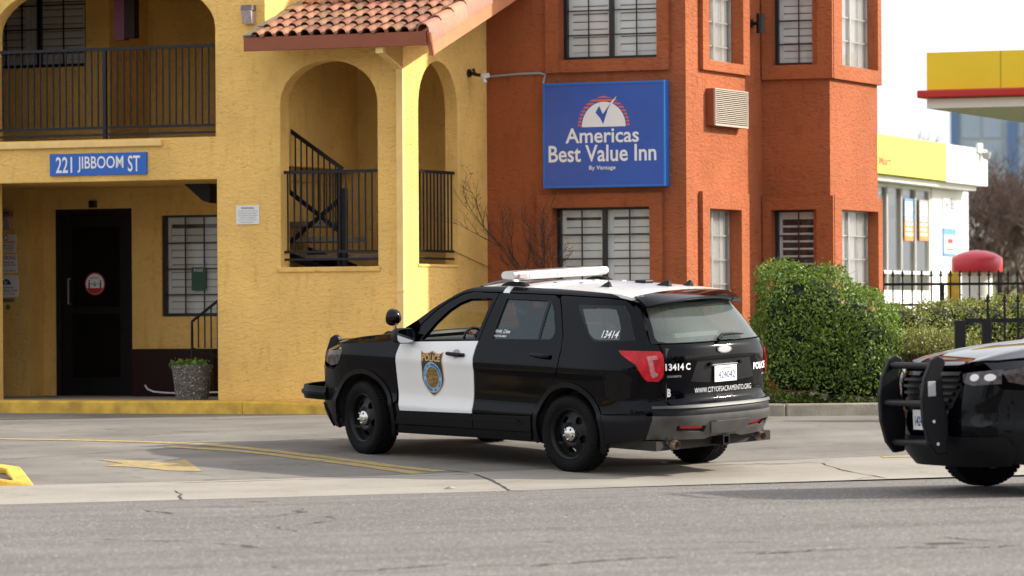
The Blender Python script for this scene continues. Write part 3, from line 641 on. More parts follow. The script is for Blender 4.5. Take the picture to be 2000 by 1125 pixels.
    # gap filler between hood edge and fender top
    for s in (1, -1):
        xs = np.linspace(2.34, 3.6, 16); a = []; b = []
        for x in xs:
            yo = side_y(x, min(1.12, 1.12)); yi = float(np.interp(x, [2.34, 2.56, 2.9, 3.15, 3.35, 3.52, 3.6], [.86, .90, .895, .86, .80, .70, .6])) - .006
            zz = float(np.interp(x, [2.33, 2.56, 2.9, 3.12, 3.3, 3.5, 3.6], [1.17, 1.135, 1.112, 1.085, 1.03, 1.0, .99])); yo = side_y(x, zz) - .004
            a.append((x, s * yo, zz - .002)); b.append((x, s * yi, hood_z(x, yi) - .012))
        n = len(a); fl = MB(); fl.add(a + b, [(i, i + 1, n + i + 1, n + i) for i in range(n - 1)]); part(fl, 'fender_top', 'paint', car, True, True, 80)
    # nose: bumper skin, grille, lower air intake
    def sym(h): return h + [(-y, z) for y, z in reversed(h)]
    nose = sym([(.50, .985), (.78, .90), (.86, .80), (.88, .60), (.86, .42), (.80, .25), (.5, .24)])
    grille = sym([(.47, .955), (.52, .86), (.42, .70), (.30, .66)])
    intake = sym([(.62, .50), (.66, .38), (.5, .32)])
    nz = panel('front_bumper', 'paint', car, nose, [grille], front_fn, (1, 0, 0), .05, skirt=.05)
    for s in (1, -1):
        bs = [(3.33, .82), (3.55, .84), (3.62, .60), (3.55, .25), (3.30, .23)] + arc(2.865, .39, ROUT + .003, -18, 22, 6)[0:] + [(3.345, .68)]
        panel('bumper_corner', 'plastic', car, bs, [], side_fn(s), (.5, s, 0), .04, off=.0, skirt=.05)
    panel('lower_skid', 'plastic', car, sym([(.84, .47), (.86, .36), (.78, .24), (.5, .235)]), [], front_fn, (1, 0, 0), .05, off=.02, skirt=.05)
    panel('grille_back', 'dark', car, grille, [], front_fn, (1, 0, 0), .08, off=-.04, skirt=0)
    for k in range(5):
        z = .70 + k * .052; w_ = .32 + .045 * k if k < 4 else .47
        b = [(w_, z), (w_ + .01, z + .022), (-w_ - .01, z + .022), (-w_, z)]; panel('grille_bar', 'plastic', car, b, [], front_fn, (1, 0, 0), .05, off=.002, skirt=.03)
    for s in (1, -1):
        e_ = [(s * (.70 + .09 * math.cos(a)), .60 + .05 * math.sin(a)) for a in np.linspace(0, 2 * math.pi, 16, endpoint=False)]
        panel('fog_lamp_recess', 'trim', car, e_, [], front_fn, (1, 0, 0), .05, off=.004, skirt=.01)
    def oval(cx, cz, a_, b_, n=24): return [(cx + a_ * math.cos(t), cz + b_ * math.sin(t)) for t in np.linspace(0, 2 * math.pi, n, endpoint=False)]
    fe = panel('badge', 'badge', car, oval(0, .86, .10, .04), [], front_fn, (1, 0, 0), .04, off=.012, skirt=.012)
    panel('badge_field', 'trim', fe, oval(0, .86, .085, .031), [], front_fn, (1, 0, 0), .04, off=.014, skirt=0)
    pl = MB(); pl.box(3.845, 3.855, -.155, .155, .52, .68); fp = part(pl, 'front_plate', 'sign_white', car, False, True)
    tx = MB(); letters(tx, Matrix.Translation((3.857, 0, 0)) @ Matrix.Rotation(rad(90), 4, 'Z'), '1424042', -.12, .12, .55, .63, 0, .02); part(tx, 'plate_number', 'sign_blue', fp, False, True)
    # push bumper: two curved uprights, cross tubes, wrap-round lower loop
    pb = MB()
    for s in (1, -1):
        poly = [(3.84, .34), (3.93, .33), (4.00, .42), (4.045, .60), (4.05, .80), (4.02, .95), (3.95, 1.09), (3.89, 1.12), (3.84, 1.10), (3.83, 1.06), (3.87, .98), (3.86, .80), (3.82, .60)]
        pb = MB(); pb.prism(poly, s * .37 - .03, s * .37 + .03); up = part(pb, 'push_bumper', 'plastic', car, False, True, bevel=.012)
    cb = MB()
    for z, x in ((1.04, 3.93), (.74, 4.0), (.42, 3.94)): cb = MB(); cb.tube([(x, -.345, z), (x, .345, z)], .028, 10); part(cb, 'cross_tube', 'plastic', up, True, True)
    lp = MB()
    path = [(3.42, .93, .575), (3.58, .955, .58), (3.72, .93, .58), (3.84, .83, .58), (3.93, .66, .58), (3.97, .40, .58), (3.98, .0, .58)]
    path = path + [(x, -y, z) for x, y, z in reversed(path[:-1])]
    # smoothed wrap tube of flat channel section
    def cat(P, n=5):
        out = []
        for i in range(len(P) - 1):
            p0, p1, p2, p3 = (Vector(P[max(0, min(len(P) - 1, j))]) for j in (i - 1, i, i + 1, i + 2))
            for k in range(n):
                t = k / n; out.append(.5 * (2 * p1 + (p2 - p0) * t + (2 * p0 - 5 * p1 + 4 * p2 - p3) * t * t + (3 * p1 - p0 - 3 * p2 + p3) * t ** 3))
        out.append(Vector(P[-1])); return out
    C_ = cat(path); n = len(C_); vs = []; sec = [(-.02, -.065), (.02, -.065), (.028, -.028), (.048, -.012), (.048, .012), (.028, .028), (.02, .065), (-.02, .065)]
    for i, p in enumerate(C_):
        d = (C_[min(i + 1, n - 1)] - C_[max(i - 1, 0)]).normalized(); o_ = Vector((d.y, -d.x, 0)) * -1
        if o_.dot(p - Vector((3.2, 0, p.z))) < 0: o_ = -o_
        for a, b in sec: vs.append(p + o_ * a + Vector((0, 0, b)))
    k8 = len(sec); lp.add(vs, [(i * k8 + k, i * k8 + (k + 1) % k8, (i + 1) * k8 + (k + 1) % k8, (i + 1) * k8 + k) for i in range(n - 1) for k in range(k8)] + [tuple(range(k8)), tuple(range((n - 1) * k8, n * k8))])
    if unit: part(lp, 'wrap_bar', 'plastic', up, True, True, 40)
    for s in (1, -1):
        ws_ = MB(); ws_.box(3.93, 4.0, s * .37 + s * .031 - .004, s * .37 + s * .031 + .004, .80, .92); part(ws_, 'warning_light', 'print_grey', up, False, True, bevel=.004)
        for z, x in ((.60, 3.96), (.42, 3.93)): ws_ = MB(); ws_.tube([(x, s * .395, z), (x, s * .41, z)], .014, 8); part(ws_, 'bolt', 'chrome', up, True, True)
    # tailgate
    tg = sym([(.690, 1.235), (.694, 1.14), (.705, .95), (.722, .85), (.712, .78), (.66, .675), (.3, .655)])
    g = panel('tailgate', 'paint', car, tg, [], rear_fn, (-1, 0, 0), .05, skirt=.03)
    rec = [(.44, .882), (.36, 1.075), (-.36, 1.075), (-.44, .882), (-.2, .862), (.2, .862)]
    panel('plate_recess', 'plastic', g, rec, [], rear_fn, (-1, 0, 0), .06, off=.002, skirt=0)
    panel('plate_bar', 'trim', g, sym([(.60, 1.122), (.60, 1.082)]), [], rear_fn, (-1, 0, 0), .05, off=.02, skirt=.02)
    panel('tailgate_handle', 'plastic', g, sym([(.13, .745), (.10, .69)]), [], rear_fn, (-1, 0, 0), .05, off=.006, skirt=.01)
    panel('handle_slot', 'trim', g, sym([(.10, .738), (.085, .703)]), [], rear_fn, (-1, 0, 0), .05, off=.008, skirt=0)
    bd = panel('badge', 'badge', g, oval(0, 1.165, .10, .038), [], rear_fn, (-1, 0, 0), .04, off=.014, skirt=.014)
    panel('badge_field', 'print_grey', bd, oval(0, 1.165, .086, .03), [], rear_fn, (-1, 0, 0), .04, off=.0155, skirt=0)
    lic = MB(); lic.box(-1.150, -1.158, -.155, .155, .86, 1.012); lc = part(lic, 'licence_plate', 'sign_white', g, False, True, bevel=.004)
    lt_ = MB(); T_ = Matrix.Translation((-1.1595, 0, 0)) @ Matrix.Rotation(rad(-90), 4, 'Z'); letters(lt_, T_, '1424042', -.128, .128, .893, .96, 0, .0); part(lt_, 'plate_number', 'sign_blue', g, False, True)
    lt_ = MB(); letters(lt_, T_, 'CALIFORNIA', -.07, .07, .98, .997, 0, .0); part(lt_, 'plate_state', 'print_red', g, False, True)
    for a0 in (.21, -.20):
        kb = MB(); kb.tube([(-1.12, a0, 1.035), (-1.17, a0, 1.035)], .018, 8); part(kb, 'plate_lamp', 'trim', g, True, True)
    rod = MB(); rod.tube([(-1.155, -.17, 1.022), (-1.155, .22, 1.022)], .007, 6); part(rod, 'plate_rod', 'chrome', g, True, True)
    # rear window surround and glass
    sur = [(.82 * WZ(z), z) for z in (1.245, 1.30, 1.4, 1.5, 1.58, 1.63)]
    gl = sym([(.575, 1.60), (.60, 1.55), (.69, 1.30), (.688, 1.262), (.62, 1.25)])
    panel('rear_window_surround', 'trim', car, sym(list(reversed(sur))), [gl], rear_fn, (-1, 0, .5), .05, skirt=.02)
    rg = panel('rear_window', 'rear_glass', car, gl, [], rear_fn, (-1, 0, .5), .06, off=-.002, skirt=0)
    wpb = MB(); wpb.tube([(-1.12, .06, 1.255), (-1.10, -.02, 1.30), (-1.085, -.16, 1.30), (-1.07, -.34, 1.29)], .012, 6, rs=[.02, .018, .014, .007]); part(wpb, 'wiper', 'plastic', rg, True, True)
    # rear corner filler below glass, between quarter panel and tailgate
    for s in (1, -1):
        cp = [(s * .838 * WZ(z), z) for z in (.60, .67, .70, .80, .90, 1.0, 1.1, 1.17, 1.22, 1.245)]
        ip = [(s * v, z) for v, z in ((.71, 1.235), (.714, 1.14), (.722, .95), (.738, .85), (.728, .775), (.68, .66), (.70, .60))]
        panel('rear_corner', 'paint', car, cp + ip, [], rear_fn, (-1, s * .6, 0), .04, skirt=.02)
    shl = [(.80, .56), (.80, 1.0), (.74, 1.24), (-.74, 1.24), (-.80, 1.0), (-.80, .56)]
    panel('rear_shell', 'dark', car, shl, [], rear_fn, (-1, 0, 0), .08, off=-.035, skirt=0)
    panel('rear_pillar_trim', 'dark', car, sym([(.74, 1.22), (.62, 1.63)]), [sym([(.57, 1.59), (.67, 1.27)])], rear_fn, (-1, 0, 0), .08, off=-.03, skirt=0)
    # spoiler
    sp_ = MB(); ys = np.linspace(-.665, .665, 25); top = []; lip = []; low_ = []; root = []
    for y in ys:
        t = abs(y) / .665; zt0 = roof_z(-.60, min(abs(y), .66)); xl = -.925 + .16 * t ** 3.5; zl = zt0 - .050 - .035 * t ** 3
        top.append((-.60, y, zt0 + .003)); lip.append((xl, y, zl)); low_.append((xl + .03, y, zl - .022)); root.append((-.70, y * .97, 1.590 - .015 * t))
    mid = [((a[0] + b[0]) / 2, a[1], (a[2] + b[2]) / 2 + .010) for a, b in zip(top, lip)]
    rows = [top, mid, lip, low_, root]; n = len(ys); V = sum(rows, []); sp_.add(V, [(r * n + i, r * n + i + 1, (r + 1) * n + i + 1, (r + 1) * n + i) for r in range(4) for i in range(n - 1)])
    for e in (0, n - 1): sp_.add([r[e] for r in rows], [(0, 1, 2, 3, 4)])
    part(sp_, 'roof_spoiler', 'paint', car, True, True, 30)
    # rear bumper: ledge, body colour band, dusty lower part, reflectors
    bj = lambda z: .838 * WZ(z)
    rb = sym([(bj(.66), .668), (bj(.58), .572), (.3, .56)])
    bm = panel('rear_bumper', 'dusty', car, sym([(bj(.655), .655), (bj(.635), .634), (.3, .632)]), [], rear_fn, (-1, 0, 0), .05, off=.022, skirt=.08)
    panel('bumper_band', 'plastic', bm, sym([(bj(.635), .632), (bj(.58), .572), (.3, .556)]), [], rear_fn, (-1, 0, 0), .05, off=.004, skirt=.04)
    lower = sym([(bj(.57), .568), (bj(.5), .50), (bj(.40), .35), (.64, .345), (.25, .335), (.17, .355), (.0, .355)])
    refl = lambda s: [(s * .62, .480), (s * .30, .468), (s * .30, .405), (s * .62, .425)]
    panel('lower_bumper', 'dusty', bm, lower, [refl(1), refl(-1)], rear_fn, (-1, 0, 0), .04, off=.012, skirt=.05)
    panel('skid_plate', 'dusty', bm, sym([(.27, .505), (.20, .385), (.0, .385)]), [], rear_fn, (-1, 0, 0), .05, off=.024, skirt=.012)
    for s in (1, -1):
        rf_ = refl(s); panel('reflector_recess', 'plastic', bm, rf_, [], rear_fn, (-1, 0, 0), .06, off=-.03, skirt=0)
        panel('reflector', 'lens_red', bm, [(s * .585, .472), (s * .325, .462), (s * .325, .428), (s * .585, .440)], [], rear_fn, (-1, 0, 0), .06, off=-.012, skirt=.01)
        cl = [(-.452, .566), (-.50, .558), (-.815 * LR(.57), .568), (-.815 * LR(.45), .45), (-.815 * LR(.41), .41), (-.78, .345), (-.56, .30), (-.50, .30)] + arc(0, .39, ROUT + .004, 196, 157.5, 8)
        panel('bumper_side', 'plastic', bm, cl, [], side_fn(s), (-.3, s, 0), .05, off=.010, skirt=.04)
    sb = MB()
    # body floor, firewall, inner rear
    sb.box(-1.0, 3.4, -.80, .80, .24, .33); sb.box(2.25, 3.3, -.72, .72, .3, .95); sb.box(-1.02, -.95, -.68, .68, .3, 1.2)
    part(sb, 'floor_pan', 'dark', car, False, True)
    ex = MB()
    for s in (1, -1):
        ex = MB(); ex.tube([(-.55, s * .60, .30), (-.95, s * .60, .31), (-1.09, s * .60, .29)], .040, 12, cap=False, rs=[.042, .041, .040]); ex.lathe([(.05, -.25), (.11, -.22), (.11, .22), (.05, .25)], 14, Matrix.Translation((-.86, s * .34, .34)) @ Matrix.Rotation(rad(90), 4, 'X')); part(ex, 'exhaust_pipe', 'exhaust', car, True, True)
    ht = MB(); ht.box(-1.16, -.9, -.045, -.0315, .26, .35); ht.box(-1.16, -.9, .0315, .045, .26, .35); ht.box(-1.16, -.9, -.0315, .0315, .26, .272); ht.box(-1.16, -.9, -.0315, .0315, .338, .35); ht.box(-1.0, -.94, -.4, .4, .34, .39)
    part(ht, 'tow_hitch', 'plastic', car, False, True)
    # cabin
    for y in (.40, -.40):
        st = MB(); st.box(1.02, 1.50, y - .25, y + .25, .55, .76); st.box(.88, 1.06, y - .25, y + .25, .6, 1.30); st.box(.90, 1.02, y - .13, y + .13, 1.32, 1.50); part(st, 'front_seat', 'seat', car, False, True, bevel=.05)
    st = MB(); st.box(-.05, .45, -.62, .62, .55, .80); st.box(-.22, .0, -.62, .62, .6, 1.22); part(st, 'rear_seat', 'interior', car, False, True, bevel=.05)
    db = MB(); db.prism([(2.38, 1.16), (2.05, 1.165), (1.92, 1.12), (1.90, .98), (2.0, .8), (2.4, .8)], -.84, .84); part(db, 'dashboard', 'interior', car, False, True, bevel=.02)
    cg = MB(); cg.box(.66, .68, -.60, .60, .8, 1.58)
    sw = MB(); Ts = Matrix.Translation((1.77, .40, 1.10)) @ Matrix.Rotation(rad(-65), 4, 'Y')
    sw.tube([(.185 * math.cos(a), .185 * math.sin(a), 0) for a in np.linspace(0, 2 * math.pi, 29)], .017, 8, Ts); sw.tube([(-.17, 0, 0), (.17, 0, 0)], .02, 6, Ts); sw.tube([(0, 0, 0), (0, 0, .2)], .04, 8, Ts); part(sw, 'steering_wheel', 'trim', car, True, True)
    rm = MB(); rm.box(1.70, 1.73, -.13, .13, 1.50, 1.57); rm.tube([(1.72, 0, 1.56), (1.80, 0, 1.64)], .012, 6); part(rm, 'interior_mirror', 'plastic', car, False, True, bevel=.01)
    pt = MB()
    for y in (-.55, -.2, .15, .5): pt.box(.62, .65, y - .02, y + .02, .8, 1.6)
    pt.box(.62, .65, -.62, .62, 1.52, 1.58); pt.box(.62, .65, -.62, .62, 1.0, 1.04); part(pt, 'prisoner_partition', 'plastic', car, False, True)
    rl = MB(); rl.box(-.78, -.74, -.3, .3, 1.27, 1.31); part(rl, 'rear_deck_light', 'sign_white', car, False, True)
    hl_ = MB(); hl_.box(-.6, 1.5, -.6, .6, 1.63, 1.645); part(hl_, 'headliner', 'interior', car, False, True)
    # wheels
    for i, (x, s) in enumerate(((XF, 1), (0, 1), (XF, -1), (0, -1))):
        make_wheel(car, x, s * .845, ZA + drops[i], s, steer if x else 0)
    # lightbar
    lb = MB(); T_ = Matrix.Translation((1.06, 0.035, 1.822))
    def bar(mb, x0, x1, y0, y1, z0, z1, T, r=.03):
        mb.prism([(x0 + r, z0), (x1 - r, z0), (x1, z0 + r), (x1, z1 - r), (x1 - r, z1), (x0 + r, z1), (x0, z1 - r), (x0, z0 + r)], y0, y1, T)
    bar(lb, -.13, .13, -.51, .51, -.040, .040, T_)
    for s in (1, -1):
        P_ = [(-.13, -.042, .042)]
        V = []; 
        ring = lambda f, y, hz: [(-.10 * f, y, -hz), (.10 * f, y, -hz), (.13 * f, y, -hz * .3), (.13 * f, y, hz * .3), (.10 * f, y, hz), (-.10 * f, y, hz), (-.13 * f, y, hz * .3), (-.13 * f, y, -hz * .3)]
        V = ring(1, s * .511, .040) + ring(.93, s * .60, .039) + ring(.72, s * .655, .034)
        lb.add(V, [(r * 8 + k, r * 8 + (k + 1) % 8, (r + 1) * 8 + (k + 1) % 8, (r + 1) * 8 + k) for r in range(2) for k in range(8)] + [tuple(range(16, 24))], T_)
    L_ = part(lb, 'lightbar', 'lightbar', car, True, True, 30)
    for k, y in enumerate(np.linspace(-.45, .45, 8)):
        for x0, x1 in ((-.136, -.1305), (.1305, .136)): mo = MB(); mo.box(x0, x1, y - .042, y + .042, -.018, .018, T_); part(mo, 'light_module', 'led_module', L_, False, True)
    en = MB(); en.box(-.118, -.10, .53, .63, -.02, .02, Matrix.Translation((1.044, .035, 1.822)) @ Matrix.Rotation(0, 4, 'Z')); part(en, 'end_module', 'lens_white', L_, False, True)
    ft = MB()
    for s in (1, -1):
        yy = s * .58; zb = roof_z(1.06, .58); ft = MB(); ft.prism([(.88, zb - .005), (1.24, zb - .005), (1.20, zb + .02), (1.12, zb + .04), (1.0, zb + .04), (.92, zb + .02)], yy - .03, yy + .03); part(ft, 'lightbar_foot', 'plastic', L_, False, True)
    if True:
        stp = [(1.10, 1.655), (1.015, 1.655), (1.025, 1.713), (1.10, 1.713)]
        for s in (1, -1): panel('roof_strap', 'paint_white', L_, stp, [], side_fn(s), (0, s, .5), .03, off=.006, skirt=.01)
    # antennas: shark fin and pucks
    def fin(x, y, l, w, h):
        f = MB(); z = roof_z(x, y) - .004; f.add([(x - l / 2, y - w / 2, z), (x + l / 2, y - w / 6, z), (x + l / 2, y + w / 6, z), (x - l / 2, y + w / 2, z), (x - l * .45, y - w * .12, z + h), (x - l * .25, y - w * .1, z + h), (x - l * .25, y + w * .1, z + h), (x - l * .45, y + w * .12, z + h)],
              [(0, 3, 2, 1), (0, 1, 5, 4), (1, 2, 6, 5), (2, 3, 7, 6), (3, 0, 4, 7), (4, 5, 6, 7)]); part(f, 'roof_antenna', 'plastic', roof, False, True, bevel=.008)
    fin(.05, .38, .14, .06, .055); fin(-.30, -.05, .20, .07, .055); fin(-.36, -.33, .12, .08, .06)
    f = MB(); f.tube([(.02, .38, 1.76), (.0, .38, 1.83)], .004, 5); part(f, 'antenna_whip', 'plastic', roof, True, True)
    f = MB(); z = roof_z(0, -.15); f.box(-.02, .12, -.22, -.10, z - .01, z + .03); part(f, 'roof_antenna', 'plastic', roof, False, True, bevel=.01)
    for x, y in ((.45, .25), (.62, -.1), (.4, -.25), (.75, .3)): f = MB(); z = roof_z(x, y); f.box(x, x + .05, y - .03, y + .03, z - .005, z + .008); part(f, 'roof_cover_plate', 'print_grey', roof, False, True)
    # spotlight
    so = MB(); Tsp = Matrix.Translation((2.36, 1.00, 1.385)) @ Matrix.Rotation(rad(80), 4, 'Y') @ Matrix.Rotation(rad(-15), 4, 'X')
    so.lathe([(.001, -.075), (.045, -.065), (.075, -.035), (.085, .0), (.085, .03), (.078, .045), (.001, .05)], 24, Tsp)
    spo = part(so, 'spotlight', 'trim', car, True, True, 50)
    sa = MB(); sa.tube([(2.34, 1.0, 1.30), (2.34, 1.0, 1.265), (2.33, .95, 1.25), (2.30, .90, 1.235)], .018, 8); part(sa, 'spotlight_arm', 'chrome', spo, True, True)
    if unit:
        f1 = side_fn(1); o1 = (0, 1, .2)
        shd = [(1.997, 1.073), (1.965, 1.056), (1.92, 1.050), (1.87, 1.062), (1.835, 1.078), (1.80, 1.062), (1.755, 1.050), (1.71, 1.056), (1.678, 1.073), (1.69, 1.00), (1.683, .93), (1.678, .80), (1.70, .74), (1.75, .68), (1.80, .645), (1.835, .628), (1.87, .645), (1.92, .68), (1.97, .74), (1.992, .80), (1.988, .93), (1.982, 1.00)]
        c_ = (1.837, .85)
        V, F, _ = cdt(shd, sp=.05); e0 = decal('shield_border', 'gold', car, V, F, f1, o1, .003)
        s2 = [(c_[0] + (x - c_[0]) * .93, c_[1] + (z - c_[1]) * .94) for x, z in shd]; V, F, _ = cdt(s2, sp=.05); sh_ = decal('shield', 'print_black', car, V, F, f1, o1, .005)
        e1 = oval(c_[0], .815, .130, .152, 32); V, F, _ = cdt(e1, sp=.05); decal('seal_ring', 'seal_blue', sh_, V, F, f1, o1, .007)
        V, F, _ = cdt(oval(c_[0], .815, .088, .104, 28), sp=.05); decal('seal_art', 'seal_art', sh_, V, F, f1, o1, .009)
        decal_text('shield_word', 'gold', sh_, 'POLICE', 1.965, 1.712, .972, 1.04, f1, o1, .03, .008)
        txt = 'CITY OF SACRAMENTO'
        def ringtext(t, a0, a1, flip, nm):
            for i, ch in enumerate(t):
                if ch == ' ': continue
                a = rad(a0 + (a1 - a0) * i / (len(t) - 1)); V, F, sz = text_mesh(ch, .03); hgt = .026; wd = hgt * sz[0] / sz[1] * .9; out = []
                for p, q in V:
                    lx, lz = (p - .5) * wd, (q - .5) * hgt
                    if flip: lx, lz = -lx, -lz
                    ca, sa = math.cos(a), math.sin(a); rr = 1.0
                    # screen right = -x on the left side of the car
                    bx, bz = c_[0] - .109 * ca, .815 + .128 * sa
                    tx_, tz = sa, -ca                                         # tangent, clockwise reading
                    out.append((bx - (lx * sa + lz * ca), bz + (-lx * ca + lz * sa)))
                decal(nm, 'sign_blue', sh_, out, F, f1, o1, .010)
        ringtext('CITY OF SACRAMENTO', 172, 8, False, 'seal_letter'); ringtext('FOUNDED IN 1849', 198, 342, True, 'seal_letter')
        decal_text('unit_number', 'sign_white', car, '13414', -.375, -.56, 1.285, 1.355, f1, o1, .02, .006, -.15)
        rf2 = rear_fn; ro = (-1, 0, 0)
        decal_text('unit_number', 'sign_white', g, '13414 C', .690, .447, .993, 1.058, rf2, ro, .03, .005)
        decal_text('police_word', 'sign_white', g, 'POLICE', -.43, -.685, .945, 1.012, rf2, ro, .04, .005)
        decal_text('model_badge', 'print_grey', g, 'POLICE INTERCEPTOR', .675, .545, .928, .946, rf2, ro, .01, .005)
        decal_text('trim_badge', 'print_grey', g, 'AWD', -.60, -.66, .885, .903, rf2, ro, .01, .005)
        decal_text('web_address', 'sign_white', g, 'WWW.CITYOFSACRAMENTO.ORG', .393, -.395, .768, .816, rf2, ro, -.01, .005)
        decal_text('division_letter', 'sign_white', g, 'B', .668, .640, .745, .822, rf2, ro, .03, .005)
        decal_text('dealer_sticker', 'sign_white', car, 'REWARD', 1.05, .955, 1.285, 1.312, f1, o1, .02, -.006)
        decal_text('dealer_sticker', 'sign_white', car, 'Crime', .94, .85, 1.283, 1.318, f1, o1, .02, -.006, -.3)
        decal_text('phone_sticker', 'sign_white', car, '(916) 443-HELP', 1.06, .88, 1.240, 1.263, f1, o1, .02, -.006)
    return car
# ================================================================ site layout
P0 = (-1.235, 50.0); FA = Frame(P0, -24); FB = Frame(P0, 66)
P2 = FB.w(2.33, 0, 0); FO = Frame((P2.x, P2.y), -24)
UO = FO.hit(1340, 300)[0]; P1 = FO.w(UO, 0, 0); FOB = Frame((P1.x, P1.y), 66)
TB = FOB.hit(1489, 300)[0]; P3 = FOB.w(TB, 0, 0); FC = Frame((P3.x, P3.y), -20)
UC = FC.hit(1621, 300)[0]; P4 = FC.w(UC, 0, 0); FD = Frame((P4.x, P4.y), 67)
TD = FD.hit(1714, 300)[0]
CARM = Matrix.Translation((1.2093, 42.0699, -.3253)) @ Matrix.Rotation(2.3532, 4, 'Z') @ Matrix.Rotation(-.0415, 4, 'Y') @ Matrix.Rotation(-.0473, 4, 'X')
DROPS = (0, 0, .01, -.035)
CAR2M = Matrix.Translation((6.88, 36.42, -.215)) @ Matrix.Rotation(rad(202), 4, 'Z') @ Matrix.Rotation(rad(1.9), 4, 'Y')

# ground: gutter line, then a smooth surface through the known heights
G0, G1 = Vector((-4.36, 37.1)), Vector((3.52, 41.3)); GD = (G1 - G0).normalized(); GN = Vector((-GD.y, GD.x))
ctrl = [(-8, 35.2, -.47), (-4.36, 37.1, -.47), (0, 39.42, -.468), (3.52, 41.3, -.455), (6.5, 42.9, -.45), (10, 44.8, -.45), (-12, 33, -.47)]
for i, (x, s) in enumerate(((XF, 1), (0, 1), (XF, -1), (0, -1))):
    q = CARM @ Vector((x, s * .845, ZA + DROPS[i] - .365)); ctrl.append((q.x, q.y, q.z))
for u in (-8, -5, -2.5, 0): q = FA.w(u, -.45, 0); ctrl.append((q.x, q.y, 0.0))
for u in (-8, -3, 0): q = FA.w(u, 1.5, 0); ctrl.append((q.x, q.y, 0.02))
ctrl += [(2.2, 47.6, -.0), (3.0, 47.75, .0), (4.4, 48.1, .0), (7, 48.6, .02), (12, 50, .05), (3, 55, .12), (9, 56, .15), (-9, 44, -.1), (0.6, 49.8, .0)]
cp = np.array(ctrl); n_ = len(cp)
def tk(r2): return np.where(r2 > 0, r2 * np.log(np.maximum(r2, 1e-12)), 0)
K = tk(((cp[:, None, :2] - cp[None, :, :2]) ** 2).sum(2)) + np.eye(n_) * .02; Pm = np.c_[np.ones(n_), cp[:, :2]]
sol = np.linalg.solve(np.block([[K, Pm], [Pm.T, np.zeros((3, 3))]]), np.r_[cp[:, 2], np.zeros(3)])
def gz(x, y):
    x = np.asarray(x, float); y = np.asarray(y, float)
    n = (x - G0.x) * GN.x + (y - G0.y) * GN.y
    d = (x[..., None] - cp[:, 0]) ** 2 + (y[..., None] - cp[:, 1]) ** 2
    z = tk(d) @ sol[:n_] + sol[n_] + sol[n_ + 1] * x + sol[n_ + 2] * y
    road = -.468 + .032 * np.minimum(-n, 4.5) - .01 * np.maximum(-n - 4.5, 0)
    return np.where(n < 0, road, z)
def gzs(x, y): return float(gz(np.array(x), np.array(y)))
def ghit(px, py, lift=0):
    d = ray(px, py); k = 22.
    while k < 60:
        if CAMZ + d.z * k < gzs(d.x * k, k) + lift: break
        k += .02
    return Vector((d.x * k, k))
def sheet(name, poly, m, lift=.0, sp=.3, label=None, cat=None, kind='structure', group=None, thick=None, parent=None):
    V, F, loops = cdt([tuple(p) for p in poly], [], sp)
    A = np.array(V); z = gz(A[:, 0], A[:, 1]) + lift
    mb = MB(); mb.add([(a, b, c) for (a, b), c in zip(V, z)], [tuple(int(i) for i in f) for f in F])
    if thick:
        l = loops[0]; m_ = len(l); zz = [gzs(*p) for p in l]
        mb.add([(p[0], p[1], q + lift) for p, q in zip(l, zz)] + [(p[0], p[1], q - .05) for p, q in zip(l, zz)], [((i + 1) % m_, i, m_ + i, m_ + (i + 1) % m_) for i in range(m_)])
    if parent is not None: return part(mb, name, m, parent, True)
    me = mb.mesh(name, m, True); o = obj(name, me); return tag(o, label, cat, group, kind)
def strip_poly(pts, w):
    L_, R_ = [], []
    for i, p in enumerate(pts):
        a = Vector(pts[max(i - 1, 0)]); b = Vector(pts[min(i + 1, len(pts) - 1)]); d = (b - a).normalized(); nn = Vector((-d.y, d.x)); ww = w[i] if isinstance(w, (list, tuple)) else w
        L_.append(tuple(Vector(p) + nn * ww / 2)); R_.append(tuple(Vector(p) - nn * ww / 2))
    return L_ + R_[::-1]
gp = lambda t, n: tuple(G0 + GD * t + GN * n)          # along / across the gutter
# road: long strips, finer near
xs = []; mb = MB()
def gridsheet(mb, t0, t1, nt, ns, lift=0):
    ts = np.linspace(t0, t1, nt); V = []
    X = np.array([[gp(t, n) for t in ts] for n in ns]); Z = gz(X[..., 0], X[..., 1]) + lift
    V = [(X[i, j, 0], X[i, j, 1], Z[i, j]) for i in range(len(ns)) for j in range(nt)]
    mb.add(V, [(i * nt + j, i * nt + j + 1, (i + 1) * nt + j + 1, (i + 1) * nt + j) for i in range(len(ns) - 1) for j in range(nt - 1)])
gridsheet(mb, -90, 120, 43, [-14, -11, -8, -6, -4.5, -3, -1.5, -.5, -1e-4]); o = obj('road', mb.mesh('road', 'road', True)); tag(o, kind='structure')
mb = MB(); gridsheet(mb, -90, 120, 11, [-60, -40, -25, -14]); tag(obj('ground', mb.mesh('ground', 'grass', True)), kind='structure')
mb = MB(); gridsheet(mb, -10, 22, 81, [.001, .3, .7, 1.1, 1.5, 1.85]); tag(obj('gutter_apron', mb.mesh('gutter_apron', 'apron', True)), kind='structure')
# concrete lot from the apron up to the walls
lotp = [gp(-10, 1.862), gp(20, 1.862), (16, 57), (3, 57), (-1, 56), (-12, 58), (-14, 40)]
sheet('driveway', lotp, 'lot', 0, .45)
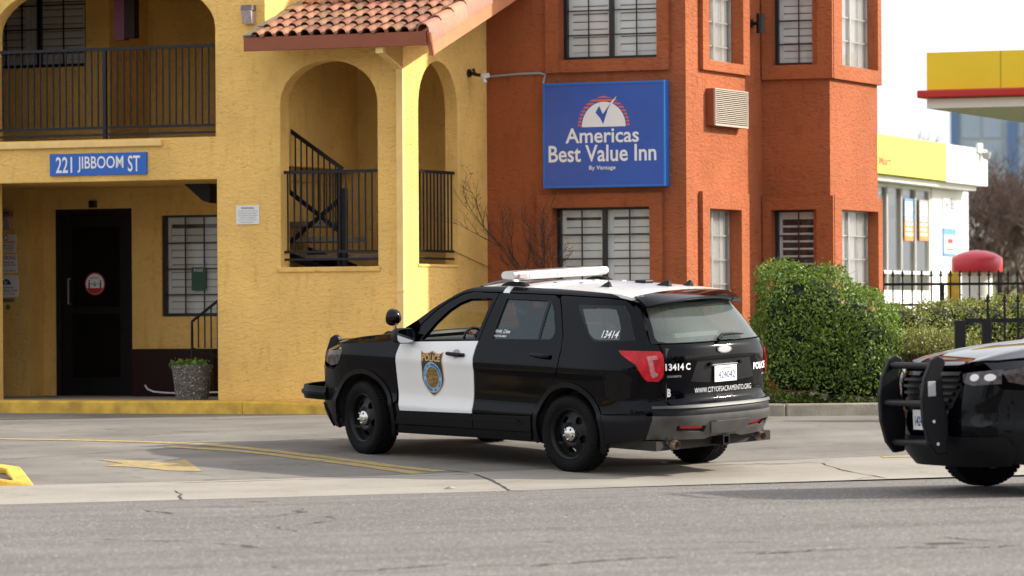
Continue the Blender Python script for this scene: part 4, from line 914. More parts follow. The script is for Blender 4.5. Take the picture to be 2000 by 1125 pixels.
# apron joint and cracks
def crack(pts, w, name='crack_line', wob=.02, sp=.12):
    P = [ghit(*p) for p in pts]; out = []
    for i in range(len(P) - 1):
        n = max(2, int((P[i + 1] - P[i]).length / sp))
        for k in range(n): out.append(P[i].lerp(P[i + 1], k / n) + Vector(((random.random() - .5) * wob, (random.random() - .5) * wob * 2)))
    out.append(P[-1]); ww = [w * (.4 + random.random()) for _ in out]; ww[0] = ww[-1] = w * .2
    sheet(name, strip_poly(out, ww), 'crack', .004, 1)
crack([(925, 926), (960, 938), (1028, 960)], .03, wob=.01); crack([(345, 944), (650, 935), (850, 929), (925, 926)], .018, wob=.01)
crack([(345, 958), (352, 968), (366, 977)], .02, wob=.05); crack([(415, 871), (560, 882), (740, 905), (925, 925)], .022, wob=.02)
crack([(1330, 911), (1480, 907), (1600, 904), (1640, 918), (1690, 927), (1745, 938)], .018, wob=.05); crack([(1300, 951), (1500, 945), (1680, 940)], .03, wob=.04, name='gutter_seam')
crack([(1720, 930), (1690, 933), (1672, 939)], .012, wob=.05); crack([(0, 899), (120, 890), (240, 882), (420, 872)], .012, wob=.03)
crack([(0, 862), (150, 860), (400, 868)], .006, wob=.02)
for a, b in (((640, 1117), (760, 1112)), ((760, 1112), (880, 1104)), ((900, 1108), (1030, 1104)), ((1030, 1106), (1200, 1094)), ((1200, 1094), (1330, 1090)), ((1470, 1083), (1700, 1073)), ((1700, 1072), (1850, 1070)), ((1850, 1071), (2000, 1065)), ((280, 998), (340, 1004)), ((520, 1107), (565, 1112)), ((1840, 1050), (1950, 1056))):
    crack([a, ((a[0] + b[0]) / 2, (a[1] + b[1]) / 2 + random.uniform(-2, 2)), b], .035, wob=.035, sp=.05, name='asphalt_crack')
crack([(350, 1074), (900, 1057), (1500, 1036), (2000, 1018)], .010, wob=.04, sp=.08, name='asphalt_crack')
# painted lines and arrow on the driveway
def paintline(name, pix, w, label):
    P = [ghit(*p) for p in pix]; out = []
    for i in range(len(P) - 1):
        for k in range(6): out.append(P[i].lerp(P[i + 1], k / 6))
    out.append(P[-1]); return sheet(name, strip_poly(out, w), 'line_yellow', .004, .6, kind='structure')
paintline('painted_line', [(-40, 857), (150, 860), (300, 864), (410, 869), (520, 880), (640, 894), (760, 910), (862, 921)], .19, '')
paintline('painted_line', [(330, 873), (450, 880), (540, 889), (640, 901), (740, 914), (820, 926)], .19, '')
paintline('painted_line', [(1722, 893), (1800, 892)], .12, '')
sheet('painted_arrow', [tuple(ghit(*p)) for p in ((188, 898), (260, 900), (318, 904), (362, 898), (395, 921), (330, 920), (262, 913), (205, 911), (240, 906))], 'line_yellow', .0045, .5)
# kerb island at the left edge
isl = [tuple(ghit(*p)) for p in ((-160, 905), (0, 906), (36, 913), (66, 948), (-60, 950), (-180, 950))]
ki = thing('kerb_island', 'end of a yellow painted kerb island with bark soil at lower left', 'kerb', (isl[3][0], isl[3][1], gzs(*isl[3])))
def ringmb(poly, inner, h, mb):
    n = len(poly); z = [gzs(*p) for p in poly]; zi = [gzs(*p) for p in inner]
    V = [(p[0], p[1], q - .02) for p, q in zip(poly, z)] + [(p[0], p[1], q + k) for p, q, k in zip(poly, z, h)] + [(p[0], p[1], q + k) for p, q, k in zip(inner, zi, h)] + [(p[0], p[1], q) for p, q in zip(inner, zi)]
    mb.add(V, [(a * n + i, a * n + (i + 1) % n, (a + 1) * n + (i + 1) % n, (a + 1) * n + i) for a in range(3) for i in range(n)])
cx = sum(p[0] for p in isl) / 6; cy = sum(p[1] for p in isl) / 6
base = [tuple(ghit(*p)) for p in ((-200, 931), (0, 930), (40, 932), (66, 948), (-60, 950), (-200, 950))]
inn = [tuple(ghit(*p)) for p in ((-190, 935), (-10, 934), (10, 935), (24, 946), (-60, 948), (-190, 948))]
rb_ = MB(); ringmb(base, inn, [.115, .115, .10, .02, .10, .115], rb_); part(rb_, 'kerb_stone', 'curb_yellow', ki, bevel=.025)
sheet('soil', inn, 'soil', .05, .3, parent=ki)

# raised kerb and porch floor of the yellow wing
kz = lambda p: gzs(p.x, p.y)
def kerbrun(mb, F_, us, y0, y1, top):
    V = []
    for u in us:
        a = F_.w(u, y0, 0); b = F_.w(u, y1, 0); za, zb = kz(a), kz(b)
        V += [(a.x, a.y, za - .1), (a.x, a.y, top(u)), (b.x, b.y, top(u) + .004), (b.x, b.y, zb - .1)]
    n = len(us); mb.add(V, [(4 * i + k, 4 * i + 4 + k, 4 * i + 4 + (k + 1) % 4, 4 * i + (k + 1) % 4) for i in range(n - 1) for k in range(4)] + [(0, 1, 2, 3), (4 * n - 1, 4 * n - 2, 4 * n - 3, 4 * n - 4)])
k1 = thing('kerb', 'yellow painted kerb along the foot of the yellow wall and porch', 'kerb', FA.w(-3, -.4, 0), 'kerbs')
yb = lambda u: .148 - .0 * u
mb = MB(); kerbrun(mb, FA, list(np.linspace(-9, -1.9, 18)) , -.40, -.02, lambda u: .146); part(mb, 'kerb_stone', 'curb_yellow', k1, bevel=.02)
mb = MB(); kerbrun(mb, FA, list(np.linspace(-1.9, .05, 6)), -.40, -.02, lambda u: .146 - .075 * max(0, (u + 1.6)) / 1.6); part(mb, 'kerb_stone', 'curb_yellow', k1, bevel=.02)
pf = MB(); pf.box(-9, -2.36, -.02, 2.6, -.1, .15, FA.T); pfo = obj('porch_floor', pf.mesh('porch_floor', 'kerb')); tag(pfo, kind='structure')

# ================================================================ yellow wing
yel = thing('yellow_building', 'yellow stucco motel wing with arched balcony, porch and tiled stair tower', 'building', FA.T)
# openings measured on the wall
R_ = lambda *a, **k: FA.rect(*a, **k)
uL, uR, zB, zT = R_(-13, 90, 421, 272); ua = (uL + uR) / 2; aw = (uR - uL) / 2; zs = FA.hit(421, 52)[1]
balc = [(uL, zB), (uR, zB)] + [(ua + aw * math.cos(t), zs + .66 * math.sin(t)) for t in np.linspace(0, math.pi, 22)]
pl_, pr_, pb_, pt_ = R_(-13, 354, 425, 770)
porch = [(pl_, .10), (pr_, .10), (pr_, pt_), (pl_, pt_)]
al, ar, ab, at_ = R_(548, 160, 738, 522); ac = (al + ar) / 2; aw2 = (ar - al) / 2; zt_ = FA.hit(640, 118)[1]; zsp = FA.hit(640, 205)[1]
def archpts(c, w, z0, z1, n=20):
    return [(c + w * math.cos(t) * (1 if True else 1), z0 + (z1 - z0) * math.sin(t) ** .92) for t in np.linspace(0, math.pi, n)]
arch = [(al, ab), (ar, ab)] + archpts(ac, aw2, zsp, zt_)
ULV = -1.78
mb = MB(); plate(mb, FA, [(-9, .0), (0, .0), (0, 4.37), (ULV, 4.37), (ULV, 6.6), (-9, 6.6)], [balc, porch, arch], 0, .22)
part(mb, 'wall', 'yellow', yel)
bl, br, bb, bt = FB.hit(817, 300)[0], FB.hit(894, 400)[0], FB.hit(850, 517)[1], FB.hit(850, 119)[1]; bs = FB.hit(850, 215)[1]
archB = [(bl, bb), (br, bb)] + archpts((bl + br) / 2, (br - bl) / 2, bs, bt)
mb = MB(); plate(mb, FB, [(.22, 0), (2.45, 0), (2.45, 4.37 + 2.45 * .333), (.22, 4.37 + .22 * .333)], [archB], 0, .16); part(mb, 'side_wall', 'yellow', yel)
# arch sills
mb = MB(); q0, q1 = al - .05, ar + .03; mb.box(q0, q1, -.022, .10, ab - .055, ab + .006, FA.T); part(mb, 'arch_sill', 'yellow', yel, bevel=.012)
mb = MB(); mb.box(bl - .03, br + .0, -.015, .08, bb - .03, bb + .006, FB.T); part(mb, 'arch_sill', 'yellow', yel, bevel=.01)
mb = MB(); u1 = FA.hit(318, 275)[0]; zl = FA.hit(160, 283)[1]; mb.box(-9, u1, -.05, .0, zl - .035, zl + .045, FA.T); part(mb, 'balcony_ledge', 'yellow_paint', yel, bevel=.01)
# inside: back walls, slabs, partitions
YB = 2.5
BW = Frame(FA.w(0, YB, 0)[:2], -24)
mb = MB()
dl, dr, db_, dt = BW.rect(108, 408, 258, 768)
wl0, wr0, wb0, wt0 = BW.rect(316, 420, 436, 618)
plate(mb, BW, [(-9, .1), (-2.2, .1), (-2.2, 3.2), (-9, 3.2)], [[(dl, .12), (dr, .12), (dr, dt), (dl, dt)], rc(wl0, wr0, wb0, wt0)], 0, .2); part(mb, 'porch_back_wall', 'yellow', yel)
nwU = BW.hit(57, 500, -.35)[0]
mb = MB(); mb.box(-9, nwU, YB - .35, YB - .002, .1, 3.0, FA.T); part(mb, 'porch_notice_wall', 'yellow', yel)
bwl, bwr, bwb, bwt = BW.rect(-60, -110, 167, 133); bcu = BW.hit(214, 150)[0]
mb = MB(); plate(mb, BW, [(-9, 2.9), (bcu, 2.9), (bcu, 5.8), (-9, 5.8)], [rc(bwl, bwr, bwb, bwt)], 0, .2); part(mb, 'balcony_back_wall', 'yellow', yel)
mb = MB(); mb.box(bcu - .0, ULV + .8, YB + 1.0, YB + 1.2, 2.9, 5.8, FA.T); mb.box(bcu - .2, bcu, YB + .2, YB + 1.2, 2.9, 5.8, FA.T); part(mb, 'balcony_recess_wall', 'yellow', yel)
mb = MB(); mb.box(-9, -2.05, .22, YB + 1.2, pt_ + .0, zB - .03, FA.T); mb.box(-9, ULV, .22, YB + 1.2, 5.6, 5.8, FA.T); part(mb, 'floor_slab', 'yellow', yel)
mb = MB(); mb.box(-2.3, -2.1, .22, YB + .2, .0, pt_ , FA.T); part(mb, 'porch_side_wall', 'yellow', yel)
mb = MB(); mb.box(-9, ULV, 0.22, YB + 1.5, 6.4, 6.6, FA.T); mb.box(-9.2, -9, 0, YB + 1.5, 0, 6.6, FA.T); mb.box(-9, 0.2, YB + 1.5, YB + 1.7, 0, 6.6, FA.T); mb.box(ULV, .0, 2.33 + .3, 2.33 + .5, 0, 6.6, FA.T); part(mb, 'rear_block', 'yellow', yel)  # unseen roof slab and back walls added to keep the inside dark
mb = MB(); mb.box(ULV - .2, ULV - .002, .22, YB + 1.5, 2.9, 6.4, FA.T); part(mb, 'upper_side_wall', 'yellow', yel)  # wall carried down to shut light out and darken the stair tower
# stair tower back wall
SB = Frame(FA.w(0, 2.45, 0)[:2], -24)
mb = MB(); mb.box(-2.3, .0, 2.45, 2.6, 0, 6.0, FA.T); part(mb, 'stair_back_wall', 'yellow', yel)
mb = MB(); mb.box(-2.1, -.2, .25, 2.4, 4.38, 4.45, FA.T); part(mb, 'stair_ceiling', 'yellow', yel)

# door and windows of the yellow wing
def beam(mb, F_, u0, u1, y0, y1, z0, z1): mb.box(u0, u1, y0, y1, z0, z1, F_.T)
slat_cache = {}
def window(root, F_, u0, u1, z0, z1, y, split, cw, rh, fw=.045, dark='win_black', panels=2, openl=False, row_off=0, slats=True, side='left', muntin=True, curtain=False, fills=None):
    """sliding window: black frame, sashes with a grid of single panes, white shutter behind"""
    w_ = bpy.data.objects.new('window', None)
    mb = MB(); beam(mb, F_, u0, u1, y, y + .06, z0, z0 + fw * .9); beam(mb, F_, u0, u1, y, y + .06, z1 - fw * .6, z1); beam(mb, F_, u0, u0 + fw, y, y + .06, z0 + fw * .9, z1 - fw * .6); beam(mb, F_, u1 - fw * .6, u1, y, y + .06, z0 + fw * .9, z1 - fw * .6)
    fr = part(mb, 'window_frame', dark, root); a0, a1, b0, b1 = u0 + fw, u1 - fw * .6, z0 + fw * .9, z1 - fw * .6
    spans = [(a0, a1)]
    if split:
        sm = a0 + (a1 - a0) * split; mb = MB(); beam(mb, F_, sm - .025, sm + .025, y - .004, y + .05, b0, b1); part(mb, 'meeting_rail', dark, fr); spans = [(a0, sm - .025), (sm + .025, a1)]
    for si, (s0, s1) in enumerate(spans):
        nc = max(1, round((s1 - s0) / cw)); c_ = (s1 - s0) / nc; zs_ = [b1]
        z = b1 - rh + row_off
        while z > b0 + .05: zs_.append(z); z -= rh
        zs_.append(b0)
        if muntin:
            mb = MB()
            for i in range(1, nc): beam(mb, F_, s0 + i * c_ - .007, s0 + i * c_ + .007, y + .012, y + .026, b0, b1)
            for z in zs_[1:-1]: beam(mb, F_, s0, s1, y + .010, y + .028, z - .008, z + .008)
            part(mb, 'muntin', dark, fr)
        for i in range(nc):
            for j in range(len(zs_) - 1):
                mb = MB(); t = random.uniform(-.0035, .0035); q = random.uniform(-.003, .003)
                mb.add([(s0 + i * c_, y + .018 + t, zs_[j + 1]), (s0 + (i + 1) * c_, y + .018 - t, zs_[j + 1]), (s0 + (i + 1) * c_, y + .018 - t + q, zs_[j]), (s0 + i * c_, y + .018 + t + q, zs_[j])], [(0, 1, 2, 3)], F_.T); part(mb, 'pane', 'glass', fr)
    # shutter panels behind the glass
    ys = y + .06; pn = np.linspace(u0 + .01, u1 - .01, panels + 1)
    for i in range(panels):
        p0, p1 = pn[i] + .004, pn[i + 1] - .004; st = .055 if curtain else (.075 if not openl else .06)
        if curtain:
            mb = MB(); n = 14; V = []
            for k in range(n * 3):
                uu = p0 + (p1 - p0) * k / (n * 3 - 1); V += [(uu, ys + .02 * math.sin(k * 2.1), z0), (uu, ys + .02 * math.sin(k * 2.1), z1)]
            mb.add(V, [(2 * k, 2 * k + 2, 2 * k + 3, 2 * k + 1) for k in range(n * 3 - 1)], F_.T); part(mb, 'curtain', 'shutter', fr, True); continue
        mb = MB(); beam(mb, F_, p0, p0 + st, ys, ys + .03, z0, z1); beam(mb, F_, p1 - st, p1, ys, ys + .03, z0, z1); beam(mb, F_, p0 + st, p1 - st, ys, ys + .03, z0, z0 + .09); beam(mb, F_, p0 + st, p1 - st, ys, ys + .03, z1 - .11, z1); part(mb, 'shutter_frame', 'shutter', fr)
        L_ = (p1 - p0) - 2 * st; pitch = .092; key = (round(L_, 3), openl)
        if key not in slat_cache:
            m_ = MB(); h = .03 if openl else .0425; k_ = 1.7 if openl else 1; m_.prism([(-.0, -h), (.007 * k_, -h * .7), (.008 * k_, h * .7), (0, h), (-.006 * k_, h * .7), (-.006 * k_, -h * .7)], 0, 1)
            V = [(p[1] * L_, p[0], p[2]) for p in m_.v]; m_.v = V; slat_cache[key] = m_.mesh('slat', 'shutter')
        zz = z0 + .09 + pitch / 2; tilt = rad(97 if openl else -9)
        while zz < z1 - .11 - pitch * .3:
            Wm_ = F_.T @ Matrix.Translation((p0 + st, ys + .015, zz)) @ Matrix.Rotation(tilt + random.uniform(-.03, .03), 4, 'X'); obj('slat', slat_cache[key], fr, Wm_); zz += pitch
    mb = MB(); mb.box(u0 - .05, u1 + .05, ys + (.35 if openl else .08), ys + (.37 if openl else .1), z0 - .05, z1 + .05, F_.T); part(mb, 'dark_room_sheet', 'dark' if openl else 'room', fr)  # dark sheet whose colour stands in for the unlit room
    bpy.data.objects.remove(w_); fr.name = 'window'
    return fr
window(yel, BW, bwl, bwr, bwb, bwt, .03, .59, .26, .30, row_off=.14)
window(yel, BW, wl0, wr0, wb0, wt0, .03, 0, .28, .32, panels=1)
mb = MB(); dm = .07
beam(mb, BW, dl, dl + dm, .02, .1, .12, dt); beam(mb, BW, dr - dm, dr, .02, .1, .12, dt); beam(mb, BW, dl + dm, dr - dm, .02, .1, dt - .08, dt); dfr = part(mb, 'door', 'dark_door', yel)
mb = MB(); beam(mb, BW, dl + dm + .005, dl + dm + .13, .05, .095, .13, dt - .085); beam(mb, BW, dr - dm - .13, dr - dm - .005, .05, .095, .13, dt - .085); beam(mb, BW, dl + dm + .13, dr - dm - .13, .05, .095, .13, .38); beam(mb, BW, dl + dm + .13, dr - dm - .13, .05, .095, dt - .22, dt - .085); beam(mb, BW, dl + dm + .13, dr - dm - .13, .05, .095, 1.18, 1.26); part(mb, 'door_leaf', 'dark_door', dfr)
mb = MB(); beam(mb, BW, dl + dm + .12, dr - dm - .12, .07, .078, .37, dt - .2); part(mb, 'door_glass', 'glass_dark', dfr)
mb = MB(); mb.tube([BW.w(dl + .2, .03, 1.3), BW.w(dl + .2, -.02, 1.3), BW.w(dl + .2, -.02, 1.62), BW.w(dl + .2, .03, 1.62)], .012, 6); part(mb, 'door_handle', 'alu', dfr, True)
mb = MB(); mb.box(dl - .3, dr + .3, YB + .9, YB + 1.0, .1, 2.6, FA.T); part(mb, 'dark_lobby_sheet', 'dark', dfr)  # near-black sheet standing in for the darkness of the lobby

# balcony railing and stair-arch railings: rails and single balusters
bal_mesh = {}
def railing(root_F, name, u0, u1, y, ztop, zlow, zbot, n, posts=(), parent=yel, slope=0., r=.0075, top=.035):
    ze = slope * (u1 - u0)
    def bar(z, h, d): 
        mb = MB(); return mb.add([(u0, y - d, z - h), (u1, y - d, z + ze - h), (u1, y + d, z + ze - h), (u0, y + d, z - h), (u0, y - d, z), (u1, y - d, z + ze), (u1, y + d, z + ze), (u0, y + d, z)], [(0, 3, 2, 1), (4, 5, 6, 7), (0, 1, 5, 4), (1, 2, 6, 5), (2, 3, 7, 6), (3, 0, 4, 7)], root_F.T)
    rl_ = part(bar(ztop, top, .02), name, 'black_metal', parent); part(bar(zlow, .03, .014), 'lower_rail', 'black_metal', rl_)
    if zbot is not None: part(bar(zbot, .025, .014), 'bottom_rail', 'black_metal', rl_)
    for up in posts: mb = MB(); mb.box(up - .022, up + .022, y - .022, y + .022, (zbot or zlow) - .07, ztop - top, root_F.T); part(mb, 'post', 'black_metal', rl_)
    h = ztop - top - zlow; key = (round(h, 2), r)
    if key not in bal_mesh: m_ = MB(); m_.box(-r, r, -r, r, 0, h); bal_mesh[key] = m_.mesh('baluster', 'black_metal')
    for i in range(n):
        u = u0 + (u1 - u0) * (i + .5) / n
        if any(abs(u - p) < .03 for p in posts): continue
        obj('baluster', bal_mesh[key], rl_, root_F.T @ Matrix.Translation((u, y, zlow + slope * (u - u0))))
    return rl_
zt1 = FA.hit(210, 93, .08)[1]; zl1 = FA.hit(210, 247, .08)[1]; zb1 = FA.hit(210, 261, .08)[1]
railing(FA, 'balcony_railing', uL - .05, uR + .0, .08, zt1, zl1, zb1, 35, posts=(FA.hit(205, 180, .08)[0],))
zt2 = FA.hit(650, 332, .10)[1]; zl2 = FA.hit(650, 489, .10)[1]; zb2 = FA.hit(650, 504, .10)[1]
railing(FA, 'arch_railing', al - .0, ar, .10, zt2, zl2, zb2, 15)
zt3 = FB.hit(850, 333, .05)[1]; zl3 = FB.hit(850, 488, .05)[1]; zb3 = FB.hit(850, 503, .05)[1]
railing(FB, 'arch_railing', bl, br - .02, .05, zt3, zl3, zb3, 11)
# stairs behind the arch
sy = .75
def sp2(px, py, y=sy): return FA.hit(px, py, y)
st_ = MB()
for (x0, x1, y_) in ((556, 614, 433), (556, 650, 463), (570, 695, 498)):
    a = sp2(x0, y_); b = sp2(x1, y_); st_.box(a[0] - .1, b[0], sy - .0, sy + .85, a[1] - .06, a[1], FA.T)
    o_ = part(st_, 'stair_tread', 'flash', yel); st_ = MB()
def bar2(p, q, w, y=sy - .02, d=.03):
    a = Vector(sp2(*p, y)); b = Vector(sp2(*q, y)); n = Vector((-(b - a).y, (b - a).x)).normalized() * w / 2; m_ = MB(); m_.prism([tuple(a + n), tuple(b + n), tuple(b - n), tuple(a - n)], y, y + d, FA.T); return m_
for p, q, w in (((540, 355), (662, 452), .05), ((560, 478), (668, 385), .05), ((540, 490), (640, 530), .09)): part(bar2(p, q, w), 'stair_brace', 'black_metal', yel)
hr = bar2((545, 240), (668, 330), .045, sy - .1); hro = part(hr, 'stair_handrail', 'black_metal', yel)
for i in range(9):
    px = 565 + i * 11.2; t = (px - 545) / 123; py = 240 + 90 * t; a = sp2(px, py, sy - .09); b = sp2(px, min(352 + 97 * t + 10, 500), sy - .09); mb = MB(); mb.box(a[0] - .007, a[0] + .007, sy - .09, sy - .076, b[1], a[1], FA.T); part(mb, 'baluster', 'black_metal', hro)
for px0, px1, y0, y1 in ((662, 669, 330, 520), (671, 680, 368, 520)):
    a = sp2(px0, y0); b = sp2(px1, y1); mb = MB(); mb.box(a[0], b[0], sy - .06, sy, b[1] - .4, a[1], FA.T); part(mb, 'stair_post', 'black_metal', yel)
a = sp2(640, 500); mb = MB(); mb.prism([(al - .2, a[1] - .45), (al + .6, a[1] - .45), (al + .45, a[1] - .1), (al - .2, a[1] + .12)], sy + .3, sy + .34, FA.T); part(mb, 'stair_stringer', 'black_metal', yel)
# stairs seen low on the porch side
mb = MB(); q = [BW.hit(x, y, -.6) for x, y in ((372, 345), (440, 345), (440, 398), (425, 393))]; mb.prism(q, YB - 1.0, YB - .2, FA.T); part(mb, 'stair_underside', 'black_metal', yel)
sf = Frame(FA.w(0, 1.2, 0)[:2], -24)
a, b = sf.hit(375, 628), sf.hit(437, 578); mb = MB(); mb.tube([sf.w(a[0], 0, sf.hit(375, 700)[1]), sf.w(a[0], 0, a[1]), sf.w(b[0], 0, b[1])], .018, 6); prl = part(mb, 'porch_handrail', 'black_metal', yel, True)
mb = MB(); c0, c1 = sf.hit(375, 680), sf.hit(437, 700); mb.tube([sf.w(c0[0], 0, c0[1]), sf.w(c1[0], 0, c1[1])], .015, 6); part(mb, 'lower_rail', 'black_metal', prl)
for i in range(1, 5):
    u = a[0] + (b[0] - a[0]) * i / 5; zt__ = a[1] + (b[1] - a[1]) * i / 5; mb = MB(); mb.box(u - .007, u + .007, 1.193, 1.207, c0[1], zt__, FA.T); part(mb, 'baluster', 'black_metal', prl)

# tiled roof of the stair tower
EV = -.62; SL = math.atan(.333); URT = .50; ZE_ = FA.hit(650, 68, EV)[1]; ZEB = FA.hit(650, 95, EV)[1]
ULF = FA.hit(482, 80, EV)[0]; URT = FA.hit(833, 80, EV)[0]
RT = FA.T @ Matrix.Translation((0, EV, ZE_ + .02)) @ Matrix.Rotation(SL, 4, 'X')      # roof plane: x along eave, y up the slope, z normal
mb = MB(); mb.box(ULF, URT, .0, 3.15, -.10, -.06, RT); roof_o = part(mb, 'roof', 'rake', yel)
mb = MB(); mb.box(ULF - .02, URT + .012, EV - .045, EV, ZEB, ZE_ + .002, FA.T); mb.box(ULF, URT, EV - .006, EV + .12, ZEB + .01, ZEB + .02, FA.T); part(mb, 'gutter', 'fascia', roof_o, bevel=.008)
mb = MB(); mb.box(URT + .0, URT + .05, -.03, 3.15, -.30, -.02, RT); part(mb, 'rake_board', 'rake', roof_o, bevel=.008)
mb = MB(); mb.box(URT + .051, URT + .06, -.045, -.01, -.31, -.02, RT); part(mb, 'gutter_end', 'fascia', roof_o)
tp = .158; nc_ = int((URT - ULF - .18) / tp)
def tile_mesh(w, L_, r=.052, th=.012, seg=8, name='tile', m='tile'):
    prof = []
    for k in range(seg + 1): t = math.pi * k / seg; prof.append((-r * math.cos(t), r * .95 * math.sin(t)))
    pan = [(r + (w - 2 * r) * k / 4, -.016 * math.sin(math.pi * k / 4)) for k in range(1, 5)]
    prof += pan; n = len(prof); V = []
    for y, dz in ((0, .036), (L_, .0)):
        V += [(x, y, z + dz) for x, z in prof]; V += [(x, y, z + dz - th) for x, z in prof]
    fs = []
    for i in range(n - 1): fs += [(i, i + 1, 2 * n + i + 1, 2 * n + i), (n + i, 3 * n + i, 3 * n + i + 1, n + i + 1), (i, n + i, n + i + 1, i + 1)]
    me = bpy.data.meshes.new(name); me.from_pydata(V, [], fs); me.materials.append(M[m]); me.shade_smooth(); me.set_sharp_from_angle(angle=rad(50)); return me
tm = tile_mesh(tp, .40)
for r_ in range(9):
    for c_ in range(nc_):
        obj('tile', tm, roof_o, RT @ Matrix.Translation((ULF + .14 + c_ * tp + random.uniform(-.005, .005), -.05 + r_ * .335 + random.uniform(-.016, .016), -.02 + random.uniform(0, .006))) @ Matrix.Rotation(random.uniform(-.03, .03), 4, 'Z'))
rk = MB()
def rake_tile():
    V = []; pr = [(-.085, -.02), (-.08, .03), (-.05, .07), (.0, .085), (.045, .072), (.07, .03), (.075, -.14)]
    for y, dz in ((0, .03), (.42, 0)): V += [(x, y, z + dz) for x, z in pr] + [(x * .86, y, z + dz - .014) for x, z in pr]
    n = len(pr); fs = []
    for i in range(n - 1): fs += [(i, i + 1, 2 * n + i + 1, 2 * n + i), (i, n + i, n + i + 1, i + 1)]
    me = bpy.data.meshes.new('ridge_tile'); me.from_pydata(V, [], fs); me.materials.append(M['pink_tile']); me.shade_smooth(); me.set_sharp_from_angle(angle=rad(60)); return me
rkm = rake_tile()
for r_ in range(8): obj('rake_tile', rkm, roof_o, RT @ Matrix.Translation((URT - .015, -.05 + r_ * .36, -.02)))
for r_ in range(4):
    mb = MB(); mb.box(ULF - .02, ULF + .14, -.04 + r_ * .37, .36 + r_ * .37, .0 + .012 * (r_ % 2), .022 + .012 * (r_ % 2), RT); mb.box(ULF - .03, ULF - .0, -.04 + r_ * .37, .36 + r_ * .37, -.12, .02, RT); part(mb, 'verge_tile', 'flash', roof_o, bevel=.006)
# mortar and torn flashing where the ridge tiles stop
mb = MB()
for k in range(14):
    a = random.random() * .5; p = RT @ Vector((URT - .06 + random.uniform(-.05, .09), 1.35 + a, .05)); mb.tube([p, p + Vector((random.uniform(-.08, .08), random.uniform(-.05, .05), random.uniform(.02, .09)))], .012, 4)
part(mb, 'torn_flashing', 'win_black', roof_o)

# downspout
dsp = thing('downspout', 'yellow painted downpipe running from the tiled roof gutter down the corner pier', 'downpipe', FA.w(-.07, -.05, 0))
def boxpipe(pts, w, d, F_):
    mb = MB(); V = []
    for p in pts:
        for a, b in ((-w, -d), (w, -d), (w, d), (-w, d)): V.append(F_.w(p[0] + a, p[1] + b, p[2]))
    return mb.add(V, [(4 * i + k, 4 * i + (k + 1) % 4, 4 * i + 4 + (k + 1) % 4, 4 * i + 4 + k) for i in range(len(pts) - 1) for k in range(4)] + [(3, 2, 1, 0), tuple(range(4 * len(pts) - 4, 4 * len(pts)))])
ud = FA.hit(782, 300, -.05)[0]; uo = FA.hit(743, 100, EV + .03)[0]
part(boxpipe([(uo, EV + .03, ZEB + .01), (uo, EV + .03, ZEB - .07)], .048, .035, FA), 'outlet', 'yellow_paint', dsp, bevel=.006)
part(boxpipe([(uo, EV + .03, ZEB - .06), (ud, -.045, FA.hit(783, 135, -.05)[1])], .042, .03, FA), 'elbow', 'yellow_paint', dsp, bevel=.006)
part(boxpipe([(ud, -.045, FA.hit(783, 132, -.05)[1]), (ud, -.045, .16)], .042, .032, FA), 'pipe', 'yellow_paint', dsp, bevel=.006)
mb = MB(); z = FA.hit(783, 568, -.05)[1]; mb.box(ud - .05, ud + .05, -.085, -.0, z - .012, z + .012, FA.T); part(mb, 'strap', 'yellow_paint', dsp)

# ================================================================ orange wing
ora = thing('orange_building', 'orange stucco motel wing with bay windows and plastered window surrounds', 'building', FO.T)
def wallwin(F_, mb, u0, u1, z0, z1, wins, thick=.22, name='wall', us=0.):
    plate(mb, F_, [(u0, 0), (u1, 0), (u1, 6.6), (u0, 6.6)], [rc(*w) for w in wins], 0, thick); return part(mb, name, 'orange', ora)
wA1 = FO.rect(1094, -130, 1285, 115); wA2 = FO.rect(1082, 405, 1272, 610)
wallwin(FO, MB(), 0, UO, 0, 0, [wA1, wA2])
wB1 = FOB.rect(1377, -150, 1443, 122); wB2 = FOB.rect(1379, 409, 1441, 614)
wallwin(FOB, MB(), .22, TB + .1, 0, 0, [wB1, wB2], name='side_wall')
wC1 = FC.rect(1508, -150, 1597, 127); wC2 = FC.rect(1509, 410, 1597, 625)
wallwin(FC, MB(), 0, UC, 0, 0, [wC1, wC2], name='bay_front_wall')
wD1 = FD.rect(1636, -150, 1706, 133); wD2 = FD.rect(1637, 412, 1708, 600)
wallwin(FD, MB(), .002, TD, 0, 0, [wD1, wD2], name='bay_side_wall')
# plastered surrounds, 5 cm proud
def surround(F_, outer, hole, pr=.055):
    mb = MB(); plate(mb, F_, rc(*outer), [rc(*hole)], -pr, -.0005); return part(mb, 'window_surround', 'orange', ora, bevel=.012)
gx = .003
def sur(F_, u0, u1, z0, z1, w): surround(F_, (u0, u1, z0, z1), (w[0] - .0, w[1] + .0, w[2], w[3]))
o1 = FO.rect(1067, -170, 1308, 140); sur(FO, o1[0], o1[1], o1[2], o1[3], wA1)
o2 = FO.rect(1052, 378, 1297, 650); sur(FO, o2[0], o2[1], .35, o2[3], wA2)
o3 = FOB.rect(1364, -170, 1456, 142); sur(FOB, o3[0], o3[1], o3[2], o3[3], wB1)
o4 = FOB.rect(1365, 376, 1456, 650); sur(FOB, o4[0], o4[1], .35, o4[3], wB2)
zc1 = FC.hit(1550, 155)[1]; zc2 = FC.hit(1550, 383)[1]
sur(FC, .01, UC + .05, zc1, 6.3, wC1); sur(FC, .01, UC + .05, .35, zc2, wC2)
sur(FD, .01, TD + .02, zc1 - .0, 6.3, wD1); sur(FD, .01, TD + .02, .35, zc2, wD2)
window(ora, FO, *wA1, .10, .48, .30, .29, row_off=.0)
window(ora, FO, *wA2, .10, .48, .30, .29, row_off=.0)
window(ora, FOB, *wB1, .10, .47, .30, .29, fw=.035, dark='alu', curtain=True)
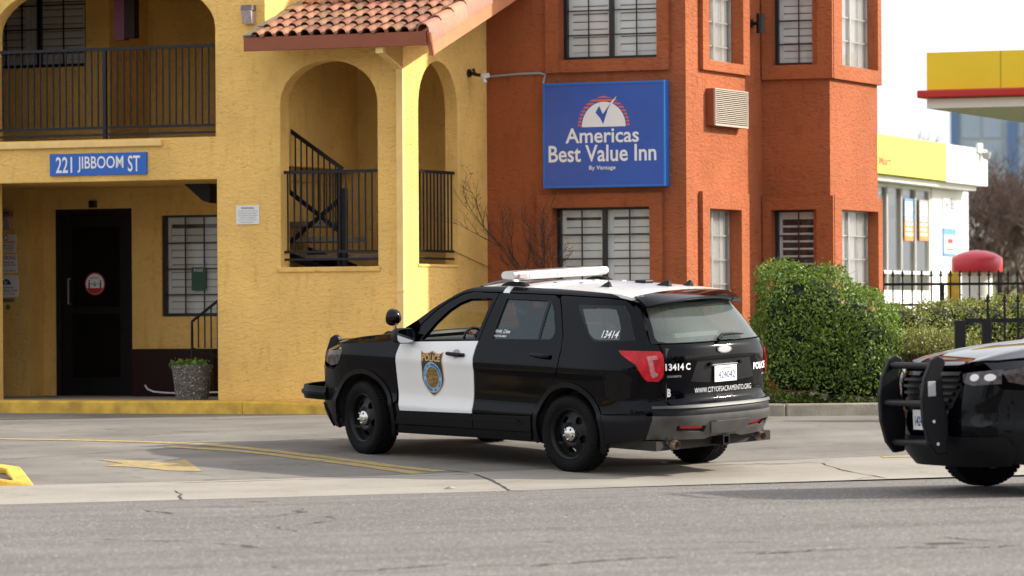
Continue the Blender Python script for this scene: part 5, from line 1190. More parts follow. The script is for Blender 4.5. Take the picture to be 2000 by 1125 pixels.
window(ora, FOB, *wB2, .10, .42, .30, .29, fw=.035, dark='alu', curtain=True)
window(ora, FC, *wC1, .12, 0, .30, .29, fw=.04, panels=1)
window(ora, FC, *wC2, .12, 0, .30, .29, fw=.04, panels=1, openl=True)
window(ora, FD, *wD1, .08, .5, .34, .29, fw=.03, dark='alu', curtain=True)
window(ora, FD, *wD2, .08, .45, .34, .29, fw=.03, dark='alu', curtain=True)
# unseen roof and rear closure, put on to keep the inside dark
q = [FO.w(0, .22, 0), FO.w(UO - .1, .2, 0), FOB.w(TB, .22, 0), FC.w(UC - .1, .2, 0), FD.w(TD - .01, .1, 0), FD.w(TD - .01, 3, 0), FO.w(0, 6, 0)]
mb = MB(); n = len(q); mb.add([(p.x, p.y, 6.45) for p in q] + [(p.x, p.y, 6.55) for p in q], [tuple(range(n - 1, -1, -1)), tuple(range(n, 2 * n))] + [(i, (i + 1) % n, n + (i + 1) % n, n + i) for i in range(n)]); part(mb, 'unseen_roof', 'flash', ora)
mb = MB(); mb.box(TD - .2, TD - .002, .2, 5.0, 0, 6.5, FD.T); part(mb, 'end_wall', 'orange', ora)

# through-wall air conditioner
ga = FOB.rect(1394, 176, 1458, 248, -.10)
aco = thing('air_conditioner', 'cream louvred air conditioner grille in an orange box on the sunlit orange wall', 'air conditioner', FOB.w((ga[0] + ga[1]) / 2, 0, ga[2]))
mb = MB(); mb.box(ga[0], ga[1], -.10, -.0005, ga[2], ga[3], FOB.T); part(mb, 'sleeve', 'fascia', aco, bevel=.005)
mb = MB(); e = .012; beam(mb, FOB, ga[0], ga[1], -.125, -.1003, ga[2], ga[2] + e); beam(mb, FOB, ga[0], ga[1], -.125, -.1003, ga[3] - e, ga[3]); beam(mb, FOB, ga[0], ga[0] + e, -.125, -.1003, ga[2] + e, ga[3] - e); beam(mb, FOB, ga[1] - e, ga[1], -.125, -.1003, ga[2] + e, ga[3] - e); part(mb, 'grille_frame', 'cream', aco)
mb = MB(); beam(mb, FOB, ga[0] + e, ga[1] - e, -.104, -.1002, ga[2] + e, ga[3] - e); part(mb, 'grille_back', 'dark', aco)
n = 18; me_ = MB(); hh_ = (ga[3] - ga[2] - 2 * e) / n; me_.prism([(-.018, -.0), (-.0, .006), (.0, .014), (-.018, .010)], ga[0] + e, ga[1] - e); me_.v = [(p[1], p[0], p[2]) for p in me_.v]; sm_ = me_.mesh('louvre', 'cream')
for i in range(n): obj('louvre', sm_, aco, FOB.T @ Matrix.Translation((0, -.105, ga[2] + e + i * hh_ + .002)))

# ---- big hotel sign
sg = FO.rect(1061, 160, 1299, 366, -.14)
so = thing('hotel_sign', 'blue illuminated-box hotel sign with white lettering and rising sun on the orange wall', 'sign', FO.w((sg[0] + sg[1]) / 2, -.0, sg[2]))
def LF_(F_, y): return F_.T @ Matrix.Translation((0, y, 0))
mb = MB(); mb.box(sg[0], sg[1], -.14, -.002, sg[2], sg[3], FO.T); cab = part(mb, 'cabinet', 'blue_frame', so, bevel=.006)
mb = MB(); fw = .028
for a in ((sg[0], sg[1], sg[2], sg[2] + fw), (sg[0], sg[1], sg[3] - fw, sg[3]), (sg[0], sg[0] + fw, sg[2] + fw, sg[3] - fw), (sg[1] - fw, sg[1], sg[2] + fw, sg[3] - fw)): mb.box(a[0], a[1], -.153, -.1402, a[2], a[3], FO.T)
part(mb, 'sign_frame', 'blue_frame', so, bevel=.004)
mb = MB(); mb.box(sg[0] + fw, sg[1] - fw, -.146, -.1402, sg[2] + fw, sg[3] - fw, FO.T); fc = part(mb, 'sign_face', 'blue_sign', so)
W_, H_ = sg[1] - sg[0], sg[3] - sg[2]; sx = lambda f: sg[0] + W_ * f; sz = lambda f: sg[2] + H_ * (1 - f)
# positions as fractions of the face (from the sign itself)
cxs, czs, rx, rz = .502, .425, .180, .237
yT = -.148
mb = MB(); rs_ = [(cxs + rx * math.cos(t), czs - rz * math.sin(t)) for t in np.linspace(0, math.pi, 30)]; V, F, _ = cdt([(sx(a), sz(b)) for a, b in rs_], sp=5, grid=False); mb.add([(a, yT, b) for a, b in V], F, FO.T); part(mb, 'sun_disc', 'sign_white', fc)
ro_x, ro_z = .213, .287
for k in range(9):
    za_ = .425 - .0085 - k * .0333; zb_ = za_ - .0185
    def half(z, ax, az):
        t = (czs - z) / az; return ax * math.sqrt(max(0, 1 - t * t))
    oa, ob = half(za_, ro_x, ro_z), half(zb_, ro_x, ro_z); ia, ib = half(za_, rx + .008, rz + .010), half(zb_, rx + .008, rz + .010)
    mb = MB()
    if ib > .01:
        for s in (1, -1): mb.add([(sx(cxs + s * ia), yT, sz(za_)), (sx(cxs + s * oa), yT, sz(za_)), (sx(cxs + s * ob), yT, sz(zb_)), (sx(cxs + s * ib), yT, sz(zb_))], [(0, 1, 2, 3)], FO.T)
    else:
        mb.add([(sx(cxs - oa), yT, sz(za_)), (sx(cxs + oa), yT, sz(za_)), (sx(cxs + ob), yT, sz(zb_)), (sx(cxs - ob), yT, sz(zb_))], [(0, 1, 2, 3)], FO.T)
    part(mb, 'sun_ray', 'sign_orange', fc)
ck = [(.435, .290), (.465, .225), (.495, .305), (.565, .195), (.555, .215), (.535, .265), (.498, .400), (.475, .345)]
mb = MB(); V, F, _ = cdt([(sx(a), sz(b)) for a, b in ck], sp=5, grid=False); mb.add([(a, yT - .002, b) for a, b in V], F, FO.T); part(mb, 'tick_mark', 'blue_sign', fc)
ck = [(.555, .200), (.612, .135), (.575, .205), (.560, .225)]
mb = MB(); V, F, _ = cdt([(sx(a), sz(b)) for a, b in ck], sp=5, grid=False); mb.add([(a, yT - .002, b) for a, b in V], F, FO.T); part(mb, 'tick_tip', 'sign_white', fc)
for s_, a0, a1, b1, b0, bd in (('Americas', .186, .789, .432, .577, .016), ('Best Value Inn', .046, .930, .595, .755, .016), ('By Vantage', .38, .597, .792, .842, .01)):
    mb = MB(); letters(mb, FO, s_, sx(a0), sx(a1), sz(b0), sz(b1), yT, bd); part(mb, 'lettering', 'sign_white', fc)

# ---- address sign
ad = FA.rect(97, 299, 286, 342, -.03)
ao = thing('address_sign', 'blue address board reading 221 JIBBOOM ST above the porch', 'sign', FA.w((ad[0] + ad[1]) / 2, 0, ad[2]))
mb = MB(); mb.box(ad[0], ad[1], -.03, -.001, ad[2], ad[3], FA.T); pn_ = part(mb, 'board', 'blue_plate', ao, bevel=.003)
w_ = ad[1] - ad[0]; h_ = ad[3] - ad[2]
for s_, a0, a1 in (('221', .065, .235), ('JIBBOOM', .29, .765), ('ST', .81, .935)):
    mb = MB(); letters(mb, FA, s_, ad[0] + w_ * a0, ad[0] + w_ * a1, ad[2] + h_ * .13, ad[2] + h_ * .86, -.0325, .012); part(mb, 'lettering', 'sign_white', pn_)
# ---- small notices
NWALL = NW = Frame(FA.w(0, YB - .35, 0)[:2], -24)
def notice(name, label, cat, F_, px, lines, y=-.012, col='sign_white', W=None, group=None):
    r_ = F_.rect(*px, y); t = thing(name, label, cat, F_.w((r_[0] + r_[1]) / 2, 0, r_[2]), 'notices on the porch wall' if F_ is NWALL else None); mb = MB(); mb.box(r_[0], r_[1], y, -.0005 if W is None else W, r_[2], r_[3], F_.T); b = part(mb, 'board', col, t)
    w_ = r_[1] - r_[0]; h_ = r_[3] - r_[2]
    for s_, a0, a1, b0, b1, m_ in lines:
        mb = MB(); letters(mb, F_, s_, r_[0] + w_ * a0, r_[0] + w_ * a1, r_[2] + h_ * (1 - b1), r_[2] + h_ * (1 - b0), y - .0015, .01); part(mb, 'lettering', m_, b)
    return t, b, r_
notice('warning_notice', 'small white WARNING notice on the yellow wall left of the arch', 'notice', FA, (461, 401, 506, 438),
       [('WARNING', .22, .78, .09, .20, 'print_black'), ('THIS AREA IS PATROLLED AND', .08, .95, .27, .33, 'print_grey'), ('MONITORED BY VIDEO CAMERAS', .12, .9, .39, .45, 'print_grey'), ('NO TRESPASSING OR LOITERING', .1, .93, .51, .57, 'print_grey'), ('VIOLATORS WILL BE PROSECUTED', .18, .84, .63, .69, 'print_grey'), ('TOWED AT OWNERS EXPENSE', .1, .9, .75, .80, 'print_grey'), ('PRIVATE PROPERTY', .2, .8, .87, .93, 'print_grey')], col='white')
notice('pets_notice', 'white notice with red prohibition ring and PETS ALLOWED heading, topmost on the porch wall', 'notice', NW, (-22, 458, 31, 493), [('NO PETS ALLOWED', .05, .97, .36, .50, 'print_red'), ('NO ANIMALS PERMITTED ON', .1, .93, .58, .66, 'print_black'), ('PROPERTY OR IN ROOMS', .1, .93, .72, .80, 'print_black'), ('SUBJECT TO FINE', .25, .88, .86, .93, 'print_black')])
r_ = NW.rect(7, 459, 16, 470, -.015); mb = MB(); c0, c1 = (r_[0] + r_[1]) / 2, (r_[2] + r_[3]) / 2
single(mb.tube([NW.w(c0 + .032 * math.cos(a), -.018, c1 + .032 * math.sin(a)) for a in np.linspace(0, 2 * math.pi, 17)], .006, 4), 'prohibition_ring', 'print_red', 'small red prohibition ring printed above the PETS ALLOWED heading', 'symbol', NW.w(c0, -.018, c1))
notice('smoking_notice', 'white notice with red NO SMOKING heading, middle one on the porch wall', 'notice', NW, (-22, 497, 33, 533), [('NO SMOKING', .05, .96, .07, .28, 'print_red'), ('SMOKING IS PERMITTED', .1, .9, .40, .48, 'print_black'), ('25 FEET FROM THIS BUILDING', .1, .97, .54, .62, 'print_black'), ('THANK YOU FOR NOT SMOKING', .15, .95, .85, .93, 'print_black')])
t_, b_, r_ = notice('hotel_notice', 'white notice with a dark blue half sun logo, lowest of three on the porch wall', 'notice', NW, (-22, 538, 35, 580), [('Americas', .2, .85, .50, .60, 'print_black'), ('Best Value Inn', .1, .97, .64, .74, 'print_black'), ('221 Jibboom Street', .15, .9, .79, .84, 'print_black'), ('Sacramento, CA 95814', .15, .9, .87, .92, 'print_black')])
mb = MB(); c0, c1 = NW.hit(12, 556, -.0135); rr_ = .07; V = [(c0 + rr_ * math.cos(t), c1 + rr_ * math.sin(t)) for t in np.linspace(0, math.pi, 18)]; mb.add([(a, -.0137, b) for a, b in V], [tuple(range(18))], NW.T); part(mb, 'half_sun', 'sign_blue', b_)
mb = MB(); mb.add([(a, -.0152, b) for a, b in ((c0 - .035, c1 + .045), (c0 - .02, c1 + .05), (c0 - .005, c1 + .02), (c0 + .035, c1 + .06), (c0 - .005, c1 + .003))], [(0, 1, 2, 3, 4)], NW.T); part(mb, 'tick_mark', 'sign_white', b_)
notice('bell_plate', 'small dull metal plate under the three notices', 'plate', NW, (4, 583, 27, 590), [], col='flash')
mb = MB(); p = NW.w(*((lambda q: (q[0], -.0, q[1]))(NW.hit(16, 600)))); mb.lathe([(.001, .03), (.016, .026), (.02, .01), (.032, .008), (.034, 0)], 14, Matrix.Translation(p) @ NW.T.to_3x3().to_4x4() @ Matrix.Rotation(rad(90), 4, 'X')); single(mb, 'door_bell', 'chrome', 'round brass door bell push below the small metal plate', 'door bell', p, smooth=True)
q0 = BW.rect(67, 564, 78, 586); mb = MB(); mb.box(q0[0], q0[1], -.05, -.0005, q0[2], q0[3], BW.T); single(mb, 'fire_alarm_box', 'print_red', 'small red fire alarm call point beside the dark door', 'alarm', BW.w(q0[0], 0, q0[2]), bevel=.006)
q0 = BW.rect(67, 392, 80, 413); mb = MB(); mb.box(q0[0], q0[1], -.06, -.0005, q0[2], q0[3], BW.T); single(mb, 'alarm_strobe', 'print_red', 'dark red alarm strobe high on the porch wall left of the door', 'alarm', BW.w(q0[0], 0, q0[2]), bevel=.008)
q0 = BW.rect(178, 392, 190, 406); mb = MB(); mb.box(q0[0], q0[1], -.07, -.0005, q0[2], q0[3], BW.T); single(mb, 'door_sensor', 'dark_door', 'small black sensor box centred above the dark door', 'sensor', BW.w(q0[0], 0, q0[2]), bevel=.006)
# door sticker and PASS card
q0 = BW.rect(166, 532, 206, 577, .068)
stk = thing('door_sticker', 'round white and red six feet distance sticker on the dark door glass', 'sticker', BW.w((q0[0] + q0[1]) / 2, .06, q0[2])); c0, c1, a_, b_ = (q0[0] + q0[1]) / 2, (q0[2] + q0[3]) / 2, (q0[1] - q0[0]) / 2, (q0[3] - q0[2]) / 2
def disc(k, y, m, nm, zlim=None, pr=None):
    P = [(c0 + k * a_ * math.cos(t), c1 + k * b_ * math.sin(t)) for t in (np.linspace(0, 2 * math.pi, 28, endpoint=False) if zlim is None else np.linspace(rad(205), rad(335), 14))]
    mb = MB(); mb.add([(p[0], y, p[1]) for p in P], [tuple(range(len(P)))], BW.T); return part(mb, nm, m, pr or stk)
d0 = disc(1, .062, 'print_red', 'ring'); d1 = disc(.88, .060, 'sign_white', 'face', pr=d0); disc(.86, .058, 'print_red', 'band', True, d0)
mb = MB(); letters(mb, BW, '6', c0 - .018, c0 + .018, c1 - .03, c1 + .03, .057, .01)
letters(mb, BW, 'KEEP APART', c0 - .07, c0 + .07, c1 + .065, c1 + .085, .057, .0)
for s in (1, -1):
    xx = c0 + s * .082; mb.box(xx - .010, xx + .010, .0565, .0575, c1 - .055, c1 + .025, BW.T); mb.lathe([(.001, .0), (.011, 0)], 10, Matrix.Translation(BW.w(xx, .057, c1 + .042)) @ BW.T.to_3x3().to_4x4() @ Matrix.Rotation(rad(90), 4, 'X')); mb.box(min(c0 + s * .03, c0 + s * .06), max(c0 + s * .03, c0 + s * .06), .0565, .0575, c1 - .003, c1 + .003, BW.T)
part(mb, 'figures', 'print_black', d1)
t_, b_, r_ = notice('inspection_card', 'green inspection card headed PASS stuck in the porch window', 'card', BW, (374, 522, 402, 567), [('PASS', .18, .8, .07, .2, 'sign_white')], y=.03, col='leafcard' if False else 'dark_green', W=.034) if 'dark_green' in M else (None, None, None)
# brown louvre box, planter, hose
q0 = BW.rect(281, 681, 440, 770); bx = thing('wall_heater', 'low dark brown louvred metal cabinet under the porch window behind the planter', 'cabinet', BW.w(q0[0], -.25, .15))
mb = MB(); mb.box(q0[0], q0[1], YB - .30, YB - .002, .152, q0[3], FA.T); part(mb, 'case', 'brown_box', bx, bevel=.01)
for i in range(12): mb = MB(); z = .2 + i * (q0[3] - .25) / 12; mb.box(q0[0] + .03, q0[1] - .03, YB - .308, YB - .3005, z, z + .018, FA.T); part(mb, 'louvre', 'brown_box', bx)
mb = MB(); pts = [BW.w(BW.hit(x, y, -.45)[0], -.45, max(.162, BW.hit(x, y, -.45)[1])) for x, y in ((283, 752), (288, 760), (300, 765), (320, 767), (345, 768), (430, 766))]
single(mb.tube(pts, .011, 6), 'hose', 'white', 'thin white hose lying on the porch floor beside the planter', 'hose', pts[0], smooth=True)
pc = FA.w(FA.hit(375, 700, .32)[0], .32, .15); s_ = 8500 / pc.y; rt_, rb2, hh = 41 / s_, 32 / s_, 68 / s_
pla = thing('planter', 'round exposed aggregate concrete planter with low green plants on the porch', 'planter', pc)
mb = MB(); mb.lathe([(.001, 0), (rb2 * .96, 0), (rb2, .02), (rt_ * .97, hh - .05), (rt_, hh - .045), (rt_ * 1.01, hh), (rt_ * .9, hh + .002), (rt_ * .88, hh - .07), (.001, hh - .07)], 40); part(mb, 'pot', 'agg', pla, True, True, 45)
mb = MB(); mb.lathe([(.001, hh - .04), (rt_ * .9, hh - .045)], 20); part(mb, 'soil', 'soil', pla, False, True)
def leaves(mb, P, size, nrm=None, jit=1.0):
    n = len(P); D = rng.normal(size=(n, 3)); D /= np.linalg.norm(D, axis=1)[:, None]
    if nrm is not None: D = D * jit + nrm; D /= np.linalg.norm(D, axis=1)[:, None]
    A = rng.normal(size=(n, 3)); A -= (A * D).sum(1)[:, None] * D; A /= np.linalg.norm(A, axis=1)[:, None]; B = np.cross(D, A)
    s = (size * rng.uniform(.6, 1.3, n))[:, None]; fold = .25
    V = np.stack([P - A * s, P + B * s * .5 + D * s * fold * .5, P + A * s, P - B * s * .5 + D * s * fold * .5], 1).reshape(-1, 3)
    k = len(mb.v); mb.v += [tuple(v) for v in V.tolist()]; mb.f += [(k + 4 * i, k + 4 * i + 1, k + 4 * i + 2, k + 4 * i + 3) for i in range(n)]; mb.m += [0] * n
mb = MB(); P = np.c_[rng.normal(0, rt_ * .42, 700), rng.normal(0, rt_ * .42, 700), np.abs(rng.normal(0, .035, 700)) + hh - .02]; P = P[np.hypot(P[:, 0], P[:, 1]) < rt_]; P[:, 0] -= .03; leaves(mb, P, .028); part(mb, 'plants', 'leaf', pla, False, True)

# lamps and fittings on the walls
def walllamp(label, F_, px):
    q = F_.rect(*px, -.12); t = thing('wall_lamp', label, 'lamp', F_.w((q[0] + q[1]) / 2, 0, q[2]), 'bulkhead wall lamps'); z2 = q[2] + (q[3] - q[2]) * .7
    mb = MB(); mb.prism([(-.12, z2), (-.0005, z2), (-.0005, q[3]), (-.10, q[3])], q[0], q[1]); mb.v = [(p[1], p[0], p[2]) for p in mb.v]; mb.v = [tuple(F_.T @ Vector(p)) for p in mb.v]; part(mb, 'cap', 'flash', t, bevel=.006)
    mb = MB(); mb.prism([(-.12, z2), (-.0005, z2), (-.0005, q[2] - .01), (-.09, q[2])], q[0] + .01, q[1] - .01); mb.v = [(p[1], p[0], p[2]) for p in mb.v]; mb.v = [tuple(F_.T @ Vector(p)) for p in mb.v]; part(mb, 'lens', 'lens_white', t, bevel=.006)
walllamp('bulkhead lamp with clear lens on the yellow wall left of the tiled roof', FA, (469, 9, 491, 46))
walllamp('dim bulkhead lamp on the porch wall above the notices', NW, (-6, 413, 17, 446))
fl = thing('floodlight', 'black double floodlight bracket with white bulb on the yellow side wall', 'lamp', FB.w(FB.hit(915, 143)[0], 0, FB.hit(915, 143)[1]))
c = FB.hit(915, 143); 
mb = MB(); mb.lathe([(.001, .03), (.045, .028), (.05, 0)], 16, Matrix.Translation(FB.w(c[0], -.0, c[1])) @ FB.T.to_3x3().to_4x4() @ Matrix.Rotation(rad(90), 4, 'X'))
p = FB.w(c[0], -.03, c[1]); mb.tube([p, p + Vector((.06, -.05, -.02)), p + Vector((.12, -.06, -.03))], .02, 8); mb.tube([p + Vector((.05, -.04, -.02)), p + Vector((.03, -.06, .05))], .018, 8); part(mb, 'bracket', 'win_black', fl, True)
mb = MB(); b0_ = p + Vector((.12, -.06, -.03)); mb.tube([b0_, b0_ + Vector((.04, -.01, -.01)), b0_ + Vector((.10, -.02, -.0))], .03, 10, rs=[.018, .035, .03]); mb.tube([b0_ + Vector((.02, 0, -.02)), b0_ + Vector((.05, -.02, -.09))], .025, 10, rs=[.016, .03]); part(mb, 'bulb', 'sign_white', fl, True)
pts = [FO.w(FO.hit(x, y, -.03)[0], -.03, FO.hit(x, y, -.03)[1]) for x, y in ((952, 150), (985, 147), (1020, 144), (1055, 143), (1066, 146), (1063, 153), (1061, 163))]
single(MB().tube(pts, .014, 6), 'cable_conduit', 'print_grey', 'grey flexible conduit running along the orange wall to the blue sign', 'conduit', pts[0], smooth=True)
pts = [FB.w(FB.hit(x, y, -.02)[0], -.02, FB.hit(x, y, -.02)[1]) for x, y in ((884, 490), (905, 499), (930, 511), (953, 521))] + [FO.w(FO.hit(960, 526, -.02)[0], -.02, FO.hit(960, 526, -.02)[1])]
single(MB().tube(pts, .004, 5), 'loose_wire', 'win_black', 'thin black wire sagging from the side arch railing', 'wire', pts[0])
c = FOB.hit(1466, 46); sp = thing('wall_spotlight', 'black cylinder spotlight beside the upper window on the sunlit orange wall', 'lamp', FOB.w(c[0], 0, c[1]))
mb = MB(); mb.lathe([(.001, .03), (.05, .028), (.055, 0)], 16, Matrix.Translation(FOB.w(c[0], 0, c[1])) @ FOB.T.to_3x3().to_4x4() @ Matrix.Rotation(rad(90), 4, 'X')); mb.tube([FOB.w(c[0], -.02, c[1]), FOB.w(c[0], -.12, c[1])], .022, 8); part(mb, 'bracket', 'win_black', sp, True)
mb = MB(); mb.tube([FOB.w(c[0] - .03, -.14, c[1] + .115), FOB.w(c[0] - .02, -.135, c[1] - .125)], .05, 16); part(mb, 'housing', 'win_black', sp, True)
q = FA.rect(222, -60, 262, 78, 1.0)
bn = thing('hanging_panel', 'magenta and dark grey vertical panel hanging under the balcony ceiling', 'panel', FA.w(q[0], 1.0, q[3])); um = (q[0] + q[1]) / 2
mb = MB(); mb.box(q[0], um, 1.0, 1.12, q[2], q[3] + .1, FA.T); part(mb, 'face', 'magenta', bn); mb = MB(); mb.box(um + .001, q[1], 1.0, 1.12, q[2] + .02, q[3] + .1, FA.T); part(mb, 'side', 'brown_box', bn)
# ================================================================ planting, fence, far side
sheet_pts = [(2.3, 47.62), (3.0, 47.72), (4.45, 48.05), (7.5, 48.7), (12, 49.9)]
kb = thing('kerb', 'old grey concrete kerb in front of the big hedge', 'kerb', (3.4, 47.9, 0), 'kerbs')
for i in range(len(sheet_pts) - 1):
    a = Vector(sheet_pts[i]); b = Vector(sheet_pts[i + 1]); d = (b - a); L_ = d.length; d.normalize(); nn = Vector((-d.y, d.x)); nseg = max(1, round(L_ / 1.6))
    for k in range(nseg):
        p = a + d * (L_ * k / nseg + .004); q = a + d * (L_ * (k + 1) / nseg - .004); z = gzs(p.x, p.y); mb = MB()
        h = .135; V = [(p.x, p.y, z - .1), (q.x, q.y, z - .1), (q.x + nn.x * .17, q.y + nn.y * .17, z - .1), (p.x + nn.x * .17, p.y + nn.y * .17, z - .1)]
        V += [(x, y, z + h) for x, y, _ in V]; mb.add(V, [(0, 3, 2, 1), (4, 5, 6, 7), (0, 1, 5, 4), (1, 2, 6, 5), (2, 3, 7, 6), (3, 0, 4, 7)]); part(mb, 'kerb_stone', 'kerb', kb, bevel=.02)
bed = [(2.3, 47.8), (3.0, 47.9), (4.42, 48.22), (7.5, 48.87), (12, 50.05), (14, 60), (2.0, 57)]
mb = MB(); V, F, _ = cdt(bed, sp=.6); mb.add([(a, b, .11 + .012 * (b - 48)) for a, b in V], F); tag(obj('planting_bed', mb.mesh('planting_bed', 'soil', True)), kind='structure')
# rising ground to the far side, out to the horizon
mb = MB(); ys = [56.5, 60, 66, 75, 85, 110, 160, 300, 700, 1500]; zs = [.17, .3, .55, .85, .9, .9, .92, .95, 1.0, 1.0]; xs_ = [-700, -200, -60, -16, -4, 4, 16, 60, 200, 700]
V = [(x * (1 + (y - 56) / 400), y, z) for y, z in zip(ys, zs) for x in xs_]; n = len(xs_); mb.add(V, [(i * n + j, i * n + j + 1, (i + 1) * n + j + 1, (i + 1) * n + j) for i in range(len(ys) - 1) for j in range(n - 1)]); tag(obj('far_ground', mb.mesh('far_ground', 'grass')), kind='structure')
mb = MB(); mb.add([(-700, 57.5, -.25), (700, 57.5, -.25), (700, 20, -.9), (-700, 20, -.9)], [(0, 1, 2, 3)]); tag(obj('subsoil', mb.mesh('subsoil', 'grass')), kind='structure')

def superell(n, c, r, e=3.0, shell=.18, ymax=None):
    D = rng.normal(size=(n, 3)); D /= (np.abs(D) ** e).sum(1)[:, None] ** (1 / e)
    k = 1 - shell * rng.random(n) ** 1.6 + .02 * rng.normal(size=n); N_ = np.sign(D) * np.abs(D) ** (e - 1) / np.array(r); N_ /= np.linalg.norm(N_, axis=1)[:, None]
    return D * k[:, None] * np.array(r) + np.array(c), N_
def blob(mb, c, r, e=3.0, seg=20):
    V = []; 
    for i in range(seg // 2 + 1):
        for j in range(seg):
            t = math.pi * i / (seg // 2); p = 2 * math.pi * j / seg; d = np.array([math.sin(t) * math.cos(p), math.sin(t) * math.sin(p), math.cos(t)]); d /= (np.abs(d) ** e).sum() ** (1 / e)
            V.append(tuple(d * np.array(r) + np.array(c)))
    mb.add(V, [(i * seg + j, i * seg + (j + 1) % seg, (i + 1) * seg + (j + 1) % seg, (i + 1) * seg + j) for i in range(seg // 2) for j in range(seg)])
def lumps(P, amp, f):
    q = P * f; return amp * (np.sin(q[:, 0] * 1.3 + 2 * np.sin(q[:, 2])) + np.sin(q[:, 1] * 1.7 + q[:, 2] * 1.1) + np.sin(q[:, 2] * 2.1 + q[:, 0] * .7)) / 3
def hedge(name, label, blobs, nper, size, m, core=.77, trunk=None, group=None, base=None, e=3.2, twigs=0):
    c0 = blobs[0][0]; t = thing(name, label, 'hedge', (c0[0], c0[1], base if base is not None else .12), 'clipped hedges'); mb = MB(); allP = []
    for bi, (c, r) in enumerate(blobs):
        P, N_ = superell(int(nper * (r[0] * r[2] + r[1] * r[2] + r[0] * r[1])), c, r, e)
        P = P + N_ * (lumps(P, .07, 5) + lumps(P, .04, 17) + (rng.random(len(P)) < .03) * rng.uniform(0, .09, len(P)))[:, None]; keep0 = lumps(P + 3, 1, 11) > -.74
        keep = keep0
        for bj, (c2, r2) in enumerate(blobs):
            if bj != bi: keep &= (np.abs((P - np.array(c2)) / np.array(r2)) ** e).sum(1) > .62
        keep &= (P[:, 2] > (base or .1)) & (rng.random(len(P)) < np.clip((P[:, 2] - base) / .3, .6, 1)); P, N_ = P[keep], N_[keep]; leaves(mb, P, size, N_, 1.1)
    part(mb, 'foliage', m, t)
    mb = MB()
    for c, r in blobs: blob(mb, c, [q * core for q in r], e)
    part(mb, 'shade_core', 'hedge_shade', t)  # solid dark core added to block light and paint the inner shade
    mb = MB()
    if trunk:
        for p in trunk: mb.tube([Vector(p), Vector(p) + Vector((.03, 0, .3)), Vector(p) + Vector((-.02, .05, .7))], .03, 7, rs=[.035, .03, .02])
        part(mb, 'trunk', 'bark', t, True)
    if twigs:
        mb = MB()
        for k in range(twigs):
            c, r = blobs[k % len(blobs)]; P, N_ = superell(1, c, r, e, .05); p = Vector(P[0]); d = (Vector(N_[0]) + Vector((random.uniform(-.6, .6), random.uniform(-.6, .6), .6))).normalized() * random.uniform(.05, .16)
            mb.tube([p - d * .3, p + d * .5 + Vector((0, 0, .02)), p + d], .0022, 3)
        o_ = part(mb, 'stray_twigs', 'twig', t); o_['kind'] = 'stuff'
    return t
def W3(px, py, Y): p = at(px, py, Y); return (p.x, p.y, p.z)
YH = 48.75; s_ = FPX / YH
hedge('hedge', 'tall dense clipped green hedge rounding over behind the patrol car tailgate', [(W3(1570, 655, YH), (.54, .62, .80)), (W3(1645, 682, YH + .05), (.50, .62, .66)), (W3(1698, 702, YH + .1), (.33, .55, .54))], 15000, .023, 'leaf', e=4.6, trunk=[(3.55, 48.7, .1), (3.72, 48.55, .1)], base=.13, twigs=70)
bl_ = [(W3(1765 + i * 52, 648 - 3 * i, 51 + .25 * i), (.36, .5, .33)) for i in range(6)]
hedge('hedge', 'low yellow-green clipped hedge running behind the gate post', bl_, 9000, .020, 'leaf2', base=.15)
# brown twiggy shrub in front of it
tw = thing('twiggy_shrub', 'low brown twiggy shrub with green tips between hedge and gate post', 'shrub', W3(1790, 720, 48.9))
mb = MB(); tips = []
for k in range(1500):
    u = random.random(); x0 = 1735 + 150 * u; b = Vector(W3(x0, 735 + random.uniform(-15, 10), 49 + random.uniform(-.4, .5))); top = Vector(W3(x0 + random.uniform(-40, 40), 642 + random.uniform(0, 60) + 10 * abs(u - .4), b.y + random.uniform(-.25, .25)))
    m1 = b.lerp(top, .5) + Vector((random.uniform(-.06, .06), random.uniform(-.06, .06), 0)); mb.tube([b, m1, top], .003, 3, cap=False, rs=[.004, .003, .0015]); tips.append(top); tips.append(m1.lerp(top, .6))
part(mb, 'twigs', 'twig', tw); mb = MB(); P = np.array([tuple(p) for p in tips]); P = np.repeat(P, 4, 0) + rng.normal(0, .03, (len(P) * 4, 3)); leaves(mb, P[P[:, 2] > np.median(P[:, 2]) - .05], .016); part(mb, 'leaves', 'leaf2', tw)
# bare shrub against the orange wall
bs_ = thing('bare_shrub', 'leafless thin shrub in front of the orange wall behind the light bar', 'shrub', FO.w(FO.hit(1050, 560, -.6)[0], -.6, 0))
mb = MB(); budP = []
def branch(p, d, L_, r, lev):
    n = 4; pts = [p]; q = p.copy(); dd = d.copy()
    for k in range(n): dd = (dd + Vector((random.uniform(-.2, .2), random.uniform(-.2, .2), random.uniform(-.06, .12)))).normalized(); q = q + dd * L_ / n; pts.append(q.copy())
    mb.tube(pts, r, 5 if lev < 2 else 3, cap=False, rs=[r * (1 - .6 * k / n) for k in range(n + 1)])
    if lev < 4:
        for k in range(1, n + 1):
            for _ in range(2 if lev < 3 else 1):
                if random.random() < .8: a = pts[k]; nd = (dd + Vector((random.uniform(-.9, .9), random.uniform(-.6, .6), random.uniform(-.2, .7)))).normalized(); branch(a, nd, L_ * random.uniform(.32, .55), r * .58, lev + 1)
    else: budP.append(tuple(q))
root = FO.w(FO.hit(1062, 560, -.6)[0], -.6, .3)
for px, py in ((900, 362), (965, 380), (1040, 430), (1010, 400), (1075, 470)):
    tgt = FO.w(FO.hit(px, py, -.5)[0], -.5, FO.hit(px, py, -.5)[1]); st0 = root + Vector((random.uniform(-.05, .05), random.uniform(-.05, .05), .9)); d = (tgt - st0); mb.tube([root, st0], .014, 6); branch(st0, d.normalized(), d.length * .66, .010, 1)
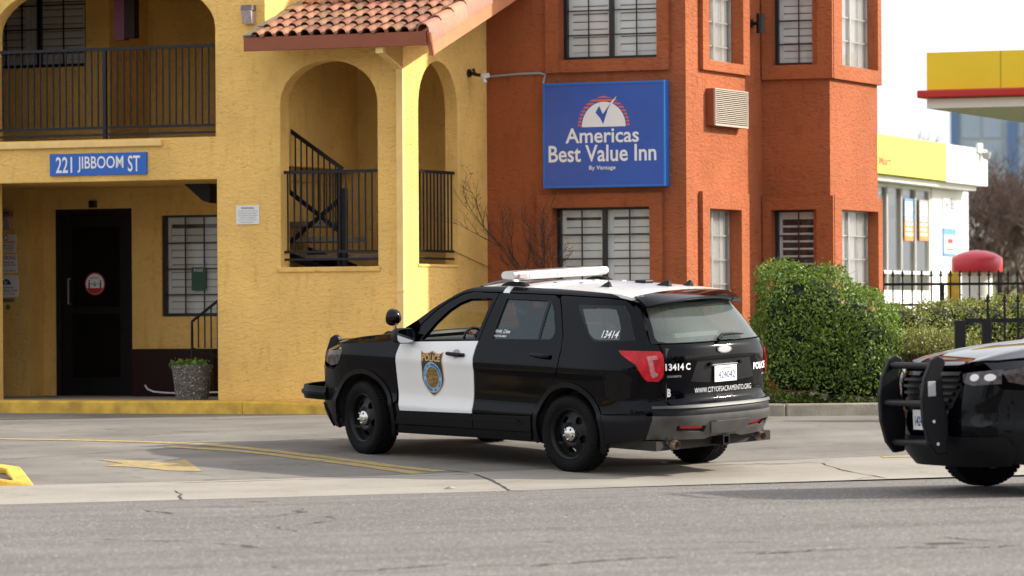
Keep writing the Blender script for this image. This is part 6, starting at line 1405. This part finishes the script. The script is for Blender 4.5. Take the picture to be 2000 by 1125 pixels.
part(mb, 'branches', 'twig_dark', bs_); mb = MB(); P = np.array(budP); leaves(mb, P, .012); part(mb, 'dry_buds', 'twig', bs_)['kind'] = 'stuff'

# spear-top fences
sp_mesh = {}
def spear(h, r=.008):
    if h in sp_mesh: return sp_mesh[h]
    m_ = MB(); m_.box(-r, r, -r, r, 0, h - .10); m_.prism([(-.006, h - .10), (-.03, h - .075), (-.022, h - .06), (-.008, h - .075), (-.018, h - .045), (0, h), (.018, h - .045), (.008, h - .075), (.022, h - .06), (.03, h - .075), (.006, h - .10)], -.006, .006); sp_mesh[h] = m_.mesh('picket', 'black_metal'); return sp_mesh[h]
YF = 58.6; f0 = at(1722, 553, YF); f1 = at(2090, 553, YF); zt_f = at(1722, 527, YF).z; zr = f0.z
fe = thing('fence', 'long black spear-topped iron fence in front of the white shop', 'fence', (f0.x, YF, .2))
mb = MB(); mb.box(f0.x - .3, f1.x, YF - .02, YF + .02, zr - .035, zr); mb.box(f0.x - .3, f1.x, YF - .018, YF + .018, at(0, 604, YF).z - .03, at(0, 604, YF).z); part(mb, 'rail', 'black_metal', fe)
n = int((f1.x - f0.x) / .129)
for i in range(n):
    h = 1.35; obj('picket', spear(h, .0095), fe, Matrix.Translation((f0.x + .02 + i * .129, YF - .03, zt_f - h)))
for px in (1840, 2060):
    mb = MB(); p = at(px, 600, YF); mb.box(p.x - .03, p.x + .03, YF - .03, YF + .03, .15, zr); part(mb, 'post', 'black_metal', fe)
YG = 47.3; ge = thing('iron_gate', 'short black spear-topped railing section between two square posts behind the moving car', 'railing', (at(1875, 700, YG).x, YG, .1))
for x0, x1, yt in ((1865, 1885, 626), (1918, 1936, 624)):
    a = at(x0, yt, YG); b = at(x1, yt, YG); mb = MB(); mb.box(a.x, b.x, YG - .05, YG + .05, .05, a.z); part(mb, 'post', 'black_metal', ge, bevel=.004)
a = at(1884, 622, YG); b = at(2080, 619, YG); mb = MB(); mb.box(a.x, b.x, YG - .03, YG + .03, a.z - .045, a.z); part(mb, 'rail', 'black_metal', ge)
for px in (1928, 1961, 1987, 2016, 2045):
    t_ = at(px, 574, YG); obj('picket', spear(1.1, .011), ge, Matrix.Translation((t_.x, YG - .042, t_.z - 1.1)))

# ---------------------------------------------------------------- shop across the fence
YM = 85.; m0 = at(1713, 300, YM); FM = Frame((m0.x, m0.y), 70.5)
shop = thing('shop_building', 'white convenience shop with a yellow and white fascia beyond the fence', 'shop', FM.T)
mu = lambda px, y=0: FM.hit(px, 400, y)[0]
fz1, fz0 = FM.hit(1713, 261, -.5)[1], FM.hit(1713, 337, -.5)[1]; uy = mu(1849, -.5); ue = mu(1929, -.5)
mb = MB(); mb.box(-6, uy, -.5, 3, fz0, fz1, FM.T); part(mb, 'yellow_fascia', 'lemon', shop)
mb = MB(); mb.box(uy + .003, ue, -.5, 3, fz0 - .02, fz1, FM.T); part(mb, 'white_fascia', 'offwhite', shop)
mb = MB(); mb.box(-6, ue - .4, -.35, 2.8, fz0 - .12, fz0 - .021, FM.T); part(mb, 'soffit', 'offwhite', shop)
uw0, uw1, uwe = mu(1700), mu(1820), mu(1891); zb_, ztp = FM.hit(1760, 573)[1], FM.hit(1760, 362)[1]; zr_ = FM.hit(1760, 532)[1]
mb = MB(); plate(mb, FM, [(-6, .5), (uwe, .5), (uwe, fz0 - .13), (-6, fz0 - .13)], [rc(-3, uw1, zb_, ztp)], 0, .25); part(mb, 'wall', 'offwhite', shop)
mb = MB(); mb.box(uwe - .25, uwe - .002, .25, 8, .5, fz0 - .13, FM.T); mb.box(-6, uwe, 7.8, 8, .5, fz0, FM.T); part(mb, 'end_wall', 'offwhite', shop)
mu_px = [1690, 1708, 1735, 1763, 1790, 1818]
for i in range(len(mu_px) - 1):
    a, b = mu(mu_px[i]), mu(mu_px[i + 1]); b = min(b, uw1 - .03); mb = MB()
    for c in (a, b): mb.box(c - .05, c + .05, .02, .14, zb_, ztp, FM.T)
    mb.box(a + .05, b - .05, .02, .14, zb_, zb_ + .06, FM.T); mb.box(a + .05, b - .05, .02, .14, ztp - .06, ztp, FM.T); mb.box(a + .05, b - .05, .02, .12, zr_ - .03, zr_ + .03, FM.T)
    w_ = part(mb, 'window', 'white', shop); mb = MB(); mb.box(a + .05, b - .05, .07, .08, zb_ + .06, ztp - .06, FM.T); part(mb, 'pane', 'glass', w_)
mb = MB(); mb.box(-5, uw1 + .1, 2.5, 2.6, .5, fz0, FM.T); part(mb, 'interior_wall', 'shop_interior' if 'shop_interior' in M else 'room', shop)
for k in range(7):
    mb = MB(); mb.box(-1 + k * 1.1, -.3 + k * 1.1, 1.2, 1.6, .9, 1.6 + .5 * (k % 3), FM.T); part(mb, 'shelf', ['print_black', 'seal_blue', 'lens_white', 'curb_yellow'][k % 4], shop)
mb = MB(); g_ = FM.hit(1745, 413, 1.0); mb.box(g_[0] - .5, g_[0] + .1, 1.0, 1.1, g_[1] - .15, g_[1] + .12, FM.T); part(mb, 'green_sign', 'green_sign', shop)
mb = MB(); a = FM.hit(1716, 322, -.5); b = FM.hit(1741, 306, -.5); V, F, sz_ = text_mesh('Mart', .03); mb.add([(a[0] + (b[0] - a[0]) * p, -.505, a[1] + (b[1] - a[1]) * q) for p, q in V], F, FM.T); part(mb, 'lettering', 'sign_orange', shop)
mb = MB(); mb.prism([(-6, fz1), (-6, fz1 + .75), (.5, fz1 + .55), (mu(1756, 2), fz1 + .08), (mu(1756, 2), fz1)], 1.5, 5, FM.T); part(mb, 'roof', 'offwhite', shop)
def poster(label, px, top):
    q = FM.rect(*px, .04); t = thing('poster', label, 'poster', FM.w((q[0] + q[1]) / 2, .04, q[2]), group='posters in the shop window'); mb = MB(); zc = q[2] + (q[3] - q[2]) * .46; mb.box(q[0], q[1], .03, .036, q[2], zc, FM.T); b_ = part(mb, 'lower_half', 'orange_print', t)
    mb = MB(); mb.box(q[0], q[1], .03, .036, zc + .001, q[3], FM.T); c_ = part(mb, 'upper_half', top, t)
    mb = MB()
    for k in range(4): zz = q[2] + (q[3] - q[2]) * (.12 + .12 * k); mb.box(q[0] + .08, q[1] - .08 - .05 * (k % 2), .0275, .0295, zz, zz + .05, FM.T)
    for k in range(3): zz = q[2] + (q[3] - q[2]) * (.58 + .12 * k); mb.box(q[0] + .06, q[1] - .12 + .04 * (k % 2), .0275, .0295, zz, zz + .09, FM.T)
    part(mb, 'print', 'sign_white', t)
poster('tall orange and blue poster in the shop window, left one', (1766, 388, 1783, 470), 'blue_print'); poster('tall orange and white poster in the shop window nearest the white wall', (1795, 391, 1812, 470), 'lens_white')
def wallposter(name, label, px, m1, m2):
    q = FM.rect(*px, -.03); t = thing(name, label, 'notice', FM.w((q[0] + q[1]) / 2, 0, q[2])); mb = MB(); mb.box(q[0], q[1], -.03, -.001, q[2], q[3], FM.T); b_ = part(mb, 'board', m1, t); mb = MB(); mb.box(q[0] + .06, q[1] - .06, -.034, -.0305, q[2] + .06, q[3] - (q[3] - q[2]) * .25, FM.T); c_ = part(mb, 'panel', m2, t)
    mb = MB(); w = q[1] - q[0]; h = q[3] - q[2]; mb.box(q[0] + w * .3, q[1] - w * .3, -.037, -.0345, q[2] + h * .45, q[2] + h * .62, FM.T); mb.box(q[0] + w * .2, q[1] - w * .2, -.037, -.0345, q[2] + h * .2, q[2] + h * .26, FM.T); part(mb, 'print', 'print_red', b_)
wallposter('wall_notice', 'blue edged notice board low on the white shop wall', (1843, 446, 1868, 500), 'blue_print', 'sign_white')
wallposter('wall_notice', 'faint white notice high on the white shop wall', (1842, 388, 1856, 414), 'offwhite', 'sign_white')
for k, (y0, y1, nm) in enumerate(((388, 398, 'upper of two small dark squares on the white shop wall'), (399, 408, 'lower of two small dark squares on the white shop wall'))):
    q = FM.rect(1858, y0, 1866, y1, -.03); single(MB().box(q[0], q[1], -.03, -.001, q[2], q[3], FM.T), 'wall_plate', 'print_grey', nm, 'plate', FM.w(q[0], 0, q[2]))
q = FM.hit(1912, 297, -.5); cmo = thing('security_camera', 'dome camera on the white end of the shop fascia', 'camera', FM.w(q[0], -.5, q[1]))
mb = MB(); mb.box(q[0] - .25, q[0] + .1, -.56, -.501, q[1] - .02, q[1] + .18, FM.T); part(mb, 'mount', 'white', cmo); mb = MB(); mb.lathe([(.001, -.12), (.07, -.09), (.1, 0), (.1, .05)], 14, Matrix.Translation(FM.w(q[0] + .15, -.62, q[1] - .05))); part(mb, 'dome', 'print_grey', cmo, True)

# canopy of the filling station
YC = 66.; c0 = at(1810, 150, YC); FN = Frame((c0.x, c0.y), -22)
can = thing('fuel_canopy', 'big yellow fuel station canopy with a red edge strip above the shop', 'canopy', FN.T)
cz = lambda py: at(1810, py, YC).z
cz0, cz1, cz2, cz3 = cz(212), cz(192), cz(177), cz(103)
mb = MB(); mb.box(0, 7, 0, 12, cz2 + .01, cz3, FN.T); part(mb, 'yellow_panel', 'shell_yellow', can)
mb = MB(); mb.box(-.12, 7, -.14, 12, cz1, cz2, FN.T); part(mb, 'red_strip', 'red', can, bevel=.02)
mb = MB(); mb.box(0, 7, 0, 12, cz0, cz1 - .01, FN.T); part(mb, 'white_panel', 'offwhite', can)
for (u, y) in ((4.5, 3), (4.5, 9)): mb = MB(); mb.box(u - .2, u + .2, y - .2, y + .2, .3, cz0 - .002, FN.T); part(mb, 'column', 'offwhite', can)
for k_ in range(1, 6): mb = MB(); mb.box(k_ * 1.15, k_ * 1.15 + .015, -.004, -.0005, cz2 + .02, cz3, FN.T); part(mb, 'panel_joint', 'yellow_joint', can)
mb = MB(); mb.box(1.8, 3.4, 3, 5, cz0 - .06, cz0 - .002, FN.T); part(mb, 'light_panel', 'print_grey', can)

# red domed bin
dc = at(1908, 510, 76); dm_ = thing('domed_bin', 'white cylindrical bin with a big red domed lid behind the fence', 'bin', (dc.x, dc.y, .8)); sd_ = FPX / 76
r1 = 50 / sd_; ztop = at(1908, 488, 76).z; zrim = at(1908, 503, 76).z; zlow = at(1908, 532, 76).z
mb = MB(); T_ = Matrix.Translation((dc.x, dc.y, 0)); mb.lathe([(.001, ztop), (r1 * .4, ztop - .02), (r1 * .75, ztop - .07), (r1 * .97, zrim), (r1, zrim - .04), (r1, zlow + .02), (r1 * .97, zlow), (.001, zlow)], 40, T_); part(mb, 'lid', 'dome_red', dm_, True, angle=60)
mb = MB(); mb.lathe([(30 / sd_, zlow), (30 / sd_, .8)], 30, T_); part(mb, 'body', 'offwhite', dm_, True)
pr_ = at(1870, 560, 75); mb = MB(); mb.box(pr_.x - .16, pr_.x + .04, 75, 75.2, .8, at(1870, 532, 75).z, None); single(mb, 'yellow_pipe_box', 'curb_yellow', 'yellow and orange upright box left of the domed bin', 'box', (pr_.x, 75, .8), bevel=.02)

# white car far off under the trees
wc = at(1906, 462, 190); fc_ = thing('parked_car', 'small white car parked far away under the bare trees', 'car', (wc.x, wc.y, wc.z - .6))
mb = MB(); mb.prism([(-2.2, -.35), (2.2, -.35), (2.25, .1), (1.9, .3), (1.1, .35), (.6, .8), (-.9, .85), (-1.6, .35), (-2.2, .25)], -.85, .85, Matrix.Translation((wc.x - .8, wc.y, wc.z)) @ Matrix.Rotation(rad(-30), 4, 'Z')); part(mb, 'body', 'white', fc_, bevel=.08)
mb = MB(); mb.prism([(1.0, .38), (.58, .75), (-.85, .79), (-1.4, .38)], -.862, .862, Matrix.Translation((wc.x - .8, wc.y, wc.z)) @ Matrix.Rotation(rad(-30), 4, 'Z')); part(mb, 'side_window', 'trim', fc_)
for sx_ in (-1.4, 1.4):
    for sy_ in (-.8, .8): mb = MB(); mb.lathe([(.001, .1), (.32, .1), (.33, -.1), (.001, -.1)], 14, Matrix.Translation((wc.x - .8, wc.y, wc.z)) @ Matrix.Rotation(rad(-30), 4, 'Z') @ Matrix.Translation((sx_, sy_, -.35)) @ Matrix.Rotation(rad(90), 4, 'X')); part(mb, 'wheel', 'rubber', fc_)
mb = MB(); b0 = at(1880, 480, 192); mb.add([(b0.x - 5, 186, 3.0), (b0.x + 60, 186, 3.0), (b0.x + 60, 240, 4.4), (b0.x - 5, 240, 4.4), (b0.x - 5, 150, .8), (b0.x + 60, 150, .8)], [(0, 1, 2, 3), (4, 5, 1, 0)]); tag(obj('grass_bank', mb.mesh('grass_bank', 'grass')), kind='structure')
# bare trees behind the shop
def bare_tree(label, px, Y, h, zb, spread=.8, seed=1, m='far_twig'):
    random.seed(seed); p0 = at(px, 600, Y); t = thing('bare_tree', label, 'tree', (p0.x, Y, zb), group='bare trees beyond the fence'); mb = MB(); tb = MB()
    def br(p, d, L_, r, lev):
        pts = [p]; q = p.copy(); dd = d.copy()
        for k in range(3): dd = (dd + Vector((random.uniform(-.25, .25), random.uniform(-.25, .25), random.uniform(-.05, .15)))).normalized(); q = q + dd * L_ / 3; pts.append(q.copy())
        (tb if lev == 0 else mb).tube(pts, r, 6 if lev < 1 else 3, cap=False, rs=[r, r * .8, r * .65, r * .5])
        if lev < 6:
            for k in range(4 if lev < 2 else 3):
                nd = (dd * .8 + Vector((random.uniform(-1, 1) * spread, random.uniform(-1, 1) * spread, random.uniform(-.15, .7)))).normalized(); br(pts[random.choice((1, 2, 3, 3))], nd, L_ * random.uniform(.55, .8), max(r * .6, .012), lev + 1)
    br(Vector((p0.x, Y, zb)), Vector((0, 0, 1)), h * .28, h * .022, 0)
    for _ in range(2): br(Vector((p0.x, Y, zb + h * .12)), Vector((random.uniform(-.6, .6), random.uniform(-.4, .4), 1)).normalized(), h * .27, h * .015, 1)
    part(tb, 'trunk', m, t, True); part(mb, 'crown', m, t); return t
bare_tree('bare brown tree nearest the white shop corner', 1930, 130, 5.8, .9, 1.0, 3); bare_tree('bare brown tree at the right edge of the picture', 1995, 125, 5.6, .9, 1.0, 9)
bare_tree('bare brown tree furthest right beyond the canopy', 2070, 128, 6.5, .9, .9, 5); bare_tree('bare tree half hidden between the shop and its neighbour tree', 1958, 150, 6.2, .9, 1.1, 14)
bare_tree('small bare tree showing over the shop roof', 1785, 150, 7.3, .9, .7, 21); bare_tree('low spreading bare tree behind the parked white car', 1965, 200, 7.2, 3, 1.1, 31)
random.seed(5)
# glass tower far behind
tw0 = at(1863, 300, 420); tow = thing('glass_tower', 'far pale blue glass office tower behind the bare trees', 'tower', (tw0.x, 420, 0)); FT = Frame((tw0.x, 420), -12)
ztw = at(1863, 150, 420).z
mb = MB(); mb.box(0, 40, 0, 20, 0, ztw, FT.T); bd_ = part(mb, 'wall', 'tower_core', tow)
pm = MB(); pm.box(.15, 1.95, -.12, -.02, .15, 2.6); pme = pm.mesh('pane', 'tower_glass')
for i in range(12):
    for j in range(12): obj('pane', pme, bd_, FT.T @ Matrix.Translation((.6 + i * 2.1, 0, ztw - 3.2 - j * 2.9)))
mb = MB(); mb.box(-.3, .5, -.3, 0, 0, ztw, FT.T); mb.box(5.2, 6.2, -.5, -.13, 0, at(0, 330, 420).z + 4, FT.T); part(mb, 'mullion', 'tower_blue', tow)
# treeline and levee on the camera's side of the road (unseen but mirrored in paint and glass, raised to darken the reflections)
mb = MB()
for k in range(26):
    x = -75 + k * 6 + random.uniform(-2, 2); c = (x, -14 + random.uniform(-4, 4) - abs(x) * .05, 6.0 + random.uniform(-2.5, 3)); r = (random.uniform(2.6, 4.8), 3, random.uniform(4.5, 7.5)); P, N_ = superell(1300, c, r, 2.2, .5); P = P + N_ * lumps(P, .6, 1.1)[:, None]; leaves(mb, P, .30, None)
o = obj('far_treeline', mb.mesh('far_treeline', 'evergreen')); tag(o, kind='stuff', label='row of dark evergreen trees across the road')

# leaf litter, pebbles
pe = MB()
for k in range(900):
    t = random.uniform(-8, 14); n = -abs(random.gauss(0, 1)) * 2.2 - .2 if random.random() < .8 else random.uniform(-9, 0); n = n if random.random() < .6 else -3.0 + random.gauss(0, .5)
    x, y = gp(t, min(n, -.05)); r = random.uniform(.004, .011); z = gzs(x, y); pe.add([(x - r, y, z), (x, y - r, z), (x + r, y, z), (x, y + r, z), (x, y, z + r * .9)], [(0, 1, 4), (1, 2, 4), (2, 3, 4), (3, 0, 4)])
tag(obj('gravel', pe.mesh('gravel', 'loose_stone')), kind='stuff', label='loose grit scattered on the road')
for px, py, lab in ((878, 955, 'pale fallen leaf on the gutter apron in front of the patrol car'),):
    g_ = ghit(px, py); z = gzs(g_.x, g_.y); mb = MB(); mb.add([(-.05, -.02, .004), (0, -.035, .02), (.06, -.01, .006), (.03, .03, .018), (-.03, .035, .004)], [(0, 1, 2, 3, 4)], Matrix.Translation((g_.x, g_.y, z))); single(mb, 'fallen_leaf', 'cream', lab, 'leaf', (g_.x, g_.y, z))

# ================================================================ the two cars
car1 = make_car('black and white police car standing in the driveway, shield on its white front door', CARM, True, -12, DROPS)
def copy_tree(o, parent, skip):
    c = o.copy(); COL.objects.link(c); c.parent = parent
    for ch in o.children:
        if ch.name.split('.')[0] not in skip: copy_tree(ch, c, skip)
    return c
car2 = make_car('dark police car entering from the right, black push bar on its nose', CAR2M, False, 0)
# driver, seen only through the glass
dr = thing('person', 'driver in a dark uniform seated in the standing patrol car, one hand on the wheel', 'person', CARM @ Matrix.Translation((1.2, .40, .76)))
def skinned(name, nodes, edges, m, parent, Wl, sub=2):
    me = bpy.data.meshes.new(name); me.from_pydata([n[0] for n in nodes], edges, []); o = bpy.data.objects.new(name, me); COL.objects.link(o); o.parent = parent
    o.matrix_local = INV[parent] @ Wl; INV[o] = Wl.inverted(); md = o.modifiers.new('skin', 'SKIN'); sv = me.skin_vertices[0].data
    for i, nn in enumerate(nodes): sv[i].radius = nn[1]; sv[i].use_root = (i == 0)
    s2 = o.modifiers.new('sub', 'SUBSURF'); s2.levels = sub; s2.render_levels = sub; me.materials.append(M[m]); md.use_smooth_shade = True; return o
nodes = [((1.20, .40, .80), (.17, .15)), ((1.15, .40, 1.0), (.15, .14)), ((1.11, .40, 1.20), (.19, .12)), ((1.11, .40, 1.30), (.10, .08)), ((1.14, .40, 1.37), (.055, .055)), ((1.16, .40, 1.47), (.085, .09)), ((1.17, .40, 1.56), (.08, .085)),
         ((1.13, .60, 1.24), (.06, .06)), ((1.30, .66, 1.05), (.048, .048)), ((1.52, .56, 1.16), (.036, .036)), ((1.64, .53, 1.215), (.028, .034)), ((1.70, .52, 1.23), (.035, .02)),
         ((1.13, .20, 1.24), (.06, .06)), ((1.28, .15, 1.04), (.048, .048)), ((1.50, .25, 1.12), (.036, .036)), ((1.64, .29, 1.17), (.028, .034)), ((1.70, .30, 1.19), (.035, .02)),
         ((1.55, .50, .84), (.08, .08)), ((1.72, .50, .52), (.055, .055)), ((1.55, .30, .84), (.08, .08)), ((1.72, .30, .52), (.055, .055))]
skinned('body', nodes, [(0, 1), (1, 2), (2, 3), (3, 4), (4, 5), (5, 6), (2, 7), (7, 8), (8, 9), (9, 10), (10, 11), (2, 12), (12, 13), (13, 14), (14, 15), (15, 16), (0, 17), (17, 18), (0, 19), (19, 20)], 'uniform', dr, CARM)
mb = MB(); blob(mb, (1.165, .40, 1.50), (.098, .078, .125), 2.2, 20); hd_ = part(mb, 'head', 'skin', dr, True, False); 
for o_ in (hd_,): o_.data.transform(INV[dr] @ CARM @ INV[dr].inverted())
mb = MB(); blob(mb, (1.145, .40, 1.54), (.105, .086, .095), 2.2, 20); ha = part(mb, 'hair', 'hair', dr, True, False); ha.data.transform(INV[dr] @ CARM @ INV[dr].inverted())
for sy_, hx in ((.52, 0), (.30, 1)):
    fn_ = []
    for k in range(4):
        a = Vector((1.70, sy_ - .03 + .02 * k, 1.235)); fn_.append([a, a + Vector((.03, 0, .02)), a + Vector((.05, 0, .0)), a + Vector((.04, 0, -.025))])
    fn_.append([Vector((1.69, sy_ - .035, 1.225)), Vector((1.71, sy_ - .05, 1.215)), Vector((1.73, sy_ - .05, 1.20))])
    mb = MB()
    for f in fn_: mb.tube(f, .009, 6, rs=[.010, .0095, .009, .007][:len(f)])
    blob(mb, (1.685, sy_, 1.228), (.035, .042, .018), 2.4, 12); h_ = part(mb, 'hand', 'skin', dr, True, False); h_.data.transform(INV[dr] @ CARM @ INV[dr].inverted())
